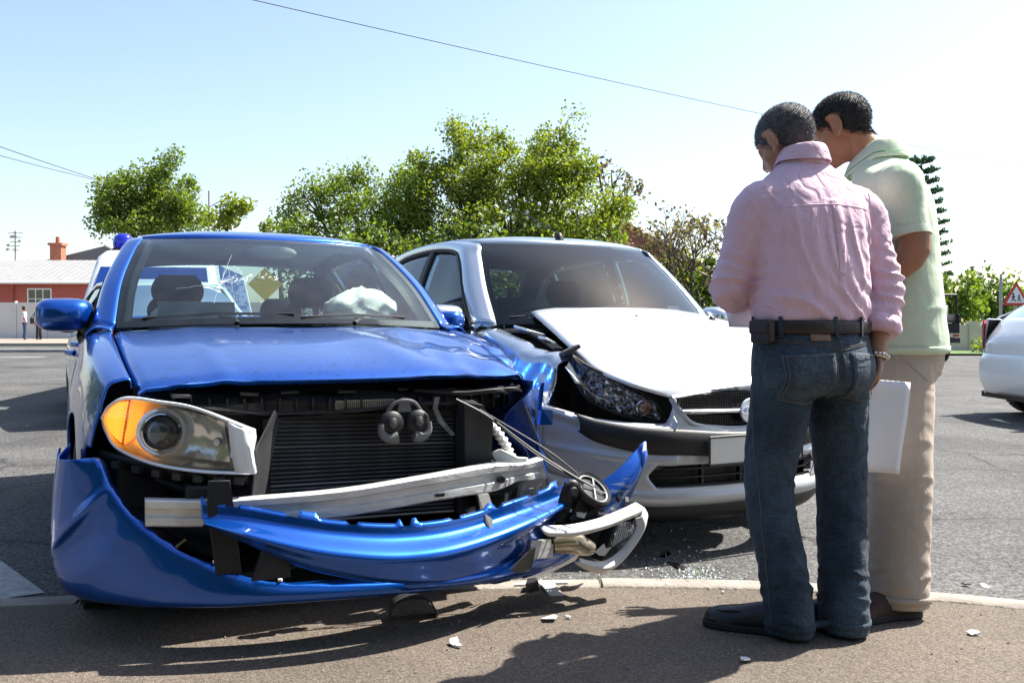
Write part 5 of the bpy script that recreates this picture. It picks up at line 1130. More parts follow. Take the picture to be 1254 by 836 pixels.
def hairm(name, a, b):
    m = mat(name, b, .55, dark=a, vscale=55, bump=.5, bscale=260); return m
M['skin1'] = skin('skin_warm', (.36, .19, .115)); M['skin2'] = skin('skin_tan', (.33, .165, .095))
M['pink'] = fabric('pink_oxford_cloth', (.66, .46, .55), .8, 1100, .10, .05, .10, crease=.24)
M['mint'] = fabric('pale_green_pique', (.56, .66, .49), .85, 800, .12, .04, .05, crease=.09, cs=(6, 6, 5))
M['denim'] = fabric('dark_denim', (.040, .061, .084), .85, 420, .25, .38, .35, dark=(.010, .018, .029), vs=4, crease=.32, cs=(6, 6, 9))
M['chino'] = fabric('beige_chino', (.43, .355, .285), .85, 900, .12, .08, .06, crease=.12, cs=(7, 7, 4))
M['pocket'] = fabric('faded_denim', (.060, .084, .108), .85, 420, .25, .3, .35, dark=(.022, .034, .048), vs=6, crease=.2)
M['stitch'] = mat('denim_stitch', (.10, .095, .085), .8); M['belt'] = mat('dark_leather', (.022, .013, .013), .45, var=.3, vscale=20, bump=.2, bscale=120)
M['patch'] = mat('leather_patch', (.19, .115, .085), .7, var=.15); M['shoe_black'] = mat('navy_black_leather', (.010, .011, .016), .4, bump=.15, bscale=60)
M['shoe_brown'] = mat('brown_suede', (.045, .022, .016), .8, var=.25, vscale=20); M['sole'] = mat('shoe_sole', (.012, .011, .011), .7)
M['steel'] = mat('watch_steel', (.62, .60, .55), .25, 1); M['paper'] = mat('paper_sheet', (.80, .81, .86), .8)

# ---------------------------------------------------------------- man in the pink shirt
R1 = (.945, 2.93, .034); Y1 = R(20); F1 = frame_of(R1, Y1)
hc1 = F1((.890, 3.01, 1.568)); hr1 = head_rot(R(17), R(-32), R(-5))
sho = [F1((.770, 2.905, 1.345)), F1((1.135, 3.02, 1.34))]; elb = [F1((.698, 2.945, 1.105)), F1((1.192, 2.985, 1.11))]; wri = [F1((.80, 3.17, 1.075)), F1((1.150, 2.925, .895))]
hipj = [(-.092, .0, .86), (.092, .0, .86)]; kne = [F1((.818, 2.93, .50)), F1((1.058, 2.965, .50))]; ank = [F1((.862, 2.865, .10)), F1((1.040, 2.89, .10))]
neck1 = A((-.01, .04, 1.45))
g = G(); rings(g, [(0, 0, .80, .15, .11), (0, 0, .95, .155, .11), (0, 0, 1.10, .15, .105), (0, .01, 1.24, .16, .10), (0, .02, 1.32, .13, .085), (0, .03, 1.40, .07, .06)])
limb(g, [(0, .03, 1.36), tuple(neck1), tuple(A(hc1) * .55 + neck1 * .45), tuple(A(hc1) + A((0, -.03, -.01)))], [.075, .062, .058, .055], 18)
for s_, S, E, W in zip((-1, 1), sho, elb, wri): limb(g, [tuple(A(S) * .6 + A((0, .02, 1.33)) * .4), tuple(A(S) + A((0, .01, -.02))), E, W], [.040, .040, .038, .028])
hand(g, wri[0], (.75, .60, -.05), (.2, -.3, .9), -1, .42); hand(g, wri[1], A(F1((1.138, 2.935, .80))) - A(wri[1]), (-.9, .2, .0), -1, .55, .95)
for s_, H, K, N_ in zip((-1, 1), hipj, kne, ank): limb(g, [H, K, N_, tuple(A(N_) + A((-.02, .05, -.06)))], [.085, .055, .042, .035])
head(g, hc1, hr1, 1.0)
me = fused(g, .0046, 4)
MAN1 = obj('person', me, M['skin1'], None, smooth=180, loc=R1, rot=(0, 0, Y1)); tag(MAN1, 'man in pink long-sleeved shirt and jeans holding a paper, seen from behind', 'person')
scalp(me, hc1, hr1, 'hair', hairm('greying_hair', (.012, .012, .014), (.10, .10, .11)), MAN1, seed=3, strands=14000, sm=mat('grey_strand', (.30, .30, .31), .5, dark=(.035, .035, .036), vscale=80), lift=.0012, slen=.0045)
# shirt
g = G(); rings(g, [(0, 0, .955, .172, .122), (0, 0, .985, .186, .136), (0, 0, 1.04, .188, .138), (0, 0, 1.12, .184, .134), (0, .005, 1.22, .190, .134), (0, .012, 1.29, .198, .130), (0, .022, 1.352, .186, .115), (-.004, .03, 1.405, .138, .094), (-.006, .034, 1.450, .084, .076), (-.008, .036, 1.470, .072, .068)], 36)
for i, (s_, S, E, W) in enumerate(zip((-1, 1), sho, elb, wri)):
    S, E, W = A(S), A(E), A(W); end = E + (W - E) * (.42 if i == 0 else .66)
    limb(g, [tuple(S * .62 + A((0, .01, 1.36)) * .38), tuple(S), tuple(S * .5 + E * .5), tuple(E), tuple(E * .5 + end * .5), tuple(end)], [.078, .076, .068, .064, .060, .058 if i == 0 else .054], 20)
me = fused(g, .0068, 5, 'shirt'); P = vco(me); N_ = vno(me)
d = np.zeros(len(P))
for i, E in enumerate(elb):
    w = gm(P, A(E) + A((0, -.02, .0)), (.11, .12, .11)); d += .018 * w * fold(P, (.3, .2, 1), 85, 3.0, 3 + i, 7)
    w = gm(P, A(sho[i]) * .5 + A(E) * .5, (.09, .10, .12)); d += .010 * w * fold(P, (.75 * (1 if i == 0 else -1), .2, .9), 62, 3, 9 + i, 5)
    w = gm(P, A(sho[i]) * .78 + A((0, 0, 1.25)) * .22 + A((0, 0, -.06)), (.07, .10, .11)); d += .014 * w * fold(P, (.9 * (1 if i == 0 else -1), 0, .6), 95, 2.2, 15 + i, 6)
bk = np.clip(-P[:, 1] / .08, 0, 1) * (np.abs(P[:, 0]) < .2)
d += .013 * bk * np.exp(-((P[:, 2] - 1.02) / .075) ** 2) * fold(P, (.55, 0, 1.0), 58, 3.2, 5, 5)
d += .010 * bk * np.exp(-((P[:, 2] - 1.17) / .12) ** 2) * fold(P, (1, 0, .22), 70, 2.4, 7, 5)
d += .0050 * np.exp(-((P[:, 2] - .99) / .03) ** 2) * fold(P, (1, 1, 0), 60, 2.5, 8, 8)
d += .0020 * nz(P, 22, 4) + .006 * nz(P, 7, 6)
pc_ = np.exp(-((P[:, 0] - .0 - .05 * (1.33 - P[:, 2])) / .022) ** 2) * bk * np.clip((P[:, 2] - 1.05) / .2, 0, 1) * (P[:, 2] < 1.332)
d += .006 * pc_
setco(me, P + N_ * d[:, None])
SH1 = obj('shirt', me, M['pink'], MAN1, smooth=180); bv = BVHTree.FromPolygons([tuple(v) for v in vco(me)], [p.vertices[:] for p in me.polygons])
seam(bv, [(x, -.5, 1.315 - .012 * abs(x / .17) ** 2) for x in np.linspace(-.185, .185, 40)], (0, 1, 0), .0002, .0014, 'yoke_seam', M['pink'], SH1)
decal(bv, [[(.0 + u * (1 - 1.2 * (1.315 - z)) + .05 * (1.315 - z), -.5, z) for u in np.linspace(-.019, .019, 4)] for z in np.linspace(1.316, 1.10, 16)], (0, 1, 0), .0002, 'box_pleat', M['pink'], SH1, .0022)
for s_ in (-1, 1):      # armhole seams
    q = []
    for t in np.linspace(0, 1, 18): q.append((s_ * (.186 - .028 * math.sin(t * 2.2)), -.5, 1.375 - .20 * t))
    seam(bv, q, (0, 1, 0), .0004, .0017, 'armhole_seam', M['pink'], SH1)
# collar: stand and folded leaf
rows = []
cc = A((-.008, .036, 0))
for z, r_, dz in ((1.452, .074, 0), (1.480, .066, .006), (1.500, .0645, .010), (1.503, .0665, .010), (1.494, .0725, .006), (1.470, .081, .0), (1.462, .0835, .0)):
    rows.append([(cc[0] + r_ * 1.0 * math.cos(a), cc[1] + r_ * .98 * math.sin(a) - (.006 if math.sin(a) < 0 else 0), z + dz * -math.sin(a) - .020 * max(0, math.sin(a))) for a in np.linspace(math.pi * .56 - math.pi * 2 + .0, math.pi * .44, 44)])
obj('collar', G().grid(cr(rows, 20)), M['pink'], SH1, smooth=70, thick=.003, fix=False)
# rolled cuffs
for i, (E, W) in enumerate(zip(elb, wri)):
    E, W = A(E), A(W); f = .42 if i == 0 else .66; c = E + (W - E) * f; ax = (W - E) / np.linalg.norm(W - E); r0 = .058 if i == 0 else .056
    P_, Rr = [], []
    for k in np.linspace(-.045, .012, 10): P_.append(c + ax * k); Rr.append(r0 + .010 * math.sin((k + .045) / .057 * math.pi) + .004)
    gg = G().tube(P_ + [c + ax * .006, c - ax * .01], Rr + [r0 * .86, r0 * .80], 26, caps=False)
    mc = mesh_of(gg, 'cuff'); Pq = vco(mc); Nq = vno(mc); setco(mc, Pq + Nq * (.007 * fold(Pq, tuple(ax + A((.5, .3, .2))), 80, 3, 30 + i, 14))[:, None] )
    for k in mc.polygons: k.use_smooth = True
    mc.materials.append(M['pink']); oc = bpy.data.objects.new('rolled_cuff', mc); COL.objects.link(oc); oc.parent = SH1; md = oc.modifiers.new('s', 'SUBSURF'); md.levels = 1; md.render_levels = 2
# jeans
def trousers(hip, kne, ank, hipr, thr, knr, hemr, hz, seedv, fam=1.0, drop=(0, 0)):
    g = G(); rings(g, hip, 32)
    for i, (H, K, N_) in enumerate(zip(hipj2, kne, ank)):
        H, K, N_ = A(H), A(K), A(N_); end = A((N_[0] + drop[0], N_[1] + drop[1], hz))
        limb(g, [tuple(H + A((0, 0, .02))), tuple(H * .62 + K * .38), tuple(K), tuple(K * .45 + N_ * .55), tuple(N_ + A((0, 0, .03))), tuple(end)], [thr, (thr[0] * .97, thr[1] * .97), knr, (knr[0] * .95, knr[1] * .97), hemr, hemr], 24, 34)
    me = fused(g, .0068, 5, 'trousers'); P = vco(me); N2 = vno(me); d = np.zeros(len(P))
    for i, (K, N_) in enumerate(zip(kne, ank)):
        d += .015 * fam * gm(P, A(K) + A((0, -.03, .0)), (.13, .13, .16)) * fold(P, (.5 * (1 - 2 * i), .2, 1), 52, 3.4, seedv + i, 5)
        d += .022 * fam * gm(P, A(N_) + A((0, -.01, .06)), (.13, .14, .11)) * fold(P, (.35, .45, 1), 62, 3.0, seedv + 5 + i, 6)
        d += .012 * fam * gm(P, A(K) * .4 + A(N_) * .6, (.13, .13, .14)) * fold(P, (1, .3, .4), 48, 2.8, seedv + 8 + i, 4)
    d += .016 * fam * gm(P, (0, -.11, .745), (.18, .10, .055)) * fold(P, (.2, 0, 1), 80, 2.6, seedv + 11, 6)
    d += .013 * fam * gm(P, (0, -.08, .66), (.2, .12, .10)) * fold(P, (.6, 0, 1), 60, 3.0, seedv + 13, 5)
    d += .0040 * nz(P, 9, seedv) + .0018 * nz(P, 25, seedv + 2)
    setco(me, P + N2 * d[:, None]); return me
hipj2 = [(-.095, -.002, .80), (.095, -.002, .80)]
me = trousers([(0, 0, .955, .176, .124), (0, -.004, .90, .184, .134), (0, -.012, .84, .192, .146), (0, -.012, .78, .190, .146), (0, -.004, .74, .165, .118)], kne, ank, 0, (.090, .106), (.075, .086), (.072, .086), .010, 40, .55)
JE = obj('jeans', me, M['denim'], MAN1, smooth=180); bv = BVHTree.FromPolygons([tuple(v) for v in vco(me)], [p.vertices[:] for p in me.polygons])
def pocket(cx, s_):
    top, w = .868, .072; sh = lambda z, u: (cx + u * w * (1 - .10 * (top - z) / .15) + s_ * .008 * (top - z) / .15)
    def zz(u, t): return top - .004 * u * s_ - t * (.135 + .022 * (1 - abs(u)))
    rows = [[(sh(zz(u, t), u), -.5, zz(u, t)) for u in np.linspace(-1, 1, 11)] for t in np.linspace(0, 1, 14)]
    o = decal(bv, rows, (0, 1, 0), .0028, 'back_pocket', M['pocket'], JE, .0045)
    for k in (.94, .84):
        q = [(sh(zz(u, 0), u), -.5, zz(u, t)) for u, t in [(-k, .02 + .02 * j) for j in range(47)]] + [(sh(top, u), -.5, zz(u, .965 if k > .9 else .94)) for u in np.linspace(-k, k, 24)] + [(sh(top, k), -.5, zz(k, t)) for t in np.linspace(.95, .02, 46)]
        seam(bv, q, (0, 1, 0), .0078, .0011, 'pocket_stitch', M['stitch'], JE)
    seam(bv, [(sh(top, u), -.5, zz(u, .05)) for u in np.linspace(-.95, .95, 24)], (0, 1, 0), .0078, .0011, 'pocket_stitch', M['stitch'], JE)
pocket(-.098, -1); pocket(.100, 1)
for dz in (0, .006): seam(bv, [(x, -.5, .905 - .028 * (1 - abs(x) / .17) + dz) for x in np.linspace(-.165, .165, 44)], (0, 1, 0), .0012, .0011, 'yoke_stitch', M['stitch'], JE)
for dx in (-.003, .004): seam(bv, [(dx + .004 * math.sin(z * 20), -.5, z) for z in np.linspace(.93, .775, 24)], (0, 1, 0), .0012, .0011, 'seat_seam', M['stitch'], JE)
for i in (0, 1):
    K, N_ = kne[i], ank[i]
    seam(bv, [((1 - t) * (K[0]) + t * N_[0] + (-1.0 if i == 0 else 1.0), (1 - t) * K[1] + t * N_[1] - .01, (1 - t) * .72 + t * .06) for t in np.linspace(0, 1, 50)], (1 if i == 0 else -1, 0, 0), .001, .0016, 'side_seam', M['stitch'], JE)
# hems, belt, loops, leather patch, phone pouch
def ring_on(bv, c, z0, z1, off, nz_=5, n=72, rad=.5):
    rows = []
    for z in np.linspace(z0, z1, nz_):
        r = []
        for a in np.linspace(0, 2 * math.pi, n, endpoint=False):
            dv = Vector((math.cos(a), math.sin(a), 0)); h = bv.ray_cast(Vector((c[0], c[1], z)) + dv * rad, -dv)
            q = h[0] if h[0] is not None else Vector((c[0], c[1], z)) + dv * .15; r.append(tuple(q + dv * off))
        rows.append(r)
    return rows
mid = A(ring_on(bv, (0, 0), .942, .948, .005, 2))[0]
bt_ = [mid + A((0, 0, z)) for z in (-.014, -.010, 0, .010, .019, .023)]
ctr_ = A((0, 0, 0)); BELT = obj('belt', G().grid([b * A((k, k, 1)) for b, k in zip(bt_, (1.0, 1.02, 1.022, 1.022, 1.02, 1.0))], wrap=True), M['belt'], MAN1, thick=.004, off=1, fix=False)
for a in (R(-94), R(-150), R(-52), R(-10), R(170)):
    k = int((a % (2 * math.pi)) / (2 * math.pi) * 72); p = mid[k] * A((1.045, 1.045, 1)); dv = mid[k] / np.linalg.norm(mid[k][:2])
    obj('belt_loop', G().obox((p[0], p[1], .948), (.012, .006, .062), (0, R(-5), math.atan2(p[1], p[0]) + math.pi / 2)), M['denim'], JE, bevel=.0015)
decal(bv, [[(x, -.5, z) for x in np.linspace(-.095, -.032, 8)] for z in np.linspace(.928, .906, 5)], (0, 1, 0), .004, 'leather_patch', M['patch'], JE, .002)
PO = F1((.738, 2.93, .958)); obj('phone_pouch', G().obox((-.196, -.03, .934), (.030, .085, .072), (0, 0, .12)).obox((-.205, -.03, .947), (.022, .087, .044), (0, 0, .12)), M['belt'], MAN1, bevel=.008)
for i in (0, 1):
    c = ank[i]; rr = A(ring_on(bv, (c[0], c[1]), .034, .052, .001, 3, 40, .13)); obj('hem', G().grid(rr, wrap=True), M['denim'], JE, thick=.003, off=1, fix=False)
for i, (wx, wy) in enumerate(((.845, 2.875), (1.035, 2.895))): shoe(MAN1, F1((wx, wy, .034)), R(62) - Y1 if i == 0 else R(50) - Y1, M['shoe_black'], M['sole'], .30, .105)
# watch on the right wrist
E, W = A(elb[1]), A(wri[1]); ax = (W - E) / np.linalg.norm(W - E); c = W + ax * .005
g = G()
u_ = np.cross(ax, A((0, 1, 0))); u_ /= np.linalg.norm(u_); v_ = np.cross(ax, u_)
WATCH = obj('watch', G().tube([c - ax * .008, c + ax * .008], [.033, .033], 28, caps=False), M['steel'], MAN1, thick=.003)
g = G()
for k in range(18):
    a = k * 2 * math.pi / 18; p = c + (u_ * math.cos(a) + v_ * math.sin(a)) * .0355; g.ball(p, .0052, 8, 6)
obj('watch_link', g, M['steel'], WATCH)
# papers
pp = [F1(p) for p in ((1.136, 3.055, .812), (1.300, 3.10, .800), (1.270, 3.125, .50), (1.115, 3.06, .51))]
def page(name, corners, label, bend=.012):
    a, b, c, d = [A(q) for q in corners]; nrm = np.cross(b - a, d - a); nrm /= np.linalg.norm(nrm); rows = []
    for t in np.linspace(0, 1, 12): rows.append([(a * (1 - u) + b * u) * (1 - t) + (d * (1 - u) + c * u) * t + nrm * (bend * math.sin(math.pi * u) * (.4 + .6 * t) + .004 * math.sin(6 * t + 3 * u)) for u in np.linspace(0, 1, 10)])
    return tag(obj(name, G().grid(rows), M['paper'], None, smooth=180, thick=.0012, fix=False), label, 'paper')
page('paper', [(1.088, 2.843, .812), (1.236, 2.858, .800), (1.211, 2.873, .512), (1.066, 2.853, .522)], 'white printed sheets hanging from the hand of the man in pink')
page('paper', [(.713, 3.12, 1.07), (.888, 3.20, 1.08), (.898, 3.12, .98), (.713, 3.04, .97)], 'white sheet held in front of the man in the pink shirt', .005)

MAN1.location = (R1[0] - .022, R1[1] - .075, R1[2]); MAN1.scale = (.99,) * 3
# ---------------------------------------------------------------- man in the pale green polo
R2 = (1.335, 3.23, .034); Y2 = R(66); F2 = frame_of(R2, Y2)
hc2 = F2((1.162, 3.27, 1.664)); hr2 = head_rot(R(-10), R(-28), R(2))
sho = [F2((1.280, 3.055, 1.440)), F2((1.43, 3.41, 1.44))]; elb = [F2((1.300, 3.005, 1.205)), F2((1.44, 3.46, 1.21))]; wri = [F2((1.10, 3.16, 1.11)), F2((1.18, 3.42, 1.12))]
hipj = [(-.09, -.015, .88), (.09, -.015, .88)]; kne2 = [F2((1.285, 3.04, .50)), F2((1.345, 3.23, .50))]; ank2 = [F2((1.255, 2.99, .10)), F2((1.325, 3.20, .10))]
neck2 = A((0, .07, 1.53))
g = G(); rings(g, [(0, -.03, .84, .15, .11), (0, -.03, 1.0, .155, .115), (0, -.01, 1.15, .15, .115), (0, .0, 1.30, .155, .105), (0, .02, 1.40, .12, .085), (0, .045, 1.47, .07, .06)])
limb(g, [(0, .02, 1.44), tuple(neck2), tuple(A(hc2) * .5 + neck2 * .5), tuple(A(hc2) + A((0, -.03, -.01)))], [.08, .066, .062, .058], 18)
for s_, S, E, W in zip((-1, 1), sho, elb, wri): limb(g, [tuple(A(S) * .6 + A((0, .02, 1.38)) * .4), tuple(A(S) + A((0, .01, -.02))), E, W], [.042, .046, .050, .032])
for s_, W, E in zip((-1, 1), wri, elb): hand(g, W, A(W) - A(E) + A((0, 0, .03)), (0, 0, 1) if s_ < 0 else (0, .2, .9), s_, .45)
for s_, H, K, N_ in zip((-1, 1), hipj, kne2, ank2): limb(g, [H, K, N_, tuple(A(N_) + A((0, .05, -.06)))], [.088, .056, .043, .036])
head(g, hc2, hr2, 1.02)
me = fused(g, .0046, 4)
MAN2 = obj('person', me, M['skin2'], None, smooth=180, loc=R2, rot=(0, 0, Y2)); tag(MAN2, 'man in pale green polo shirt and beige trousers leaning towards the man in pink', 'person')
scalp(me, hc2, hr2, 'hair', hairm('dark_hair', (.006, .005, .005), (.018, .015, .014)), MAN2, seed=9, strands=14000, lift=.005, slen=.008)
g = G(); rings(g, [(0, -.028, .845, .200, .150), (0, -.026, .90, .200, .150), (0, -.018, 1.0, .196, .148), (0, -.008, 1.12, .194, .145), (0, .0, 1.25, .200, .143), (0, .008, 1.36, .207, .135), (0, .024, 1.44, .196, .116), (0, .045, 1.490, .132, .095), (0, .06, 1.525, .088, .08), (0, .064, 1.535, .082, .078)], 36)
for S, E in zip(sho, elb):
    S, E = A(S), A(E); end = S + (E - S) * .74; limb(g, [tuple(S * .62 + A((0, .01, 1.41)) * .38), tuple(S), tuple(S * .5 + end * .5), tuple(end)], [.080, .078, .070, .068], 20)
me = fused(g, .0068, 5, 'polo'); P = vco(me); N_ = vno(me); d = .003 * nz(P, 8, 2) + .0015 * nz(P, 22, 3)
for i, S in enumerate(sho):
    d += .006 * gm(P, A(S) * .8 + A((0, 0, 1.30)) * .2, (.10, .12, .12)) * fold(P, (.4, .9, .5), 55, 2.6, 60 + i, 5)
d += .006 * np.exp(-((P[:, 2] - 1.02) / .16) ** 2) * fold(P, (.3, .6, .8), 34, 2.8, 66, 4) + .004 * np.exp(-((P[:, 2] - .88) / .06) ** 2) * fold(P, (1, 1, .1), 40, 2.4, 70, 6)
setco(me, P + N_ * d[:, None]); PO2 = obj('polo_shirt', me, M['mint'], MAN2, smooth=180)
bv = BVHTree.FromPolygons([tuple(v) for v in vco(me)], [p.vertices[:] for p in me.polygons])
obj('polo_hem', G().grid(A(ring_on(bv, (0, -.028), .852, .872, .0015, 4, 72)), wrap=True), M['mint'], PO2, thick=.002, off=1, fix=False)
rows = []
for z, r_ in ((1.520, .088), (1.556, .079), (1.572, .078), (1.575, .083), (1.556, .094), (1.522, .105), (1.512, .106)): rows.append([(r_ * math.cos(a), .062 + r_ * math.sin(a), z - .05 * max(0, math.sin(a)) - .012 * math.sin(a)) for a in np.linspace(math.pi * .58 - 2 * math.pi, math.pi * .42, 44)])
COLR = obj('collar', G().grid(cr(rows, 20)), M['mint'], PO2, smooth=70, thick=.003, fix=False)
obj('collar_tipping', G().grid([[(q[0] * 1.012, .062 + (q[1] - .062) * 1.012, q[2] + dz) for q in rows[5]] for dz in (-.004, .010)]), mat('green_tipping', (.10, .30, .12), .8), COLR, thick=.001, fix=False)
for S, E in zip(sho, elb):
    S, E = A(S), A(E); ax = (E - S) / np.linalg.norm(E - S); c = S + (E - S) * .74
    obj('sleeve_band', G().tube([c - ax * .022, c - ax * .01, c + ax * .004, c + ax * .004], [.070, .071, .071, .060], 30, caps=False), M['mint'], PO2, smooth=70)
hipj2 = [(-.095, -.02, .82), (.095, -.02, .82)]
me = trousers([(0, -.025, .95, .178, .130), (0, -.026, .90, .184, .136), (0, -.026, .84, .186, .140), (0, -.022, .78, .182, .134), (0, -.012, .74, .16, .115)], kne2, ank2, 0, (.100, .112), (.086, .100), (.080, .100), .035, 80, .38, (0, 0))
CH = obj('trousers', me, M['chino'], MAN2, smooth=180); bv = BVHTree.FromPolygons([tuple(v) for v in vco(me)], [p.vertices[:] for p in me.polygons])
seam(bv, [(-.6, -.01 + .006 * math.sin(z * 9), z) for z in np.linspace(.86, .06, 60)], (1, 0, 0), .0002, .0010, 'side_seam', M['chino'], CH)
seam(bv, [(-.6, -.01 - .10 * t, .86 - .10 * t) for t in np.linspace(0, 1, 24)], (1, 0, 0), .001, .0016, 'pocket_seam', M['chino'], CH)
for i in (0, 1):
    c = ank2[i]; rr = A(ring_on(bv, (c[0], c[1]), .055, .075, .001, 3, 40, .13)); obj('hem', G().grid(rr, wrap=True), M['chino'], CH, thick=.003, off=1, fix=False)
for i, (wx, wy) in enumerate(((1.262, 2.975), (1.325, 3.20))): shoe(MAN2, F2((wx, wy, .034)), R(106 if i == 0 else 85) - Y2, M['shoe_brown'], M['sole'], .30, .108)
# ================================================================ street around: walls, houses, trees, vehicles, poles
M['terracotta'] = mat('terracotta_plaster', (.36, .095, .075), .9, var=.08, vscale=1.5, bump=.2, bscale=30)
M['roof_grey'] = mat('grey_sheet_roof', (.26, .258, .252), .6, var=.12, vscale=2)
M['wall_white'] = mat('white_wall', (.55, .54, .525), .85, var=.05, vscale=1)
M['beige_wall'] = mat('beige_wall', (.52, .46, .38), .9, var=.1, vscale=1.5)
M['brick'] = mat('chimney_brick', (.42, .15, .09), .9, var=.2, vscale=6)
M['tile'] = mat('roof_tile', (.36, .13, .075), .85, var=.3, vscale=5)
M['wood'] = mat('white_frame', (.75, .75, .73), .6); M['dark_glass'] = mat('window_pane', (.02, .03, .035), .05, coat=1)
M['bark'] = mat('bark', (.085, .062, .045), .9, var=.4, vscale=9, bump=.6, bscale=30)
M['pole'] = mat('grey_pole', (.32, .33, .34), .6); M['cable'] = mat('cable', (.05, .05, .055), .6)
def leaf_mat(name, a, b, c=None, tr=.45):
    m = bpy.data.materials.new(name); m.use_nodes = True; nt = m.node_tree; nt.nodes.clear(); N, L = nt.nodes, nt.links
    ge = N.new('ShaderNodeNewGeometry'); rp = N.new('ShaderNodeValToRGB'); L.new(ge.outputs['Random Per Island'], rp.inputs[0])
    rp.color_ramp.elements[0].color = (*a, 1); rp.color_ramp.elements[1].color = (*b, 1)
    if c: q = rp.color_ramp.elements.new(.93); q.color = (*b, 1); rp.color_ramp.elements[-1].color = (*c, 1)
    d = N.new('ShaderNodeBsdfPrincipled'); d.inputs['Roughness'].default_value = .5; L.new(rp.outputs[0], d.inputs['Base Color'])
    t = N.new('ShaderNodeBsdfTranslucent'); mu = N.new('ShaderNodeMix'); mu.data_type = 'RGBA'; mu.blend_type = 'MULTIPLY'; mu.inputs[0].default_value = 1; mu.inputs[7].default_value = (1.5, 1.6, .62, 1); L.new(rp.outputs[0], mu.inputs[6]); L.new(mu.outputs[2], t.inputs[0])
    mx = N.new('ShaderNodeMixShader'); mx.inputs[0].default_value = tr; L.new(d.outputs[0], mx.inputs[1]); L.new(t.outputs[0], mx.inputs[2]); o = N.new('ShaderNodeOutputMaterial'); L.new(mx.outputs[0], o.inputs[0]); return m
M['leaf_a'] = leaf_mat('leaf_bright', (.115, .165, .018), (.25, .275, .034)); M['leaf_b'] = leaf_mat('leaf_dark', (.032, .065, .014), (.10, .145, .026))
M['leaf_c'] = leaf_mat('leaf_mid', (.085, .14, .018), (.19, .235, .034)); M['leaf_red'] = leaf_mat('leaf_russet', (.09, .065, .045), (.16, .13, .06))
M['leaf_pine'] = leaf_mat('pine_needle', (.02, .06, .045), (.05, .11, .07), tr=.3); M['flower'] = mat('white_blossom', (.75, .74, .72), .7)
def leaves(C, n, r, size, rs, up=.3, flat=1.0):
    """n leaf quads round each clump centre -> verts, faces"""
    k = len(C) * n; c = np.repeat(A(C), n, 0); rr = np.repeat(np.broadcast_to(A(r), (len(C),)), n)
    o = rs.normal(0, 1, (k, 3)); o /= np.linalg.norm(o, axis=1)[:, None]; o *= (rs.uniform(0, 1, k) ** .45 * rr)[:, None]; o[:, 2] *= flat
    d = rs.normal(0, 1, (k, 3)) + A((0, 0, up)); d /= np.linalg.norm(d, axis=1)[:, None]; e = np.cross(d, rs.normal(0, 1, (k, 3))); e /= np.linalg.norm(e, axis=1)[:, None] + 1e-9
    s = size * rs.uniform(.6, 1.35, k)[:, None]; p = c + o
    V = np.stack([p - d*s*.5, p + e*s*.32 , p + d*s*.6, p - e*s*.32], 1).reshape(-1, 3); return V
def tree(name, label, base, lobes, m, leaf=.10, dens=1.0, trunk=.14, seed=0, clump=.34, per=42, group=None, twigs=1.0, sprays=0, cat='tree', branch=True):
    """trunk and limbs reaching into lobes (x, y, z, rx, ry, rz); crown made of leaf clumps"""
    rs = np.random.RandomState(seed); t = thing(name, label, cat, base, 0, group); b = A(base); g = G(); C = []
    mz = min(l[2] - l[5] * .6 for l in lobes) - b[2]; top = A((np.mean([l[0] for l in lobes]), np.mean([l[1] for l in lobes]), b[2] + max(mz, .6)))
    fork = (top - b) * A((.6, .6, .9))
    if branch: g.tube(cr([(0, 0, -.05), tuple(fork * .5 + A((.08, .03, 0))), tuple(fork)], 10), np.linspace(trunk * 1.25, trunk * .75, 10), 10)
    for x, y, z, rx, ry, rz in lobes:
        c = A((x, y, z)) - b; nb = max(4, int(40 * rx * rz * dens))
        if branch:
            g.tube(cr([fork * .92, fork * .5 + c * .5 + rs.normal(0, .12, 3), c + A((0, 0, rz * .4))], 9), np.linspace(trunk * .62, trunk * .16, 9), 7)
        for _ in range(nb):
            v = rs.normal(0, 1, 3); v /= np.linalg.norm(v); q = c + v * A((rx, ry, rz)) * rs.uniform(.45, 1.0) ** .6
            if rs.rand() < .5 * twigs and branch: g.tube(cr([c * .8 + fork * .2, (c + q) / 2 + rs.normal(0, .1, 3), q], 6), np.linspace(trunk * .16, .012, 6), 4, caps=False)
            C.append(q)
        for _ in range(sprays):      # long shoots standing out of the crown
            a = rs.uniform(0, 6.28); s0 = c + A((rx * .6 * math.cos(a), ry * .6 * math.sin(a), rz * .75)); s1 = s0 + A((rx * .35 * math.cos(a) + rs.uniform(0, .3), 0, rz * rs.uniform(.35, .75)))
            if branch: g.tube([s0, s1], [.02, .006], 4, caps=False)
            for f in np.linspace(.1, 1, 6): C.append(s0 + (s1 - s0) * f + rs.normal(0, .06, 3))
    if branch: obj('trunk', g, M['bark'], t)
    V = leaves(C, int(per), np.clip(rs.normal(clump, clump * .3, len(C)), .1, None), leaf, rs); k = len(V) // 4
    me = bpy.data.meshes.new('crown'); me.from_pydata(V.tolist(), [], np.arange(4 * k).reshape(-1, 4).tolist()); me.materials.append(m)
    o = bpy.data.objects.new('crown', me); COL.objects.link(o); o.parent = t; return t
def W(px, py, Y): return ((px - 627) / 1130 * Y, Y, .985 + (395 - py) / 1130 * Y)
def lobe(px, py, Y, rpx, rpz, dy=None):
    x, y, z = W(px, py, Y); k = Y / 1130; return (x, y, z, rpx * k, dy or rpx * k * .8, rpz * k)
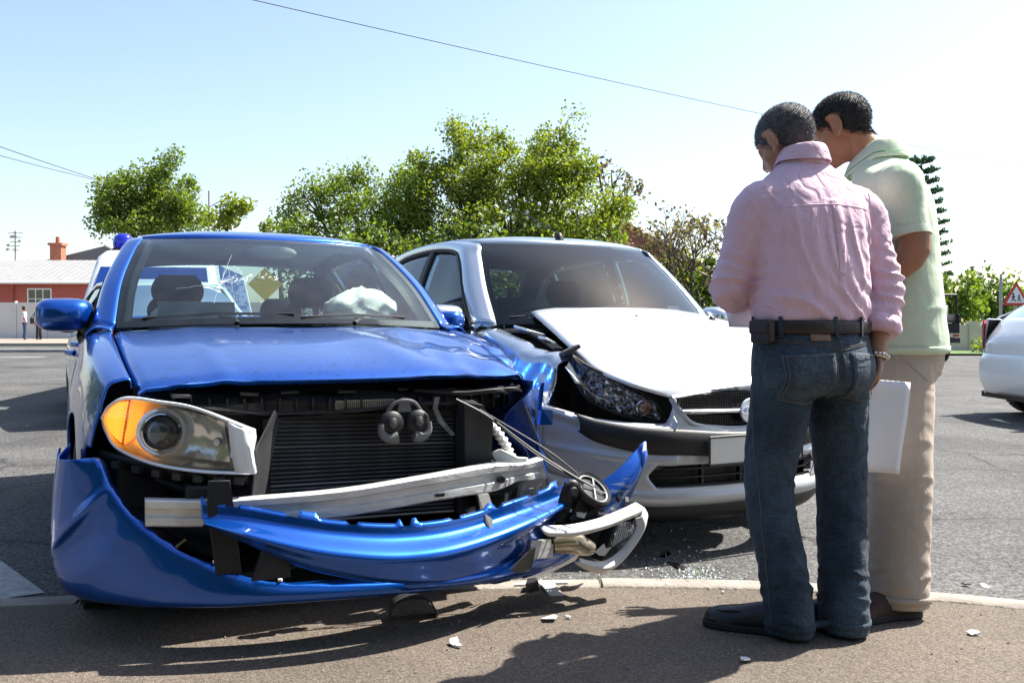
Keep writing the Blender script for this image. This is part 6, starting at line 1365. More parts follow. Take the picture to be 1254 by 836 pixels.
# -- garden trees behind the two cars
tree('garden_tree', 'tall loose bright green tree rising behind the silver car', (.0, 19.5, 0), [lobe(590, 215, 19.5, 48, 42), lobe(640, 225, 19, 50, 44), lobe(560, 255, 19, 55, 42), lobe(690, 255, 18.6, 55, 42), lobe(625, 285, 18.6, 90, 46)], M['leaf_a'], .066, 1.0, .12, 1, .31, 125, sprays=3)
tree('garden_tree', 'broad bright green tree behind the blue car roof, beside the taller one', (-3.2, 20, 0), [lobe(385, 258, 20, 34, 34), lobe(425, 250, 20, 40, 30), lobe(475, 246, 20, 44, 30), lobe(520, 240, 19.5, 46, 40), lobe(495, 272, 19.3, 46, 34), lobe(365, 285, 20, 26, 22), lobe(405, 292, 19.5, 60, 34), lobe(470, 295, 19.5, 60, 34), lobe(540, 298, 19.2, 60, 38)], M['leaf_c'], .066, 1.15, .12, 2, .31, 115, sprays=1)
tree('garden_tree', 'rounded yellow green tree between the tall tree and the tiled roof', (1.3, 18.2, 0), [lobe(680, 222, 18.4, 38, 36), lobe(712, 262, 18, 52, 40), lobe(733, 285, 17.8, 28, 24), lobe(690, 300, 18, 70, 36)], M['leaf_a'], .066, 1.1, .10, 3, .29, 110, sprays=1)
tree('russet_tree', 'thin russet leaved tree above the red tiled roof', (2.6, 21, 0), [lobe(748, 222, 21, 34, 26), lobe(768, 242, 21, 24, 22), lobe(730, 205, 21, 22, 20)], M['leaf_red'], .10, .7, .09, 4, .26, 26, twigs=1.6)
for i, (px, Y, w_) in enumerate(((400, 18.2, 60), (470, 17.9, 55), (545, 17.6, 60), (620, 17.4, 60), (700, 17.2, 60), (748, 17, 26))):
    tree('shrub', ['leafy shrub in the hedge behind the blue car rear', 'dark shrub in the hedge behind the gap between the cars', 'leafy shrub in the hedge behind the silver car rear door', 'dark shrub in the hedge behind the silver car aerial', 'leafy shrub in the hedge behind the silver car windscreen', 'dark shrub in the hedge end beside the round bush'][i], (W(px, 395, Y)[0], Y, 0), [lobe(px, 312, Y, w_, 34), lobe(px, 350, Y, w_, 48), lobe(px + 20, 400, Y, w_, 40)], M['leaf_c'] if i % 2 else M['leaf_b'], .085, .8, .07, 20 + i, .34, 64, group='hedge shrubs behind the crashed cars', cat='shrub', twigs=.3)
fl = G(); rs = np.random.RandomState(8)
for _ in range(46):
    x, y, z = W(rs.uniform(585, 725), rs.uniform(245, 300), 17.6); fl.ball((x, y, z), .035 * rs.uniform(.7, 1.3), 5, 4)
ft = obj('blossom', fl, M['flower']); tag(ft, 'scattered white blossoms on the hedge behind the silver car', kind='stuff')
tree('street_tree', 'dark dense tree left of the blue car roof', W(178, 395, 34)[:2] + (0,), [lobe(160, 248, 34, 40, 32), lobe(182, 232, 34, 34, 28), lobe(212, 252, 33.5, 32, 24), lobe(138, 266, 33.5, 30, 26), lobe(170, 278, 33.5, 58, 20), lobe(225, 272, 33.5, 26, 18)], M['leaf_c'], .125, .85, .2, 5, .43, 85, sprays=1)
tree('street_tree', 'small pale green tree top showing above the blue roof', W(280, 395, 42)[:2] + (0,), [lobe(282, 268, 42, 18, 14), lobe(268, 276, 42, 16, 10)], M['leaf_a'], .2, .5, .14, 6, .42, 36, sprays=2)
tree('street_tree', 'tiny tree top left of the garden trees', W(345, 395, 36)[:2] + (0,), [lobe(347, 274, 36, 14, 8), lobe(325, 279, 38, 10, 4)], M['leaf_c'], .17, .5, .1, 7, .36, 36)
# -- right of the garden: bare tree, bush, fence hedge
bx_, by_, _ = W(855, 395, 15)
t = thing('bare_tree', 'nearly leafless tree with fine twigs beside the man in pink', 'tree', (bx_, by_, 0)); rs = np.random.RandomState(12); g = G(); tips = []
def grow(p, d, ln, r, dep):
    q = p + d * ln; m_ = (p + q) / 2 + rs.normal(0, ln * .06, 3); g.tube([p, m_, q], [r, r * .85, r * .7], 5 if dep < 3 else 4, caps=False)
    if dep >= 5: tips.append(q); return
    for _ in range(3 if dep < 4 else 2):
        v = d + rs.normal(0, .46, 3); v[2] = abs(v[2]) * .8 + .12; v /= np.linalg.norm(v); grow(q, v, ln * rs.uniform(.62, .82), r * .62, dep + 1)
for dx in (-.25, 0, .28): grow(A((dx, 0, -.05)), A((dx * .3, 0, 1.)), .95, .05, 0)
obj('trunk', g, M['bark'], t)
V = leaves(tips, 3, .12, .07, rs); k = len(V) // 4; me = bpy.data.meshes.new('crown'); me.from_pydata(V.tolist(), [], np.arange(4 * k).reshape(-1, 4).tolist()); me.materials.append(M['leaf_red']); o = bpy.data.objects.new('crown', me); COL.objects.link(o); o.parent = t
tree('bush', 'round yellow green bush right of the tiled roof', W(828, 395, 16)[:2] + (0,), [lobe(832, 320, 16, 26, 22), lobe(822, 348, 16, 30, 28), lobe(850, 330, 16, 24, 20)], M['leaf_a'], .09, 1.5, .06, 13, .22, 44, cat='bush', twigs=.3)
tree('bush', 'dark hedge bush under the bare tree', W(865, 395, 15.6)[:2] + (0,), [lobe(868, 350, 15.6, 26, 32), lobe(845, 365, 15.4, 34, 26), lobe(890, 372, 15.4, 30, 30), lobe(800, 375, 15.8, 40, 26)], M['leaf_b'], .09, 1.5, .05, 14, .22, 44, cat='bush', twigs=.3)
for i, (px, py, rx, rz) in enumerate(((1168, 362, 26, 28), (1205, 362, 32, 24), (1240, 368, 30, 22), (1130, 365, 30, 26))):
    tree('distant_tree', ['rounded green tree behind the parked pickup', 'spreading green tree beyond the beige wall', 'green tree behind the warning sign', 'green tree hidden behind the man in green'][i], W(px, 395, 55 + 3 * i)[:2] + (0,), [lobe(px, py, 55 + 3 * i, rx, rz), lobe(px + 8, py + 18, 55 + 3 * i, rx, rz * .8)], M['leaf_b'] if i % 2 else M['leaf_c'], .30, .30, .22, 30 + i, .75, 46)
for i, (x, y) in enumerate(((6, 62), (13, 66), (20, 64), (27, 68), (50, 62), (60, 66), (70, 60))):
    tree('distant_tree', 'bushy green tree in the far row along the verge', (x, y, 0), [(x, y, 2.6, 3.4, 2.6, 1.9), (x + 1.2, y, 1.4, 3.2, 2.4, 1.3)], M['leaf_b'] if i % 2 else M['leaf_c'], .42, .11, .2, 90 + i, 1.0, 46, group='far row of trees', twigs=.3)
# Norfolk pine: tiers of level fronds with upturned tips
nx, ny, _ = W(1127, 395, 82); PT = 15.9
t = thing('norfolk_pine', 'tall tiered pine standing behind the man in green', 'tree', (nx, ny, 0)); g = G().tube([(0, 0, 0), (0, 0, PT * .6), (0, 0, PT)], [.28, .16, .03], 8); rs = np.random.RandomState(3); C = []; Rr = []
for k, z in enumerate(np.arange(3.2, PT, .92)):
    L_ = (.40 + 2.75 * (1 - z / PT) ** .5) * rs.uniform(.92, 1.06)
    for j in range(8):
        a = j * math.pi / 4 + k * .35 + rs.uniform(-.1, .1); q = [(0, 0, z), (L_ * .5 * math.cos(a), L_ * .5 * math.sin(a), z - .06), (L_ * math.cos(a), L_ * math.sin(a), z + .16)]; g.tube(q, [.05, .035, .012], 4, caps=False)
        for f in np.linspace(.35, 1, 8): C.append((L_ * f * math.cos(a), L_ * f * math.sin(a), z + .30 * f * f + rs.uniform(-.06, .06))); Rr.append(.24 if f > .5 else .15)
obj('trunk', g, M['bark'], t); V = leaves(C, 18, Rr, .20, rs, 2.5, .8); k = len(V) // 4; me = bpy.data.meshes.new('crown'); me.from_pydata(V.tolist(), [], np.arange(4 * k).reshape(-1, 4).tolist()); me.materials.append(M['leaf_pine']); o = bpy.data.objects.new('crown', me); COL.objects.link(o); o.parent = t
# -- unseen trees added out of frame left, for dark reflections in the paint
for i, (x, y, h_) in enumerate(((-13, 9, 5.0), (-17, 16, 6.0), (-12.5, 2.5, 4.6))):
    tree('street_tree', ['leafy street tree on the left side of the road', 'taller leafy tree further along the left side', 'broad leafy tree standing level with the blue car'][i], (x, y, 0), [(x, y, h_ * .62, 2.4, 2.4, h_ * .36), (x + .9, y + 1, h_ * .5, 1.8, 1.8, h_ * .3), (x - .5, y - 1.4, h_ * .48, 2.0, 2.0, h_ * .3)], M['leaf_b'], .26, .22, .2, 50 + i, .7, 40)
# -- unseen trees and house added behind camera to cut sky fill, darken reflections
for i, x in enumerate((-11, -7.2, -3.4, .4, 4.2, 8)):
    tree('hedge_tree', ['dense dark hedge tree at the left end of the corner garden', 'dense dark hedge tree second from the left end of the corner garden', 'dense dark hedge tree left of the brick house door', 'dense dark hedge tree before the brick house door', 'dense dark hedge tree right of the brick house door', 'dense dark hedge tree at the right end of the corner garden'][i], (x, -6.0, 0), [(x, -6.0, 3.4, 2.3, 1.3, 2.4), (x + .4, -5.8, 1.6, 2.2, 1.2, 1.6)], M['leaf_b'], .30, .30, .16, 70 + i, .75, 46, twigs=.2)
CH_ = thing('house', 'dark brick house standing in the corner garden behind the hedge', 'house', (-2, -14, 0))
obj('wall', G().box((-11, 0, 0), (11, 6, 4.6)), mat('dark_brick', (.13, .06, .045), .9, var=.25, vscale=8), CH_); obj('roof', G().prism([(-11.6, -.6, 4.55), (-11.6, 3, 6.9), (-11.6, 6.6, 4.55)], (23.2, 0, 0)), M['tile'], CH_, smooth=0)
# -- terracotta house with grey sheet roof behind the white boundary wall
HS = thing('house', 'terracotta house with grey sheet roof behind the white boundary wall', 'house', (-34, 57, 0))
obj('wall', G().box((-9, 0, 0), (9.5, 8, 3.55)), M['terracotta'], HS)
g = G(); g.prism([(-9.6, -.55, 3.45), (-9.6, 4, 5.1), (-9.6, 8.6, 3.45)], (19.7, 0, 0)); rf = obj('roof', g, M['roof_grey'], HS, smooth=0)
g = G()
for k in range(50): g.tube([(-9.6 + k * .4, -.57, 3.455), (-9.6 + k * .4, 4, 5.108)], .018, 5)
obj('sheet_rib', g, M['roof_grey'], rf, smooth=60)['kind'] = 'stuff'
g = G(); g.prism([(-.4, 6, 4.6), (6.8, 6, 4.6), (6.4, 6, 6.25)], (0, 4, 0)); obj('rear_gable', g, mat('slate', (.14, .14, .145), .8, var=.15), rf, smooth=0)
g = G(); g.add([(6.4, 5.6, 6.30), (6.4, 10.2, 6.30), (11.4, 10.2, 3.6), (11.4, 5.6, 3.6)], [(0, 1, 2, 3)]); obj('roof_slope', g, M['wall_white'], rf, smooth=0, thick=.12)
obj('gutter', G().tube([(-9.6, -.6, 3.43), (10.1, -.6, 3.43)], .08, 8), M['wood'], HS)
for x in (3.2,): obj('downpipe', G().tube([(x, -.12, 0), (x, -.12, 3.1), (x + .25, -.5, 3.4)], .07, 8), M['terracotta'], HS)
ch = obj('chimney', G().box((3.05, 4.9, 4.6), (3.8, 5.6, 6.15)).box((2.95, 4.8, 6.15), (3.9, 5.7, 6.32)), M['brick'], HS, smooth=0); obj('chimney_pot', G().lathe([(.14, 6.32), (.13, 6.75), (.10, 6.75)], 12, c=(3.42, 5.25, 0)), M['brick'], ch)
def win(par, x0, z0, w, h, y=-.02, n=3):
    wd = obj('window', G().box((x0, y - .03, z0), (x0 + w, y, z0 + .08)).box((x0, y - .03, z0 + h - .08), (x0 + w, y, z0 + h)).box((x0, y - .028, z0 + .08), (x0 + .07, y, z0 + h - .08)).box((x0 + w - .07, y - .028, z0 + .08), (x0 + w, y, z0 + h - .08)), M['wood'], par, smooth=0)
    for k in range(n): obj('pane', G().box((x0 + .07 + k * (w - .14) / n, y - .01, z0 + .08), (x0 + .04 + (k + 1) * (w - .14) / n, y - .004, z0 + h - .08)), M['dark_glass'], wd, smooth=0)
    for k in range(1, n): obj('mullion', G().box((x0 + .035 + k * (w - .14) / n, y - .026, z0 + .08), (x0 + .085 + k * (w - .14) / n, y, z0 + h - .08)), M['wood'], wd, smooth=0)
    obj('glazing_bar', G().box((x0 + .07, y - .024, z0 + h * .5), (x0 + w - .07, y - .002, z0 + h * .5 + .04)), M['wood'], wd, smooth=0); obj('sill', G().box((x0 - .1, y - .12, z0 - .1), (x0 + w + .1, y + .01, z0 - .002)), M['wall_white'], wd, smooth=0)
win(HS, 4.1, 1.75, 1.5, 1.35); win(HS, -3.0, 1.75, 1.5, 1.35)
BW = thing('boundary_wall', 'long white boundary wall of plain panels before the terracotta house', 'wall', (0, 52, .1))
pm = None; px0 = -52.0; rnd = random.Random(2)
while px0 < -10:
    if pm is None: pm = mesh_of(G().box((0, 0, 0), (1.62, .14, 2.02)), 'panel'); pm.materials.append(M['wall_white'])
    p = bpy.data.objects.new('panel', pm); COL.objects.link(p); p.parent = BW; p.location = (px0, rnd.uniform(0, .012), 0)
    c = obj('post', G().box((px0 - .10, -.04, 0), (px0 - .012, .18, 2.10)), M['wall_white'], BW, smooth=0); px0 += 1.72
# -- red tiled house behind the garden trees: tiles laid in courses
TH = thing('house', 'brick house with red tiled roof behind the garden trees', 'house', (2.2, 27, 0))
obj('wall', G().box((-5, 0, 0), (3.4, 7, 2.3)), M['beige_wall'], TH)
g = G().prism([(4.0, -.5, 2.2), (.4, -.5, 4.15), (-5.6, -.5, 2.2)], (0, 8, 0)); rf = obj('roof', g, M['tile'], TH, smooth=0)
tm = mesh_of(G().grid(cr([[(0, -.17, 0), (0, .17, 0)], [(.06, -.17, .05), (.06, .17, .04)], [(.12, -.17, 0), (.12, .17, 0)]], 5)), 'tile'); tm.materials.append(M['tile']); sl = math.atan2(1.95, 3.6)
tg = G()
for r_ in range(13):
    for c_ in range(20):
        f = r_ / 13; x = .4 + 3.6 * f; z = 4.15 - 1.95 * f; tg.obox((x + .14, -.42 + c_ * .4, z - .03), (.30, .37, .04), (0, sl - .05, 0))
tl = obj('roof_tile', tg, M['tile'], rf, smooth=0); tl['kind'] = 'stuff'
win(TH, 1.0, .8, 1.3, 1.1, n=2)
# -- beige wall, verge plants, poles, sign on the right
g = thing('garden_wall', 'low beige wall with piers along the grass verge', 'wall', (13.6, 31, 0))
for k in range(14):
    obj('wall_panel', G().box((k * 1.9 + .16, 0, 0), (k * 1.9 + 1.74, .16, .92)), M['beige_wall'], g, smooth=0); obj('pier', G().box((k * 1.9 - .16, -.05, 0), (k * 1.9 + .155, .21, 1.04)), M['beige_wall'], g, smooth=0)
tree('bush', 'low yellow green bush at the foot of the beige wall', W(1208, 395, 29)[:2] + (.05,), [lobe(1210, 424, 29, 16, 9)], M['leaf_a'], .12, 2.5, .03, 40, .25, 40, cat='bush', branch=False)
px_, py_, _ = W(1225, 395, 26); tag(obj('street_pole', G().tube([(px_, py_, 0), (px_, py_, 2.35)], [.045, .035], 10), M['pole']), 'slim grey pole beside the warning sign', 'pole')
sx, sy, sz = W(1244, 364, 24); SG = thing('traffic_sign', 'triangular red bordered children crossing sign on a pole', 'sign', (sx, sy, 0))
obj('post', G().tube([(0, .04, 0), (0, .04, sz + .3)], .035, 10), M['pole'], SG)
def tri(r, y, d, m, nm): return obj(nm, G().prism([(r * math.cos(a), y, sz + r * math.sin(a)) for a in (R(90), R(210), R(330))], (0, d, 0)), m, SG, smooth=0)
tri(.42, 0, .012, mat('sign_red', (.55, .03, .03), .5), 'sign_plate'); tri(.29, -.006, .005, mat('sign_white', (.8, .8, .78), .5), 'sign_face')
mk = mat('sign_black', (.01, .01, .01), .6)
for k, (ox, s) in enumerate(((-.08, .9), (.07, .75))):
    g = G(); y = -.012; z0 = sz - .10
    g.lathe([(.001, y), (.03 * s, y), (.03 * s, y + .004), (.001, y + .004)], 12, c=(ox, 0, z0 + .20 * s), axis='y')
    for a, b in (((0, .17), (0, .08)), ((0, .08), (-.05, .0)), ((0, .08), (.045, .02)), ((.045, .02), (.08, 0)), ((0, .15), (-.05, .10)), ((0, .15), (.05, .11))): g.tube([(ox + a[0] * s, y, z0 + a[1] * s), (ox + b[0] * s, y, z0 + b[1] * s)], .013 * s, 4)
    obj('running_figure', g, mk, SG)
def wire(name, P_, r, label):
    P_ = A(P_); C = cr(P_, 40); return tag(obj(name, G().tube(C, r, 5), M['cable']), label, 'cable')
def ext(a, b, f0, f1, sag):
    a, b = A(a), A(b); return [a + (b - a) * t - A((0, 0, sag * 4 * (t - f0) * (f1 - t) / (f1 - f0) ** 2)) for t in np.linspace(f0, f1, 9)]
wire('power_line', ext(W(345, 0, 13), W(1254, 198, 30), -.25, 1.5, .25), .0065, 'thin overhead cable crossing the sky above both cars')
wire('power_line', ext(W(0, 178, 60), W(112, 217, 80), -.8, 1.25, .1), .03, 'upper of the two thin cables over the terracotta house')
wire('power_line', ext(W(0, 189, 60), W(100, 216, 78), -.8, 1.25, .1), .025, 'lower of the two thin cables over the terracotta house')
px_, py_, pz_ = W(257, 234, 50); tag(obj('street_pole', G().tube([(px_, py_, 0), (px_, py_, pz_)], [.09, .05], 8).tube([(px_, py_, pz_ - .9), (px_ + .7, py_, pz_ - .5)], .03, 6), M['pole']), 'thin lamp pole between the two street trees', 'pole')
ax_, ay_, az_ = W(20, 282, 92); AM = thing('antenna_mast', 'antenna mast with small floodlights beyond the terracotta house', 'mast', (ax_, ay_, 0))
obj('mast', G().tube([(0, 0, 0), (0, 0, az_)], [.14, .06], 8), M['pole'], AM)
rnd = random.Random(7)
for k in range(5): z = az_ - .3 - k * .42; obj('crossbar', G().tube([(-.75 + .1 * k, 0, z), (.75 - .1 * k, 0, z)], .045, 6), M['pole'], AM)
for k in range(9): obj('floodlight', G().obox((rnd.uniform(-.75, .75), -.15, az_ - .25 - rnd.randint(0, 4) * .42), (.26, .2, .22), (.3, 0, rnd.uniform(-.5, .5))), M['pole'], AM, smooth=0)
# -- other vehicles
def plain_front(P, par, paint):
    hw, belt, fx = car_surf(P); bonnet(P, .10, .28, P['ws_base_c'][0] - .05, P['frame_in'][0][1] - .05, P['hz'], paint, par)
    rows = []
    for z, dy in ((.66, .06), (.60, .01), (.5, -.01), (.36, .0), (.24, .05)): rows.append([(u * float(hw(.35)), dy + .40 * abs(u) ** 3.2, z) for u in np.linspace(-1, 1, 31)])
    obj('front_bumper', G().grid(cr(rows, 14)), paint, par, thick=.01, fix=False)
    obj('grille', G().obox((0, .02, .52), (.7, .02, .09)), M['black'], par, bevel=.005)
    for s_ in (-1, 1): obj('headlight', G().grid(cr([[(s_ * .40, .10, .66), (s_ * .40, .14, .75)], [(s_ * .55, .18, .65), (s_ * .55, .22, .77)], [(s_ * .70, .34, .66), (s_ * .68, .36, .79)]], 8)), M['lamp_grey'], par, thick=.01, fix=False)
PG = dict(PB); PG['hz'] = [(.1, .72), (.35, .82), (.7, .90), (1.12, .97)]; PG['he_z'] = [(.25, .74), (.6, .84), (1.0, .915), (1.32, .955)]
PC = thing('parked_car', 'pale parked hatchback seen through the blue car windscreen', 'car', (-5.15, 12.55, 0), R(208))
car_common(PG, PC, M['green_silver'], M['side'], M['ws2']); corner(PG, PC, M['green_silver']); plain_front(PG, PC, M['green_silver'])
for s_ in (-1, 1): mirror(PC, (s_ * .885, 1.60, 1.018), s_, M['green_silver'], (s_ * .785, 1.62, .955))
for x in (-.36, .36): seat(PC, x, 2.28, .40, M['seat'])
YD = tag(obj('warning_diamond', G().obox((0, 0, 0), (.225, .006, .225), (0, R(45), 0)), mat('diamond_yellow', (.92, .58, .01), .5)), 'yellow diamond warning plate propped inside the parked hatchback rear window', 'sign')
dw = W(325, 348, 8.75); YD.location = dw; YD.rotation_euler = (0, 0, R(10))
MV = thing('white_car', 'white car passing on the right, only its tail in view', 'car', (9.17, 9.35, 0), R(90))
PH = dict(PG); PH['rb'] = .26; car_common(PH, MV, M['white_paint'], M['side'], M['ws2']); corner(PH, MV, M['white_paint']); plain_front(PH, MV, M['white_paint'])
for s_ in (-1, 1): mirror(MV, (s_ * .885, 1.60, 1.018), s_, M['white_paint'], (s_ * .785, 1.62, .955))
# ambulance-style van with blue beacon
VN = thing('emergency_van', 'white and blue emergency vehicle with a blue beacon behind the blue car', 'van', (-4.42, 11.2, 0), R(10))
rows = []
for z, w_, y0, y1 in ((.35, .84, 0, 4.0), (.95, .86, .02, 4.0), (1.05, .85, .1, 3.98), (1.80, .70, .45, 3.9), (1.90, .62, .60, 3.8)):
    rows.append([(-w_, y0 + .06, z), (-w_ * .9, y0, z), (w_ * .9, y0, z), (w_, y0 + .06, z), (w_, y1, z), (-w_, y1, z)])
g = G().grid(rows, wrap=True); g.f += [tuple(range(6)), tuple(range(24, 30))]; g.m += [0, 0]; obj('body', g, M['white_paint'], VN, bevel=.03)
bs_ = mat('livery_blue', (.01, .05, .28), .35, coat=.6)
for s_ in (-1, 1):
    obj('stripe', G().add([(s_ * .868, .1, .85), (s_ * .868, 3.9, .85), (s_ * .870, 3.9, 1.0), (s_ * .870, .1, 1.0)], [(0, 1, 2, 3)]), bs_, VN, smooth=0, thick=.004, off=0)
    obj('window', G().add([(s_ * .85, .55, 1.08), (s_ * .85, 1.8, 1.08), (s_ * .718, 1.8, 1.74), (s_ * .722, .85, 1.74)], [(0, 1, 2, 3)]), bs_, VN, smooth=0, thick=.006, off=0)
    obj('window', G().add([(s_ * .85, 1.95, 1.08), (s_ * .85, 3.7, 1.08), (s_ * .718, 3.6, 1.74), (s_ * .718, 1.95, 1.74)], [(0, 1, 2, 3)]), bs_, VN, smooth=0, thick=.006, off=0)
    for y in (.75, 3.2): wheel(VN, s_ * .76, y, .33, .2, sgn=s_)
    mirror(VN, (s_ * 1.06, .55, .93), s_, M['black'], (s_ * .86, .58, .98))
obj('windscreen', G().add([(-.74, .06, 1.06), (.74, .06, 1.06), (.62, .43, 1.74), (-.62, .43, 1.74)], [(0, 1, 2, 3)]), bs_, VN, smooth=0, thick=.006, off=0)
obj('front_bumper', G().box((-.86, -.06, .35), (.86, .05, .58)), M['black'], VN, bevel=.03)
for s_ in (-1, 1): obj('headlight', G().obox((s_ * .62, -.01, .75), (.26, .05, .14)), M['lamp_grey'], VN, bevel=.01)
BK = obj('beacon_base', G().lathe([(.14, 1.89), (.14, 1.95), (.001, 1.95)], 20, c=(-.50, 1.0, 0)), M['black'], VN)
obj('beacon', G().lathe([(.125, 1.95), (.13, 2.02), (.115, 2.10), (.07, 2.14), (.001, 2.15)], 20, c=(-.50, 1.0, 0)), mat('beacon_blue', (.01, .02, .55), .1, trans=.3, coat=1), VN)
# flatbed pickup seen from behind
PK = thing('pickup_truck', 'dark flatbed pickup with tall frame parked behind the man in green', 'truck', (10.35, 23.2, 0), R(-4))
obj('load_bed', G().box((-.88, 0, .72), (.88, 2.3, .98)).box((-.88, 0, .98), (-.84, 2.3, 1.2)).box((.84, 0, .98), (.88, 2.3, 1.2)), M['black'], PK, bevel=.01)
g = G()
for x in (-.82, .82):
    for y in (.06, 2.2): g.tube([(x, y, .98), (x, y, 1.68)], .03, 6)
    g.tube([(x, .06, 1.68), (x, 2.2, 1.68)], .03, 6)
for y in (.06, 2.2): g.tube([(-.82, y, 1.68), (.82, y, 1.68)], .03, 6)
obj('rack', g, M['black'], PK)
obj('cab', G().prism([(-.78, 2.4, .5), (-.78, 2.4, 1.62), (-.78, 3.6, 1.62), (-.78, 4.1, 1.05), (-.78, 5.0, .95), (-.78, 5.0, .5)], (1.56, 0, 0)), M['white_paint'], PK, bevel=.03)
obj('rear_window', G().box((-.6, 2.385, 1.12), (.6, 2.397, 1.5)), M['dark_glass'], PK); obj('tow_bar', G().box((-.85, -.12, .48), (.85, -.02, .62)), M['grey_plastic'], PK, bevel=.01)
for s_ in (-1, 1):
    obj('tail_lamp', G().box((s_ * .78 - .07, -.035, .55), (s_ * .78 + .07, -.005, .70)), M['tail_red'], PK)
    for y in (.8, 4.0): wheel(PK, s_ * .74, y, .34, .22, sgn=s_)
obj('crate', G().box((-.2, .4, .985), (.75, 1.9, 1.42)), M['white_paint'], PK, bevel=.02)
# -- the two pedestrians by the white wall
def walker(loc, yaw, label, top, legs, hairc, bag=False, sc=1.0):
    g = G(); rings(g, [(0, 0, .85, .15, .10), (0, 0, 1.05, .13, .09), (0, 0, 1.30, .18, .11), (0, 0, 1.42, .12, .08)], 14); g.tube([(0, 0, 1.38), (0, .01, 1.50)], .055, 8); g.ball((0, .01, 1.58), (.085, .10, .12), 12, 10)
    for s_ in (-1, 1):
        limb(g, [(s_ * .17, 0, 1.36), (s_ * .22, -.03, 1.10), (s_ * .20, .08, .86)], [.05, .042, .03], 8); hand(g, (s_ * .20, .08, .87), (0, .15, -1), (-s_, 0, 0), s_, .4)
        limb(g, [(s_ * .09, 0, .88), (s_ * .10, .02, .48), (s_ * .11, -.02 * s_, .08), (s_ * .11, .10, .04)], [.085, .06, .045, .04], 8)
    o = obj('person', fused(g, .014, 3), M['skin2'], None, smooth=180, loc=loc, rot=(0, 0, yaw)); o.scale = (sc,) * 3; tag(o, label, 'person')
    g = G(); rings(g, [(0, 0, .84, .168, .118), (0, 0, 1.05, .15, .108), (0, 0, 1.30, .195, .125), (0, 0, 1.43, .12, .09)], 14)
    for s_ in (-1, 1): limb(g, [(s_ * .15, 0, 1.36), (s_ * .22, -.03, 1.12)], [.068, .058], 8)
    obj('top', fused(g, .016, 3, 'top'), top, o, smooth=180)
    g = G(); rings(g, [(0, 0, .90, .165, .115), (0, 0, .80, .17, .125)], 14)
    for s_ in (-1, 1): limb(g, [(s_ * .09, 0, .86), (s_ * .10, .02, .48), (s_ * .11, -.02 * s_, .06)], [.095, .08, .075], 8)
    obj('trousers', fused(g, .016, 3, 'trousers'), legs, o, smooth=180)
    obj('hair', G().ball((0, -.01, 1.605), (.097, .107, .115), 12, 8), hairc, o)
    if bag: tag(obj('handbag', G().obox((loc[0] - .26, loc[1] - .2, loc[2] + .98), (.12, .3, .3), (0, 0, .2)).tube([(loc[0] - .26, loc[1] - .3, loc[2] + 1.12), (loc[0] - .16, loc[1] - .1, loc[2] + 1.42), (loc[0] - .26, loc[1] - .05, loc[2] + 1.12)], .02, 6), M['belt'], bevel=.02), 'dark shoulder bag carried by the pedestrian by the white wall', 'bag')
hk = mat('dark_hair_far', (.02, .014, .012), .7)
x, y, _ = W(30, 395, 48); walker((x, y, .1), R(-60), 'pedestrian in pale top and blue jeans standing by the white wall', mat('pale_top', (.62, .58, .62), .8), mat('blue_jeans', (.05, .08, .16), .8), hk, sc=1.02)
x, y, _ = W(48, 395, 48); walker((x, y, .1), R(80), 'pedestrian in black trousers with a shoulder bag by the white wall', mat('lilac_top', (.5, .47, .55), .8), mat('black_trousers', (.015, .015, .018), .8), hk, True)
# ================================================================ debris on the ground
rng = random.Random(5)
g = G(); pts = []; C = cr([(-.085, 0, 0), (-.07, .01, .045), (-.02, .02, .062), (.04, .02, .052), (.072, .015, .0)], 22); rows = []
for i, p in enumerate(C): rows.append([p + A((0, -.022, 0)), p + A((0, -.024, .010)), p + A((0, .026, .012)), p + A((0, .028, .0))])
g.grid(rows, wrap=True); o = obj('trim_piece', g, M['grey_plastic'], None, loc=(-.31, 2.955, .034), rot=(0, 0, R(14)), bevel=.002); tag(o, 'curved black plastic trim piece lying on the pavement before the blue car', 'debris')
BR = thing('bracket', 'broken white bracket with a strap lying across the kerb', 'debris', (.115, 3.27, .034), R(8))
obj('plate', G().prism([(-.10, .06, .0), (.10, .065, .0), (.11, .085, .0), (.02, .095, 0), (-.09, .08, 0)], (0, 0, .006)), M['white_plastic'], BR); obj('strap', G().prism([(-.01, .06, .006), (.045, .06, .006), (.06, -.09, -.008), (.012, -.09, -.008)], (0, 0, .004)), mat('strap_grey', (.45, .45, .45), .5), BR)
obj('shadow_tab', G().prism([(-.05, .05, 0), (-.02, .05, 0), (-.02, .0, .0), (-.07, -.02, .0)], (0, .004, .03)), M['black'], BR)  # black upright tab on the bracket
def gp(px, py): t = .965 / (( py - 395) / 1130 ); return ((px - 627) / 1130 * t, t)
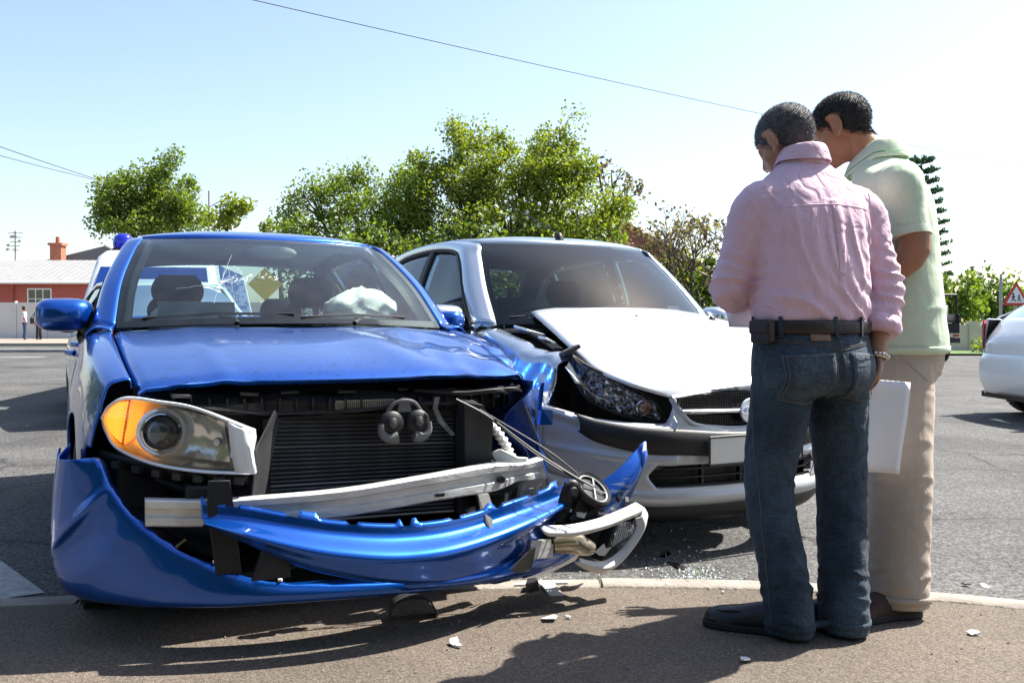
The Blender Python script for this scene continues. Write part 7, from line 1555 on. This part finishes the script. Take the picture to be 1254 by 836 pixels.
BIT = ['small white shard on the pavement below the torn blue bumper', 'white plastic shard just in front of the broken bracket', 'small white chip on the pavement right of the two men', 'white sliver in the shadow of the man in pink', 'tiny white crumb next to the shard below the blue bumper', 'tiny pale crumb beside the broken bracket', 'pale chip on the road beyond the kerb right of the men', 'long clear lens shard on the road under the silver car', 'clear lens shard among the glass crumbs by the kerb', 'small lens shard in the shade of the silver bumper', 'lens shard lying by the smashed headlight', 'black plastic fragment resting on the kerb by the glass crumbs', 'small black fragment on the kerb by the smashed headlight', 'black crumb on the road between the legs of the men', 'dark crumb on the road right of the beige trousers', 'dark fragment under the torn blue bumper']
for i, (px, py, s, k) in enumerate(((556, 797, .022, 0), (674, 766, .030, 0), (1196, 784, .022, 0), (913, 818, .02, 0), (560, 800, .012, 0), (696, 764, .010, 0), (1210, 726, .018, 3), (833, 692, .05, 2), (860, 700, .045, 2), (845, 660, .03, 2), (815, 676, .03, 2), (788, 713, .05, 1), (770, 716, .03, 1), (985, 655, .012, 1), (1185, 712, .014, 1), (495, 712, .03, 1))):
    x, y = gp(px, py); z = .034 if y < 3.3 else .003
    n = 5; P_ = [(s * rng.uniform(.5, 1.1) * math.cos(a) * 1.4, s * rng.uniform(.4, 1.) * math.sin(a), rng.uniform(0, s * .25)) for a in np.linspace(0, 2 * math.pi, n, endpoint=False)]
    o = obj('fragment', G().prism(P_, (0, 0, .004)), [M['white_plastic'], M['black'], M['lens'], M['white_plastic']][k], None, smooth=0, loc=(x, y, z + .002), rot=(rng.uniform(-.2, .2), rng.uniform(-.2, .2), rng.uniform(0, 6)))
    tag(o, BIT[i], 'debris')
rs = np.random.RandomState(2); g = G()
for _ in range(520):
    if rs.rand() < .75: x, y = gp(rs.normal(850, 26), rs.normal(704, 9))
    else: x, y = gp(rs.uniform(660, 960), rs.uniform(640, 716))
    s = rs.uniform(.002, .006); g.obox((x, y, (.034 if y < 3.42 else .003) + s / 2), (s * 1.5, s, s), tuple(rs.uniform(0, 3, 3)))
o = obj('glass_crumbs', g, mat('glass_crumb', (.72, .76, .75), .15, trans=.4), None, smooth=0); tag(o, 'scatter of broken glass crumbs on the road by the kerb', kind='stuff')
g = G()
for _ in range(260):
    x, y = gp(rs.uniform(0, 1254), rs.uniform(690, 835)); s = rs.uniform(.0015, .0045); g.obox((x, y, (.033 if y < 3.2 else .003) + s / 3), (s * 1.5, s, s), tuple(rs.uniform(0, 3, 3)))
o = obj('grit', g, M['kerb'], None, smooth=0); tag(o, 'loose grit on the pavement and road edge', kind='stuff')
